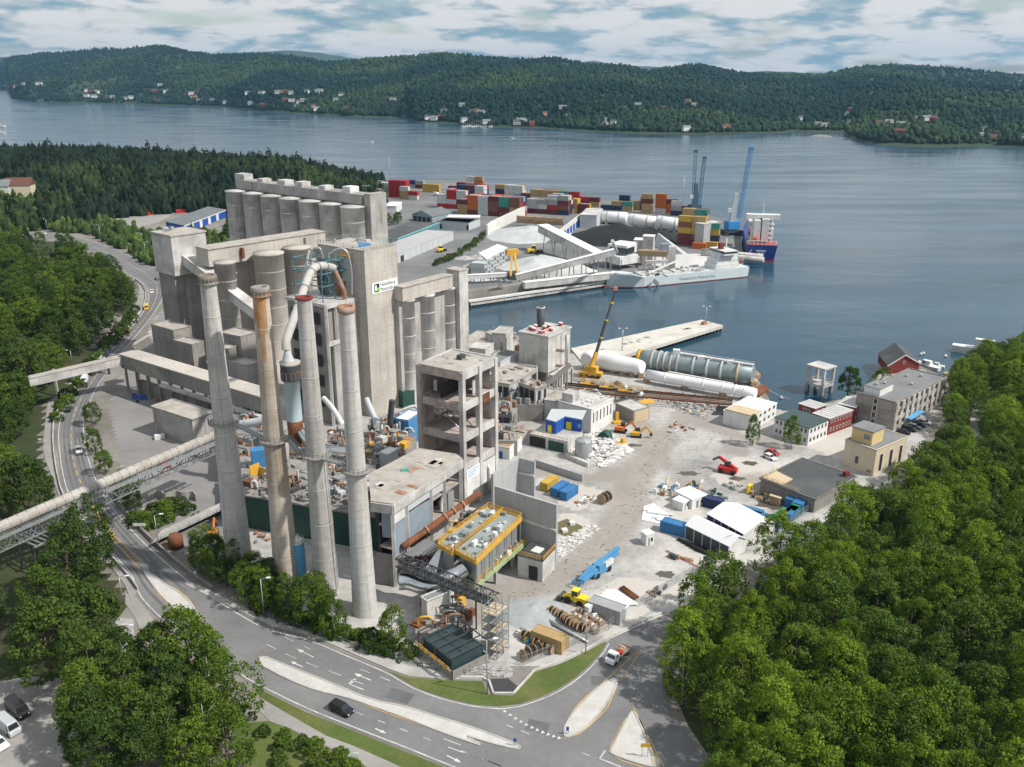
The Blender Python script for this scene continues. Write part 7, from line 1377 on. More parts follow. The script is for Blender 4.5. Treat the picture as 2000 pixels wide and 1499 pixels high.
# ================================================================ YARD, VEHICLES, STREET FURNITURE
rq=random.Random(31)
def tent(lab,k,e0,e1,r0,z,zr,name='storage_tent',panels=5,wallm=None):
 a,b=W(k,*e0,z),W(k,*e1,z);rr0=W(k,*r0,zr);u=(b-a);n=V(-u.y,u.x,0).normalized();hw=max(2.5,(rr0-a).dot(n));c,d=b+n*2*hw,a+n*2*hw
 t=thing(name,lab,'tent',V(*(sum((a,b,c,d),V(0,0,0))/4)[:2],0));Z=lambda p,z_:V(p.x,p.y,z_);R0,R1=Z(a+n*hw,zr),Z(b+n*hw,zr);un=u.normalized()*.3
 for p,q_ in((a,b),(d,c)):MB().hexa([Z(p,z)-un,Z(q_,z)+un,R1+un,R0-un],[x+V(0,0,.12)for x in(Z(p,z)-un,Z(q_,z)+un,R1+un,R0-un)]).build('roof_sheet',whiteS,t)
 wm=wallm or mat('dark_tent_wall',(.06,.068,.075),.5,.1,.5)
 MB().add([Z(b,0),Z(c,0),Z(c,z),R1,Z(b,z)],[(0,1,2,3,4)]).build('gable_sheet',white,t);MB().add([Z(d,0),Z(a,0),Z(a,z),R0,Z(d,z)],[(0,1,2,3,4)]).build('gable_sheet',white,t)
 for i in range(panels):wallbox(MB(),a,b,i/panels+.01,(i+1)/panels-.01,.05,z-.05,.08,-.1).build('wall_sheet',wm,t);wallbox(MB(),d,c,i/panels+.01,(i+1)/panels-.01,.05,z-.05,.08,-.02).build('wall_sheet',wm,t)
 for i in range(panels+1):p=a+u*(i/panels);MB().beam(Z(p,0),Z(p,z),.16).build('post',white,t)
 return t
tent('front white storage tent with dark side panels near the fence','Q',(398,788),(772,972),(478,700),3.6,5.4);tent('rear white storage tent beside the row of blue containers','Q',(585,690),(895,862),(735,592),3.6,5.4,wallm=mat('dark_blue_wall',(.03,.03,.09),.6));tent('small square white tent by the fence near the road','O',(640,1188),(792,1292),(695,1148),2.6,3.4,panels=3,wallm=white)
def cbox(k,x,y,ang,col,lab,sc=1.0,grp='containers in the yard',nm=None):o=container(W(k,x,y)+V(0,0,.05),ang,col,lab,grp,(sc,sc,sc));return o
aY=R(-33)
cbox('O',1190,715,aY,'blue','blue container at the left end of the front tent',1.15);cbox('O',350,425,R(55),'blue','light blue container beside the yellow one behind the concrete walls');cbox('O',415,450,R(55),'blue','rightmost blue container behind the concrete walls');cbox('O',275,385,R(55),'yellow','yellow container behind the concrete walls')
cbox('Q',620,620,aY,'navy','dark container between the white sheds and the tents');cbox('Q',1230,745,R(50),'green','bright green skip container by the fence');cbox('Q',1300,725,R(50),'blue','blue skip container beside the green one');cbox('Q',1340,690,R(50),'green','dark green container before the flat roof hall');cbox('Q',1400,640,R(50),'blue','long pale blue container before the flat roof hall',1.1);cbox('Q',1330,600,R(50),'blue','rear pale blue container before the flat roof hall')
for i in range(3):cbox('Q',960+i*75,720+i*42,aY,'blue',['first','second','third'][i]+' blue container of the row behind the rear tent')
cbox('T',620,650,aY,'tan','beige container at the front fence beside the cable drums',1.2);cbox('O',690,1330,aY,'grey','long grey container beside the small white tent',1.3)
def cabin(lab,k,A,B,C,z,wm=white,rm=whiteS):rr=quad(k,A,B,C,z);t=building('site_cabin',lab,'cabin',rr,0,z,wm,rm,0,over=.15);wallbox(MB(),rr[0],rr[1],.3,.45,.1,2.1,.05).build('door',conc_d,t);wallbox(MB(),rr[0],rr[1],.6,.85,1,2,.05).build('window',glass_m,t);return t
cabin('white cube shaped cabin alone on the grey yard','O',(985,730),(930,705),(1042,715),3.2);cabin('white site cabin among the stored goods','Q',(455,560),(290,490),(580,515),3);cabin('small white cabin with dark front before the site cabin','Q',(375,590),(305,545),(430,560),2.6);cabin('upright yellow toilet cabin near the flat roof hall','Q',(945,440),(930,432),(978,430),2.6,yellow_b,yellow_b);cabin('white box store beside the small square tent','O',(560,1260),(548,1235),(640,1215),3)
cabin('timber hut with pale roof before the flat roof hall','Q',(1215,550),(1135,515),(1228,540),2.5,wood,wood_p)
def drum(lab,grp):
 t=thing('cable_drum',lab,'cable drum',V(0,0,0),grp)
 for s in(-1,1):MB().tube([V(s*.55,0,1.1),V(s*.65,0,1.1)],1.1,18).build('flange',wood,t)
 MB().tube([V(-.55,0,1.1),V(.55,0,1.1)],.75,16).build('core',black,t);return t
dr=drum('','cable drums');dw=drum('','cable drums')
for ch in dw.children:
 if ch.name.startswith('core'):ch.data.materials.clear();ch.data.materials.append(white)
first={id(dr):1,id(dw):1}
def place_drum(src,p,rz,lab,s=1.0):
 if first.pop(id(src),0):o=src;o.location=p;o.rotation_euler=(0,0,rz);o.scale=(s,)*3;o['label']=lab
 else:copy_tree(src,p,rz,s,lab)
rows=[(dr,(650,425),(790,520),8,'dark cable drum in the rear row behind the front fence',1.05),(dr,(760,500),(865,560),6,'brown cable drum in the front row near the fence',1.0),(dw,(825,425),(990,515),6,'white wound cable drum in the row beside the grey container',.95),(dw,(810,470),(945,555),6,'white wound cable drum in the middle row',.95),(dr,(455,590),(560,640),5,'brown cable drum in the row left of the beige container',1.0),(dr,(540,650),(640,700),4,'brown cable drum against the beige container',1.1),(dr,(450,745),(520,700),3,'large dark cable drum at the fence corner',1.3)]
for src,a_,b_,n_,lab,s in rows:
 A_,B_=W('T',*a_),W('T',*b_);rz=math.atan2((B_-A_).y,(B_-A_).x)
 for i in range(n_):place_drum(src,lerp(A_,B_,i/(n_-1))+V(rq.uniform(-.3,.3),rq.uniform(-.4,.4),.05),rz+rq.uniform(-.2,.2),f'{lab}, {ORD[i]} from the left',s*rq.uniform(.72,.9))
place_drum(dr,W('O',665,500),R(50),'lone large cable drum on the open yard behind the concrete walls',1.35);place_drum(dr,W('O',690,485),R(50),'second large drum behind the lone drum on the open yard',1.3)
for i in range(6):a_=W('T',600+i*8,460+i*7,.3+.15*(i%2));b_=W('T',860+i*6,605+i*4,.3+.15*(i%2));MB().tube([a_,b_],.22,8).build('steel_pipe',galv if i%2 else bluegrey,label='long grey pipe lying in the bundle between the drum rows, %s from the left'%ORD[i],cat='pipe',group='pipe bundle')
for i in range(5):a_=W('Q',330+i*38,905+i*22,.35);MB().tube([a_,a_+V(5.2,-4.4,0)],.4,10).build('black_pipe',black,label='black pipe section before the front tent, %s from the left'%ORD[i],cat='pipe',group='black pipes')
MB().tube([W('O',1130,845,.3),W('O',1395,980,.3)],.14,6).build('red_barrier_pole',red,label='long thin red pole lying on the yard near the fence',cat='pole')
for i in range(3):MB().tube([W('O',790+i*12,1120-i*6,.4+.2*i),W('O',905+i*10,1200-i*6,.4+.2*i)],.28,8).build('rusty_tube',rusty,label='rusty tube behind the small square tent, %s of three'%ORD[i],cat='pipe',group='rusty tubes')
for i,(x,y)in enumerate(((775,440),(835,470),(860,465))):p=W('Q',x,y);MB().lathe(p,[(1.4,0),(1.4,.9),(1.1,.9),(1.1,.1)],16).build('concrete_ring',conc_l,label='concrete well ring %s of the three near the red handler'%ORD[i],cat='ring',group='concrete rings')
def clutter(k,pts,n_,lab,grp,cols,smax=2.2,zmax=1.6,ang=R(-33)):
 poly=WL(k,pts);xs=[p.x for p in poly];ys=[p.y for p in poly];i=0
 while i<n_:
  p=(rq.uniform(min(xs),max(xs)),rq.uniform(min(ys),max(ys)))
  if not inside(p,poly):continue
  c=V(p[0],p[1],.04);m=MB();kind=i%3;L1,L2,L3=rq.uniform(.7,smax),rq.uniform(.5,smax*.6),rq.uniform(.3,zmax);a_=ang+rq.choice([0,1.57])+rq.uniform(-.3,.3)
  if kind==0:m.box(c,L1,L2,L3*.8,a_);m.box(c+V(0,0,L3*.8),L1*.9,L2*.8,.12,a_)
  elif kind==1:
   for j in range(4):m.beam(c+V(0,j*.28,.15+.12*(j%2)),c+V(math.cos(a_)*L1*2,math.sin(a_)*L1*2+j*.28,.15+.12*(j%2)),.2,.14)
  else:m.box(c,L1,L1,.15,a_);m.box(c+V(0,0,.15),L1*.8,L2,L3*.6,a_);m.box(c+V(.1,0,.15+L3*.6),L1*.5,L2*.6,L3*.3,a_)
  m.build(['crate','plank_stack','pallet_load'][kind],rq.choice(cols),label=lab,cat=['crate','planks','pallet'][kind],group=grp);i+=1
mixc=[wood,wood_p,white,galv,steel_d,rust_l,blue_m,teal,conc_l]
clutter('Q',[(100,510),(250,400),(520,440),(560,480),(300,560)],34,'stored material in the dense heap around the white site cabin','stored goods by the site cabin',mixc);clutter('Q',[(600,480),(700,520),(760,600),(640,560)],9,'stored goods between the sheds and the mud pool','goods by the mud pool',[green_d,teal,steel,white]);clutter('Q',[(920,520),(1150,480),(1240,600),(1000,570)],26,'scrap heap piece beside the flat roof hall','scrap beside the flat roof hall',[wood,rust_l,steel_d,conc_l,wood_p],1.8,1.2)
clutter('Q',[(1050,720),(1160,690),(1220,790),(1130,800)],10,'loose timber beside the green skip','timber by the skips',[wood,wood_p,conc_l],2,.6);clutter('O',[(440,490),(560,420),(620,470),(500,540)],14,'scaffold parts laid out beside the blue containers','laid out scaffold parts',[galv,rust_l,white],2,.3);clutter('O',[(1150,870),(1230,900),(1200,930),(1150,900)],4,'dark pallet beside the red pole','pallets by the red pole',[steel_d,wood]);clutter('O',[(1370,920),(1440,890),(1430,960),(1380,960)],6,'small stores at the fence beside the front tent','stores at the fence',[red,white,steel_d],1.2,.8);clutter('O',[(945,1160),(1120,1130),(1130,1160),(960,1190)],8,'rusty scrap along the fence past the square tent','scrap along the fence',[rust_l,wood,steel_d],1.2,.6)
clutter('J',[(880,1200),(1060,1190),(1060,1260),(890,1270)],12,'reddish scrap heap in the middle of the yard','yard scrap heap',[rust_l,dkred,conc_l,wood],1.8,.8);clutter('J',[(980,1060),(1220,1040),(1130,1150),(1010,1110)],22,'pale debris beside the slip','debris beside the slip',[white,conc_l,galv,rust_l],2.2,.9);clutter('T',[(370,560),(450,550),(480,640),(400,640)],9,'small stores beside the scaffold stair','stores by the scaffold',[white,blue_m,yellow_b,steel],1.4,1.2)
clutter('M',[(440,1080),(560,1150),(600,1350),(480,1380)],16,'debris between the first two stacks','debris between the stacks',[conc_l,wood_p,rust_l,steel],1.8,1);clutter('S',[(1180,500),(1250,560),(1300,700),(1220,640)],8,'stores behind the hedge beside the hopper','stores behind the hedge',[wood_p,yellow,conc_l],1.8,1);clutter('d',[(400,880),(700,950),(760,990),(450,1010)],9,'scrap under the long conveyor gallery','scrap under the gallery',[steel_d,conc_d,wood],2,1)
MB().poly(WL('O',[(965,520),(1040,500),(1150,590),(1090,650),(950,620)],.12)).build('tarpaulin',wrap,label='creased white tarpaulin spread on the yard',cat='tarpaulin')
for i in range(9):a_=W('O',960+rq.uniform(0,120),530+rq.uniform(0,90),.35);MB().beam(a_,a_+V(rq.uniform(1.5,4),rq.uniform(-2,0),.15),.8,.35).build('tarpaulin_fold',wrap,label='white wrapped bundle on the tarpaulin',cat='bundle',group='bundles on the tarpaulin')
rubble('demolition_rubble','white demolition rubble around the round tank',WL('I',[(1180,1330),(1350,1260),(1500,1270),(1590,1320),(1700,1420),(1450,1560),(1180,1500)]),900,2.6,rubble_w,.4,1.9);rubble('yard_debris','loose debris strewn along the pipe rack',WL('J',[(800,980),(1200,1030),(1290,1060),(1190,1150),(980,1100)]),260,.8,rubble_w,.3,1.2,seed=5);rubble('white_stone_stack','stack of pale stone blocks under the pipe conveyor',WL('L',[(-60,1120),(60,1100),(100,1190),(80,1330),(-60,1400)]),90,2.2,rubble_w,.9,1.8,seed=6)
b=W('I',1275,1480);h=ZT(b,q('I',0,1330)[1]);t=thing('round_tank','silver round tank standing in the white rubble','tank',b);MB().lathe(b,[(2.6,0),(2.6,h),(2.3,h+.5),(0,h+.9)],24).build('shell',galv,t);MB().rail([b+V(math.cos(a)*2.6,math.sin(a)*2.6,h)for a in np.linspace(0,6.283,13)],1,.07,2).build('railing',white,t)
m=MB();p=W('I',1445,1350);m.tube([p+V(0,0,1.8),p+V(1.5,2.5,1.8)],1.9,16);m.build('green_drum',green_d,label='dark green drum lying in the rubble behind the round tank',cat='drum')
for i,(x,y)in enumerate(((1560,1400),(1610,1370))):p=W('I',x,y);m=MB();m.box(p,3,1.6,1.1,R(50));m.box(p+V(.2,.3,1.1),1.2,1.2,1.2,R(50));m.build('yellow_plant',yellow,label=['left','right'][i]+' yellow machine frame beside the rubble heap',cat='machine')
MB().prism(WL('O',[(390,170),(555,240),(785,45),(770,40),(553,222),(395,158)]),0,1.4).build('kerb_wall',conc_l,label='low concrete wall around the rubble heap',cat='wall')
MB().poly(WL('O',[(330,640),(400,612),(520,670),(500,700),(455,715),(440,760),(330,720)],.06)).build('pond',mat('muddy_pond',(.13,.11,.05),.15,.1,.3),kind='structure')
for x,y in((440,655),(385,708)):MB().box(W('O',x,y),1.4,1.4,.8,.3).build('formwork_block',white,label='small white formwork block in the muddy pool, %s one'%('upper' if x>400 else 'lower'),cat='block')
def wheel(par,p,r_,w_,ax):MB().tube([p-ax*w_/2,p+ax*w_/2],r_,14).build('wheel',black,par)
def mach(name,lab,cat,p,rz,grp=None):t=thing(name,lab,cat,p,grp);v=Matrix.Rotation(rz,3,'Z');return t,(lambda x,y,z:p+v@V(x,y,z)),v
p=W('O',640,1010);rz=math.atan2(*(lambda d:(d.y,d.x))(W('O',790,900)-W('O',510,1080)));t,X,v=mach('boom_lift','long blue boom lift folded down on the yard','boom lift',p,rz);bl=mat('lift_blue',(.08,.26,.46),.45,.08,.5)
MB().box(X(0,0,.5),6.5,2.4,1.0,rz).build('chassis',bl,t);MB().box(X(.8,0,1.5),4.6,2.2,1.3,rz).build('turret',bl,t);MB().box(X(2.2,-.9,1.6),3,.8,1.2,rz).build('engine_cover',white,t);MB().beam(X(-6.5,.2,1.6),X(7.5,.2,3.4),.9,.9).build('lower_boom',bl,t);MB().beam(X(-7,-.5,1.2),X(6.5,-.5,2.8),.7,.7).build('upper_boom',bl,t);MB().beam(X(-7.5,0,1.5),X(-3,.4,2.9),.6).build('jib',bl,t);m=MB();m.rail([X(-9,-1,.6),X(-7.3,-1,.6),X(-7.3,1,.6),X(-9,1,.6),X(-9,-1,.6)],1.1,.1,.9);m.build('basket',bl,t)
for sx in(-2.2,2.2):
 for sy in(-1.15,1.15):wheel(t,X(sx,sy,.65),.65,.5,v@V(0,1,0))
p=W('Q',760,330);rz=R(-30);t,X,v=mach('telehandler','red telehandler with its boom raised to the left','telehandler',p,rz);MB().box(X(0,0,.7),5.4,2.2,1.2,rz).build('chassis',red,t);MB().box(X(-.3,.6,1.9),1.8,1.0,1.4,rz).build('cab',glass_m,t);tip=PD(*q('Q',690,190),p.y+3);MB().beam(X(2.4,-.2,1.9),tip,.75,.75).build('boom',red,t);MB().beam(tip,tip+V(-2,-.5,-.6),.5).build('fork',steel_d,t)
for sx in(-1.8,1.8):
 for sy in(-1.1,1.1):wheel(t,X(sx,sy,.7),.7,.5,v@V(0,1,0))
def loader(lab,p,rz,mt=yellow_b,s=1.0):
 t,X,v=mach('wheel_loader',lab,'loader',p,rz);B3=lambda nm,x,y,z,a,b_,c,m_:MB().box(X(x*s,y*s,z*s),a*s,b_*s,c*s,rz).build(nm,m_,t);B3('rear_body',-1.4,0,.8,2.8,2,1.3,mt);B3('front_body',1.2,0,.8,1.8,1.4,.9,mt);B3('cab',-.1,0,1.8,1.4,1.5,1.5,glass_m);B3('cab_roof',-.1,0,3.3,1.6,1.7,.15,mt);MB().beam(X(1.4*s,0,1.6*s),X(3.2*s,0,.8*s),.9*s,.4*s).build('arm',mt,t);MB().hexa([X(x*s,y*s,.1)for x,y in((3,-1.4),(4.2,-1.4),(4.2,1.4),(3,1.4))],[X(x*s,y*s,1.3*s)for x,y in((3,-1.4),(3.6,-1.4),(3.6,1.4),(3,1.4))]).build('bucket',steel_d,t)
 for sx in(-1.5,1.5):
  for sy in(-1,1):wheel(t,X(sx*s,sy*s,.75*s),.75*s,.55*s,v@V(0,1,0))
def digger(lab,p,rz,mt=orange,s=1.0):
 t,X,v=mach('excavator',lab,'excavator',p,rz)
 for sy in(-1.1,1.1):MB().box(X(0,sy*s,0),3.8*s,.6*s,.8*s,rz).build('track',black,t)
 MB().box(X(-.3*s,0,.9*s),3*s,2.5*s,1.1*s,rz).build('house',mt,t);MB().box(X(.6*s,.7*s,2.0*s),1.4*s,1.0*s,1.2*s,rz).build('cab',glass_m,t);MB().beam(X(1*s,-.2*s,1.8*s),X(3.4*s,-.2*s,4.2*s),.5*s,.6*s).build('boom',mt,t);MB().beam(X(3.4*s,-.2*s,4.2*s),X(5.2*s,-.2*s,2.0*s),.4*s,.5*s).build('stick',mt,t);MB().box(X(5.2*s,-.2*s,.9*s),1.0*s,1.1*s,1.0*s,rz).build('bucket',steel_d,t)
loader('yellow wheel loader with a spiked bucket behind the cable drums',W('T',800,350),R(150));digger('small orange excavator left of the first stack',W('L',1560,1010),R(100),orange,.9);digger('orange excavator before the grey bunker',W('J',480,1260),R(-20),orange,1.0);digger('second orange excavator on the track by the grey bunker',W('J',610,1300),R(-10),yellow,.9);digger('yellow digger on the coal yard',W('f',1640,430),R(20),yellow_b,1.5);loader('yellow loader on the grey heap between the conveyors',W('D',1370,700),R(20),yellow_b,1.5);loader('small yellow loader on the harbour road by the pale shed',W('D',645,690),R(60),yellow_b,1.2)
MB().lathe(W('L',1290,1085),[(0,0),(1.8,.1),(1.8,3),(1.2,3.6),(0,3.6)],16).build('rusty_drum',rusty,label='rusty brown drum behind the road wall left of the stacks',cat='drum');MB().box(W('L',1170,290),3,1.8,1.4,.4).build('white_skip',white,label='white skip on the grey yard beside the concrete store',cat='skip')
for i,x in enumerate((450,540)):p=W('d',x,960);MB().add([p+V(-1.8,0,.1),p+V(1.8,-.5,.1),p+V(.3,2.2,.1),p+V(0,.4,2.4)],[(0,1,3),(1,2,3),(2,0,3),(0,2,1)]).build('blue_hopper',blue,label=['left','right'][i]+' of two blue pointed hoppers beside the long conveyor gallery',cat='hopper')
t=thing('access_bridge','concrete ramp bridge from the road to the first stack','ramp',W('L',1300,1000));MB().hexa(WL('L',[(1105,1060),(1650,800),(1640,745),(1180,960)],.6),WL('L',[(1105,1060),(1650,800),(1640,745),(1180,960)],1.8)).build('deck',conc,t);MB().rail(WL('L',[(1105,1060),(1650,800)],1.8),1,.1,3).build('railing',galv,t)
for i in range(4):p=lerp(W('L',1130,1055),W('L',1640,810),.2+i*.22);MB().beam(p,V(p.x,p.y,1.6),.6).build('pier',conc,t)
cw=smooth_line(WL('L',[(1090,740),(1140,715),(1190,725),(1210,750),(1270,725),(1310,720),(1330,735),(1420,720),(1440,750)]),2);m=MB()
for a_,b_ in zip(cw,cw[1:]):m.beam(a_+V(0,0,1.1),b_+V(0,0,1.1),.3,2.2)
m.build('curved_screen',conc,label='curving low concrete screen wall beside the green bed',cat='wall')
def offs(line,o_):return[p+V(-(q_-p).y,(q_-p).x,0).normalized()*o_ for p,q_ in zip(line,line[1:])]
wl=[p for p in roadA if P(0,1195).y<p.y<P(0,960).y];wl=offs(wl,1.3)if(offs(wl,1.3)[0]-wl[0]).x>0 else offs(wl,-1.3)
t=thing('road_wall','stained concrete retaining wall along the plant side of the road','wall',wl[0])
for a_,b_ in zip(wl,wl[1:]):MB().beam(a_+V(0,0,.55),b_+V(0,0,.55),.45,1.1).build('wall_panel',conc_d,t)
t=thing('pavement_railing','green steel railing along the front pavement','railing',W('S',500,580));MB().rail([p+V(0,0,.15)for p in WL('S',[(20,400),(180,470),(450,562),(700,642),(820,685),(1000,738),(1200,803),(1400,843),(1600,862)])],1.1,.07,2.2).build('rail_frame',mat('rail_green',(.10,.16,.14),.6),t)
fl=WL('T',[(430,790),(560,740),(720,680),(880,610),(1030,540),(1110,470),(1200,400),(1320,330),(1440,255),(1620,150),(1780,60),(1930,-40)])+WL('_',[(1500,1050),(1580,1000),(1660,945)]);t=thing('yard_fence','grey mesh fence along the right edge of the yard','fence',fl[0]);MB().rail(fl,2.2,.06,2.8,(1.0,.5,.04)).build('fence_frame',galv,t);m=MB()
for a_,b_ in zip(fl,fl[1:]):
 n_=int((b_-a_).length/.45)
 for i in range(n_):p=lerp(a_,b_,i/n_);m.beam(p,p+V(0,0,2.1),.018)
 for k in range(1,8):m.beam(a_+V(0,0,k*.28),b_+V(0,0,k*.28),.018)
tag(m.build('fence_mesh',galv,t),kind='stuff')
def lamp(base,ty,lab,side=1,arm=1.6):
 h=ZT(base,ty);t=thing('street_lamp',lab,'street lamp',base,'street lamps');MB().tube([base,base+V(0,0,h)],[.13,.08],8).build('pole',galv,t);MB().beam(base+V(0,0,h),base+V(side*arm,.3,h+.25),.08).build('arm',galv,t);MB().box(base+V(side*arm,.3,h+.12),.9,.35,.18,.2).build('lamp_head',whiteS,t)
LM=[('F',350,205,105,'at the far end of the road'),('F',742,285,148,'beside the far straight of the road'),('F',1070,400,275,'near the headhouse on the far bend'),('F',755,985,848,'on the slope left of the bend'),('F',530,1165,1070,'on the slope above the belt bridge'),('L',1165,1105,850,'behind the road wall by the ramp'),('R',905,300,105,'over the left pavement by the island'),('R',925,612,470,'beside the gravel patch'),('S',130,450,185,'in front of the hedge below the stacks'),('T',185,990,612,'beside the dark ramp near the scaffold'),('T',872,705,440,'at the fence by the cable drums'),('L',330,330,300,'among the trees left of the road'),('Q',740,1040,880,'at the fence before the front tent')]
for k,x,y,ty,lab in LM:lamp(W(k,x,y),q(k,0,ty)[1],'grey street lamp '+lab,-1 if k in 'FL' and x<1000 else 1)
def sign(k,x,y,w_,h_,z,mt,lab,rz=0):
 p=W(k,x,y);t=thing('road_sign',lab,'sign',p,'road signs')
 for s in(-1,1):MB().beam(p+V(s*w_*.3,0,0),p+V(s*w_*.3,0,z+h_),.09).build('post',galv,t)
 MB().box(p+V(0,-.08,z),w_,.08,h_,0).build('board',mt,t)
sign('L',1030,985,3.2,.8,2.2,white,'white direction board beside the road wall');sign('S',760,670,1.6,1.4,.3,conc_d,'dark notice box at the hedge corner');sign('S',775,1490,.9,1.2,1.6,white,'white sign by the footpath at the bottom');sign('L',1437,1330,.6,.6,2,white,'round traffic sign at the hedge left of the stacks');sign('R',1455,440,.6,.8,1,blue,'blue keep right sign on the upper island tip');sign('T',378,1350,.5,.8,.9,blue,'blue keep right sign at the tip of the long island');sign('T',745,1270,.5,.8,.9,blue,'blue keep right sign on the middle island');sign('T',1285,1430,1.6,.8,2.2,yellow,'yellow direction sign on the triangular island');sign('S',1555,765,1.2,.5,.5,whiteS,'small white notice by the gravel bank')
def carcol(n,c):return mat('car_'+n,c,.25,.03,1,spec=.6)
CC=dict(black=carcol('black',(.012,.012,.014)),white=carcol('white',(.75,.76,.76)),silver=carcol('silver',(.42,.44,.46)),grey=carcol('grey',(.16,.17,.18)),blue=carcol('blue',(.03,.06,.16)),maroon=carcol('maroon',(.12,.02,.04)),red=carcol('red',(.42,.02,.03)),yellow=carcol('yellow',(.75,.42,.02)))
def car(lab,p,rz,col,kind='car',s=1.0):
 t,X,v=mach({'van':'van','car':'car','suv':'car'}[kind],lab,'van' if kind=='van' else 'car',p+V(0,0,.06),rz)
 L,Wd,zb,zh={'car':(4.5,1.8,.78,1.42),'suv':(4.7,1.9,.95,1.68),'van':(5.6,2.0,1.15,2.35)}[kind];L*=s;Wd*=s
 if kind=='van':prof=[(-.5,.3),(-.5,zh-.1),(-.48,zh),(.28,zh),(.34,zh-.15),(.42,zb+.1),(.49,zb-.1),(.5,.3)];gl=[(.285,zh-.1),(.335,zh-.18),(.41,zb+.15),(.26,zb+.15)]
 elif kind=='suv':prof=[(-.5,.35),(-.5,zb),(-.47,zh-.12),(-.42,zh),(.12,zh),(.26,zb+.1),(.46,zb-.08),(.5,zb-.2),(.5,.35)];gl=[(-.44,zh-.1),(.11,zh-.1),(.235,zb+.12),(-.46,zb+.12)]
 else:prof=[(-.5,.3),(-.5,zb),(-.42,zb+.08),(-.3,zh),(.08,zh),(.24,zb+.06),(.46,zb-.1),(.5,zb-.2),(.5,.3)];gl=[(-.285,zh-.08),(.07,zh-.08),(.21,zb+.1),(-.4,zb+.1)]
 def ext(pr,hw,top=None):
  n_=len(pr);vs=[]
  for sd in(-1,1):vs+=[X(x*L,sd*hw*(1-.16*max(0,(z-zb)/(zh-zb+.01))),z*s)for x,z in pr]
  return vs,[tuple(range(n_-1,-1,-1)),tuple(range(n_,2*n_))]+[(i,(i+1)%n_,(i+1)%n_+n_,i+n_)for i in range(n_)]
 MB().add(*ext(prof,Wd/2)).build('body',CC[col],t);MB().add(*ext(gl,Wd/2+.015)).build('side_window',glass_m,t)
 if kind!='van':
  f0,f1=(prof[4],prof[5]);n_=.8;MB().add([X((f0[0]+.02)*L,-Wd*.36,f0[1]*s+.01),X((f0[0]+.02)*L,Wd*.36,f0[1]*s+.01),X((f1[0]+.004)*L,Wd*.44,(f1[1]+.03)*s),X((f1[0]+.004)*L,-Wd*.44,(f1[1]+.03)*s)],[(0,3,2,1)]).build('windscreen',glass_m,t)
  r0,r1=(prof[3],prof[2]);MB().add([X((r0[0]-.01)*L,-Wd*.36,r0[1]*s-.02),X((r0[0]-.01)*L,Wd*.36,r0[1]*s-.02),X((r1[0]-.006)*L,Wd*.42,(r1[1]+.02)*s),X((r1[0]-.006)*L,-Wd*.42,(r1[1]+.02)*s)],[(0,1,2,3)]).build('rear_window',glass_m,t)
 else:MB().add([X(.345*L,-Wd*.38,zh-.2),X(.345*L,Wd*.38,zh-.2),X(.425*L,Wd*.44,zb+.12),X(.425*L,-Wd*.44,zb+.12)],[(0,3,2,1)]).build('windscreen',glass_m,t)
 for sx in(-.31,.31):
  for sy in(-1,1):wheel(t,X(sx*L,sy*(Wd/2-.08),.34),.34,.24,v@V(0,1,0))
 for sy in(-1,1):MB().box(X(.495*L,sy*Wd*.36,zb-.28),.08,.3,.14,rz).build('headlight',whiteS,t)
 return t
def heading(k,a,b):A_,B_=W(k,*a),W(k,*b);return math.atan2((B_-A_).y,(B_-A_).x)
CARS=[('S',(672,1112),(740,1145),'black','suv','black estate car driving on the near lane of the main road',1.0),('L',(578,383),(600,480),'white','car','white car on the left stretch of road above the pipe conveyor',1.05),('L',(505,85),(560,0),'black','car','dark car on the left curve of the road',1),('F',(620,1300),(560,1400),'white','van','white van on the road below the belt bridge',1.0),('F',(785,1098),(840,1030),'blue','car','dark car just above the belt bridge',1),('F',(930,945),(980,880),'maroon','car','maroon car on the bend beside the plant',1),('F',(1075,765),(1060,830),'yellow','van','yellow van on the far bend of the road',1),('F',(1112,645),(1105,690),'white','car','white car behind the yellow van',1),('F',(1150,550),(1100,520),'grey','car','grey car on the outside of the far bend',1),('F',(800,382),(860,415),'blue','car','dark blue car on the far straight',1.1),('F',(312,218),(250,214),'white','car','white car at the far end of the road',1.2),('R',(135,1100),(190,1150),'black','van','black van parked at the lower left',1.05),('R',(65,1225),(120,1270),'silver','van','silver van parked beside the black van',1.0),('R',(-10,1340),(30,1370),'white','car','white car parked at the left frame edge',1.0),('Q',(1150,165),(1210,190),'red','car','red car parked behind the white car near the flat roof hall',1),('Q',(1125,205),(1190,235),'white','car','white car parked beside the red car',1),('K',(1775,492),(1775,440),'white','car','white car on the hill road at the right',1),('K',(1215,690),(1260,700),'black','car','first black car in the row before the office block',1),('K',(1250,672),(1295,682),'black','suv','second black car in the row before the office block',1),('K',(1283,655),(1325,665),'grey','car','third, dark grey, car before the office block',1),('K',(1315,640),(1360,650),'black','car','fourth black car before the office block',1),('K',(1350,626),(1390,635),'white','car','white car at the end of the row before the office block',1),('e',(865,330),(890,335),'white','van','white van in the container terminal',1.4),('L',(1215,480),(1230,560),'red','van','red van seen below the pipe conveyor',1.1)]
for k,a,b,col,kind,lab,s in CARS:car(lab,W(k,*a),heading(k,a,b),col,kind,s)
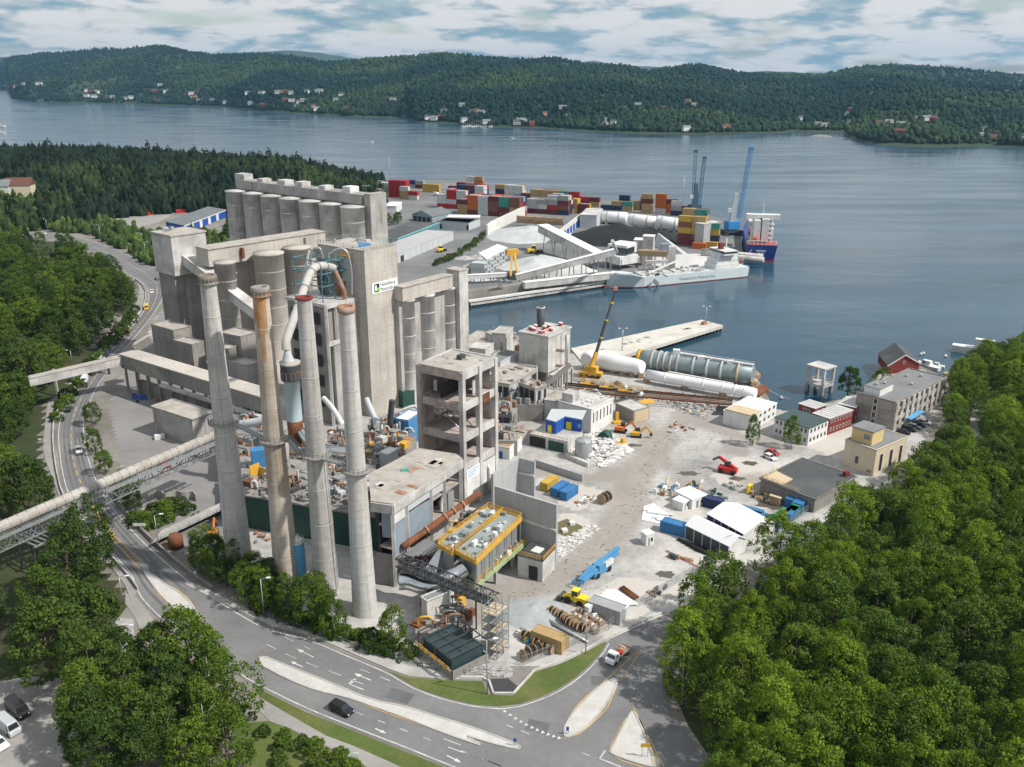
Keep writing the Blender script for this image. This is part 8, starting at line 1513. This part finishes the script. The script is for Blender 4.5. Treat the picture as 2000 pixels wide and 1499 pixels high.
p=W('T',1095,740);rz=heading('T',(1120,700),(1050,760));t,X,v=mach('flatbed_truck','small white flatbed truck at the junction','truck',p+V(0,0,.06),rz);MB().box(X(-.2,0,.5),6.2,1.6,.35,rz).build('chassis',steel_d,t);m=MB();pr=[(1.0,.5),(1.0,2.3),(2.1,2.3),(2.55,1.45),(3.1,1.25),(3.15,.5)];vs=[X(x,sd*1.0,z)for sd in(-1,1)for x,z in pr];m.add(vs,[tuple(range(5,-1,-1)),tuple(range(6,12))]+[(i,(i+1)%6,(i+1)%6+6,i+6)for i in range(6)]);m.build('cab',CC['white'],t);MB().add([X(2.13,-.85,2.22),X(2.13,.85,2.22),X(2.58,.92,1.5),X(2.58,-.92,1.5)],[(0,3,2,1)]).build('windscreen',glass_m,t);MB().box(X(1.6,0,1.5),.7,2.04,.6,rz).build('side_window',glass_m,t);MB().box(X(-1.2,0,.9),4.0,2.1,.15,rz).build('flatbed',wood,t)
for a_,b_,c_,d_ in((-3.2,0,.08,2.1),(-1.2,1.03,4.0,.06),(-1.2,-1.03,4.0,.06),(.78,0,.08,2.1)):MB().box(X(a_,b_,1.05),c_,d_,.4,rz).build('side_board',galv,t)
for i in range(3):MB().box(X(-2.2+i*.9,.2*(i-1),1.06),.7,1.2,.5,rz+.1*i).build('load',[rust_l,wood,red][i],t)
for sx in(-2,2.2):
 for sy in(-.9,.9):wheel(t,X(sx,sy,.4),.4,.3,v@V(0,1,0))
p=W('F',775,95);t,X,v=mach('bus','white coach parked on the far lorry park','bus',p,R(-8));MB().box(X(0,0,.5),16,3.2,3.6,R(-8)).build('body',white,t);MB().box(X(0,0,2.2),16.1,3.3,1.1,R(-8)).build('window_band',glass_m,t)
for sx in(-5,5):
 for sy in(-1.5,1.5):wheel(t,X(sx,sy,.6),.6,.4,v@V(0,1,0))
for i,(x,y)in enumerate(((1045,80),(1085,75),(1330,60))):p=W('F',x,y);m=MB();m.box(p,9,2.6,3,R(20));m.build('red_trailer',red,label='red trailer on the far lorry park, %s from the left'%ORD[i],cat='trailer')
rl=smooth_line([W('F',x,y,3.2)for x,y in((285,375),(370,405),(430,455),(470,510),(480,570))],2);ribbon(rl,6,3.4).build('track_bed',rubble_m,kind='structure')
t=thing('railway_track','single curved railway track on the slope left of the road','railway',rl[0]);
for s in(-.75,.75):
 m=MB();o_=offs(rl,s)
 for a_,b_ in zip(o_,o_[1:]):m.beam(V(a_.x,a_.y,3.6),V(b_.x,b_.y,3.6),.12,.18)
 m.build('rail',rust_l,t)
def cottage(lab,p,w_,d_,h_,rz,wm,rm,grp=None):
 v=Matrix.Rotation(rz,3,'Z');X=lambda x,y,z:p+v@V(x,y,z);t=thing('house',lab,'house',p,grp);MB().box(p-V(0,0,1.5),w_,d_,h_+1.5,rz).build('wall',wm,t);e=.5;m=MB();m.add([X(-w_/2-e,-d_/2-e,h_-.3),X(w_/2+e,-d_/2-e,h_-.3),X(w_/2+e,d_/2+e,h_-.3),X(-w_/2-e,d_/2+e,h_-.3),X(-w_/2-e,0,h_+d_*.38),X(w_/2+e,0,h_+d_*.38)],[(0,1,5,4),(2,3,4,5),(1,2,5),(3,0,4),(3,2,1,0)]);m.build('roof',rm,t);return t,X
def near_ground(x,y):
 for d in np.arange(500,1100,2):
  p=PD(x,y,d)
  if p.z<=gz(p.x,p.y):return V(p.x,p.y,gz(p.x,p.y))
 return P(x,y)
tile=mat('roof_tile',(.13,.06,.045),.9,.15,.4);t,X=cottage('cream house with a brown tiled roof in the clearing at the far left',near_ground(42,380),19,14,8,.2,cream,tile)
for i in range(3):MB().box(X(-4+i*4,-6.55,2.5),1.8,.12,2.2,.2).build('window',glass_m,t)
cottage('white house at the left frame edge by the forest',near_ground(2,378),18,12,6,.1,white,grey_roof)
def far_ground(x,y):
 for d in np.arange(1300,7000,8):
  pz=PD(x,y,d).z
  if pz<=far_h(x,d)and far_h(x,d)>0:return V(far_xy(x,d),d,far_h(x,d))
 return None
FH=[(90,158),(60,162),(75,173),(95,172),(110,171),(130,172),(145,168),(172,167),(255,180),(262,184),(270,183),(252,190),(265,192),(290,193),(298,193),(322,195),(330,194),(372,181),(385,170),(392,183),(437,188),(440,193),(450,199),(472,200),(495,205),(375,201),(535,187),(560,184),(590,184),(600,184),(612,186),(640,184),(660,184),(600,200),(612,202),(625,205),(632,200),(650,212),(655,218),(620,211),(540,206),(560,210),(690,200),(700,190),(663,182),(708,217),(790,199),(850,236),(862,238),(875,235),(915,243),(930,224),(945,226),(938,222),(955,247),(1010,245),(1020,243),(1035,247),(1015,240),(880,222),(912,211),(1060,228),(1090,217),(1098,232),(1222,210),(1266,218),(1170,241),(1180,245),(1165,250),(1310,205),(1320,213),(1510,238),(1543,250),(1600,221),(1595,227),(1600,246),(1555,252),(1652,246),(1668,246),(1720,237),(1735,237),(1748,241),(1690,248),(1838,260),(1832,270),(1858,275),(1915,277),(1945,285),(1988,284),(1690,265),(1915,212),(1940,211),(1310,257),(1380,255)]
fw=mat('far_white',(.72,.72,.70),.8,.05,.2);fo=mat('far_ochre',(.50,.36,.20),.8,.05,.2);fr=mat('far_red',(.25,.06,.045),.8,.05,.2)
for i,(x,y)in enumerate(FH):
 g=far_ground(x,y+1)
 if g is None:continue
 k=.55+g.y/5200;wm=[fw,fw,fw,fo,fw,fw,fw,fr][(i*7)%8];nm={id(fw):'white',id(fo):'ochre',id(fr):'red'}[id(wm)];where='left headland' if x<480 else 'left middle shore' if x<720 else 'middle shore with the marina' if x<1120 else 'wooded shore right of the middle' if x<1480 else 'inlet behind the islet' if x<1780 else 'right hand shore'
 cottage(f'small {nm} house on the far {where}',g+V(0,0,3 if y>150 else 0),rq.uniform(12,20)*k,rq.uniform(8,11)*k,rq.uniform(5,7.5)*k,rq.uniform(-.5,.5),wm,[grey_roof,tile,grey_roof,dark_roof][i%4],'houses on the far '+where)
for i in range(16):p=P(905+i*4.3,249-(i%4)*.8,WZ);boat('small white sailing boat in the far marina',p,11,3.5,rq.uniform(0,6),cab=False,name='marina_boat');o=bpy.data.objects[-1]if False else None
for o in list(bpy.data.objects):
 if o.name.startswith('marina_boat'):o['group']='boats in the far marina';MB().beam(o.location+V(0,0,1.5),o.location+V(0,0,15),.35).build('mast',white,o)
g=P(1603,267,WZ);MB().lathe(V(g.x,g.y,WZ-1),[(24,0),(18,2),(12,3.4),(0,5)],14).build('islet',mat('rock',(.24,.225,.21)),kind='structure')
def person(lab,p,rz,top,legs,arm=0.3):
 me=bpy.data.meshes.new('person');J=[(0,0,.95),(0,0,1.2),(0,0,1.42),(0,0,1.52),(0,0,1.7),(.2,0,1.4),(.27,arm*.4,1.12),(.25,arm,.9),(-.2,0,1.4),(-.27,-.05,1.12),(-.25,.05,.88),(.1,0,.9),(.11,.08,.5),(.11,0,.08),(.11,.14,.04),(-.1,0,.9),(-.11,-.06,.5),(-.11,-.12,.08),(-.11,.02,.04)]
 E=[(0,1),(1,2),(2,3),(3,4),(2,5),(5,6),(6,7),(2,8),(8,9),(9,10),(0,11),(11,12),(12,13),(13,14),(0,15),(15,16),(16,17),(17,18)];RR=[.17,.18,.17,.07,.11,.09,.06,.045,.09,.06,.045,.11,.075,.055,.05,.11,.075,.055,.05]
 me.from_pydata(J,E,[]);o=bpy.data.objects.new('person',me);COL.objects.link(o);o.location=p;o.rotation_euler=(0,0,rz);md=o.modifiers.new('skin','SKIN')
 for i,r_ in enumerate(RR):me.skin_vertices[0].data[i].radius=(r_,r_*.8 if i<3 else r_)
 me.skin_vertices[0].data[0].use_root=True;o.modifiers.new('sub','SUBSURF').levels=1;me.materials.append(legs);tag(o,lab,'person')
 ORG[o.name]=V(0,0,0);j=MB().lathe(V(0,0,0),[(.19,.85),(.23,1.1),(.24,1.35),(.12,1.5)],12).build('jacket',top,o);MB().lathe(V(0,0,0),[(.135,1.68),(.14,1.74),(.09,1.84),(0,1.87)],12).build('helmet',white,o)
hv=mat('hi_vis',(.75,.80,.05),.7);dkc=mat('dark_cloth',(.03,.035,.06),.9);hvo=mat('hi_vis_red',(.75,.12,.04),.7)
person('worker in yellow jacket standing below the pump house',W('O',195,1030,.04),.4,hv,dkc);person('worker in red jacket beside the scaffold stair',W('S',1800,700,.04),1.2,hvo,dkc);person('worker in yellow jacket on the green steel platform',W('N',1105,1085,4.62),2,hv,dkc)
# ================================================================ SMALL PLANT DETAIL
rx=random.Random(44)
def tangle(lab,rect,zl,n_,mts,rmin=.15,rmax=.5,nm='pipe_run',plinth=True,pm=None):
 (x0,y0),(x1,y1)=rect;ring=[P(x0,y1,zl),P(x1,y1,zl),P(x1,y0,zl),P(x0,y0,zl)];t=thing(nm,lab,'piping',V(*(sum(ring,V(0,0,0))/4)[:2],0))
 if plinth and zl>.5:MB().prism(inset(ring,-.5),0,zl).build('plinth',pm or conc_d,t)
 for i in range(n_):
  a=at(ring,rx.random(),rx.random(),zl+rx.uniform(.3,2.6));k=rx.randrange(3);L=rx.uniform(1.5,5.5)
  if k==0:b=[a,a+V(rx.uniform(-1,1)*L,rx.uniform(-.5,.5)*L,0)]
  elif k==1:b=[V(a.x,a.y,zl),V(a.x,a.y,a.z+rx.uniform(.5,2.5))]
  else:b=smooth_line([V(a.x,a.y,zl),a,a+V(L*.6,0,.2),V(a.x+L*.7,a.y,zl)],1)
  MB().tube(b,rx.uniform(rmin,rmax),8).build('pipe',rx.choice(mts),t)
  if i%2==0:c=at(ring,rx.random(),rx.random(),zl);MB().box(c,rx.uniform(.8,3),rx.uniform(.8,2.4),rx.uniform(.5,2.4),rzf).build('machine_box',rx.choice(mts),t)
 return t
PM=[galv,steel,palecl,rust_l,steel_d,conc_l,conc_d,steel,rusty]
tangle('dense pipework at the foot of the sign tower',((722,820),(800,862)),5,36,PM+[yellow]);tangle('pipework and boxes between the third and fourth stacks',((640,840),(690,935)),9,30,PM);tangle('pipework between the first and second stacks',((440,800),(535,900)),7,36,PM+[yellow]);tangle('clutter behind the second and third stacks',((575,860),(628,950)),8,28,PM)
tangle('small pipework in the open bays of the slab roofed building',((775,1090),(850,1125)),3,26,PM+[rusty],.1,.3,plinth=False);tangle('pipework below the rusty brown pipe',((850,1010),(930,1050)),4,26,PM+[yellow,rusty],.1,.35);tangle('roof pipework behind the mint green building',((935,655),(1035,685)),9.6,24,PM,.12,.3,plinth=False);tangle('pipes around the filter tower foot',((1080,770),(1160,800)),2,26,PM+[yellow],.12,.35);tangle('machinery under the pipe bridge',((815,1180),(920,1235)),2.5,26,PM+[yellow,rusty],.1,.3);tangle('broken roof level with pipes beside the ruined frame',((972,770),(1010,860)),5,22,PM,.12,.4)
tangle('rubble strewn concrete deck beside the white walled block',((1000,760),(1060,790)),6,14,PM,.1,.3)
for i,(x,y,h,r_)in enumerate(((830,1185,3,1.1),(860,1205,2.4,.9),(880,1178,3.4,.8))):p=P(x,y);MB().lathe(p,[(r_,0),(r_,h),(r_*.6,h+.5),(0,h+.6)],14).build('small_tank',[galv,white,palecl][i],label='%s small upright tank under the pipe bridge'%ORD[i],cat='tank')
for ring,z_,nm,n_ in((quad('G',(235,488),(80,460),(490,452),51),51.05,'headhouse',3),(quad('b',(1207,402),(300,262),(1843,268),56.8),56.85,'sign tower',7)):
 for i in range(n_):MB().box(at(ring,rx.uniform(.15,.9),rx.uniform(.15,.9),z_),rx.uniform(.8,2),rx.uniform(.6,1.6),rx.uniform(.4,1.4),rx.random()).build('roof_box',[galv,conc_l,steel][i%3],label='%s small service box on the roof of the %s'%(ORD[i],nm),cat='roof box',group='roof boxes')
for i,(x,y,l,w_)in enumerate(((640,1290,7,2.4),(780,1360,5,3),(900,1400,9,2.2),(1050,1420,4,3),(480,1200,6,2),(300,1110,7,2.2),(215,1000,5,2),(155,850,6,2),(175,760,6,2.2),(1180,1330,5,2.6),(1240,1290,6,2))):
 p=P(x,y);MB().prism([p+Matrix.Rotation(-.45+i*.05 if x>400 else 2.0,3,'Z')@V(a*l/2,b*w_/2,0)for a,b in((-1,-1),(1,-1),(1,1),(-1,1))],.052,.056).build('asphalt_patch',wear if i%2 else asphalt,kind='structure')
scatter(WL('_',[(228,640),(268,590),(262,630),(200,705),(150,770),(110,830),(98,830),(140,750)]),3.4,['bush'],'low shrub on the bank between the slope trees and the pavement','bank shrubs',46,.8,1.6,lambda p:pdist(p,sw)<1.2)
scatter(WL('D',[(570,800),(760,700),(860,640),(960,560),(990,580),(860,680),(640,800)]),3.5,['bush'],'low shrub on the strip beside the harbour road','harbour strip shrubs',40,.7,1.4)
scatter(WL('_',[(330,1330),(400,1370),(520,1420),(640,1470),(700,1520),(540,1520),(520,1440)]),3.0,['bush'],'low shrub on the lawn beside the footpath','lawn shrubs',22,.6,1.3);scatter(WL('S',[(60,395),(300,490),(520,565),(800,655),(1080,735),(1180,720),(1100,690),(700,560),(300,410),(80,330)]),2.2,['bush'],'shrub at the foot of the roadside hedge','hedge shrubs',60,.8,1.5)
rubble('rock_cutting','pale rock cutting on the bank left of the road bend',WL('F',[(860,790),(900,860),(800,980),(700,1080),(660,1060),(760,920)]),90,4,mat('rock',(.24,.225,.21)),1.2,3.2,'rock',seed=8)
rubble('yard_stones','loose stones and broken concrete strewn over the yard',WL('_',[(1080,1110),(1180,1030),(1260,900),(1330,830),(1420,820),(1500,860),(1400,900),(1330,980),(1280,1080),(1180,1180),(1080,1210),(1000,1200)]),420,.1,rubble_m,.12,.5,seed=21)
rubble('track_clods','dark clods along the dirt track',WL('_',[(960,1180),(1100,1095),(1190,1040),(1230,960),(1270,870),(1340,820),(1360,830),(1290,890),(1260,980),(1200,1075),(1080,1150),(990,1200)]),160,.1,mat('clod_soil',(.22,.195,.17),.95,.3,.5),.15,.6,seed=23)
puddle=mat('puddle_water',(.10,.09,.075),.12,.1,.3)
for i,(x,y,a,b)in enumerate(((1520,985,6,3),(1400,985,4,2.2),(1345,925,3,1.6),(1300,1122,2.2,1.6),(1465,905,2.4,1.6),(1440,935,2.6,1.4),(1235,870,3,1.2))):
 c=P(x,y,.07);MB().poly([c+V(math.cos(k*.393)*a*(1+.25*math.sin(k*2.3+i)),math.sin(k*.393)*b*(1+.25*math.cos(k*1.7+i)),0)for k in range(16)]).build('puddle',puddle,kind='structure')
tangle('machines and broken steel on the mill roof behind the first two stacks',((488,935),(588,962)),12.4,24,PM+[yellow],.12,.4,plinth=False);tangle('machines and broken steel on the mill roof behind the third and fourth stacks',((600,930),(725,975)),12.4,34,PM,.12,.45,plinth=False);tangle('crowded deck of ducts left of the dark blue cabin',((690,865),(790,905)),7,34,PM+[yellow],.15,.5)
for lab,A,B,C,z1 in(('broken concrete block right behind the ruined frame',(640,848),(512,790),(885,705),10.5),('half demolished upper storey above the workshop',(860,880),(690,835),(960,850),11.5)):
 rr=quad('I',A,B,C,z1);t=building('ruined_block',lab,'building',rr,0,z1,conc,dirty_roof,.4)
 for k in range(3):wallbox(MB(),rr[3],rr[0],.08+k*.31,.33+k*.31,z1-4.6,z1-1.0,.1,.01).build('opening',void,t)
 for k in range(4):wallbox(MB(),rr[0],rr[1],.06+k*.24,.22+k*.24,z1-4.4,z1-1.2,.1,.01).build('opening',void if k%2 else palecl,t)
 for k in range(10):MB().box(at(rr,rx.random()*.9+.05,rx.random()*.9+.05,z1),rx.uniform(.5,2.6),rx.uniform(.4,1.6),rx.uniform(.2,1.2),rx.random()*3).build('roof_debris',rx.choice([conc_l,conc_d,rust_l,steel]),t)
# ================================================================ AIR
hb=MB().hexa([V(-9000,-400,-8),V(9000,-400,-8),V(9000,12400,-8),V(-9000,12400,-8)],[V(-9000,-400,410),V(9000,-400,410),V(9000,12400,410),V(-9000,12400,410)])
hm=bpy.data.materials.new('haze_air');hm.use_nodes=True;t=hm.node_tree;t.nodes.remove(t.nodes['Principled BSDF']);pv=nd(t,'ShaderNodeVolumePrincipled');pv.inputs['Color'].default_value=(.28,.56,.86,1);pv.inputs['Density'].default_value=.000045;pv.inputs['Anisotropy'].default_value=.2
t.links.new(pv.outputs[0],t.nodes['Material Output'].inputs['Volume']);hb.build('haze',hm,kind='stuff',label='thin blue summer haze over the fjord',cat='haze')
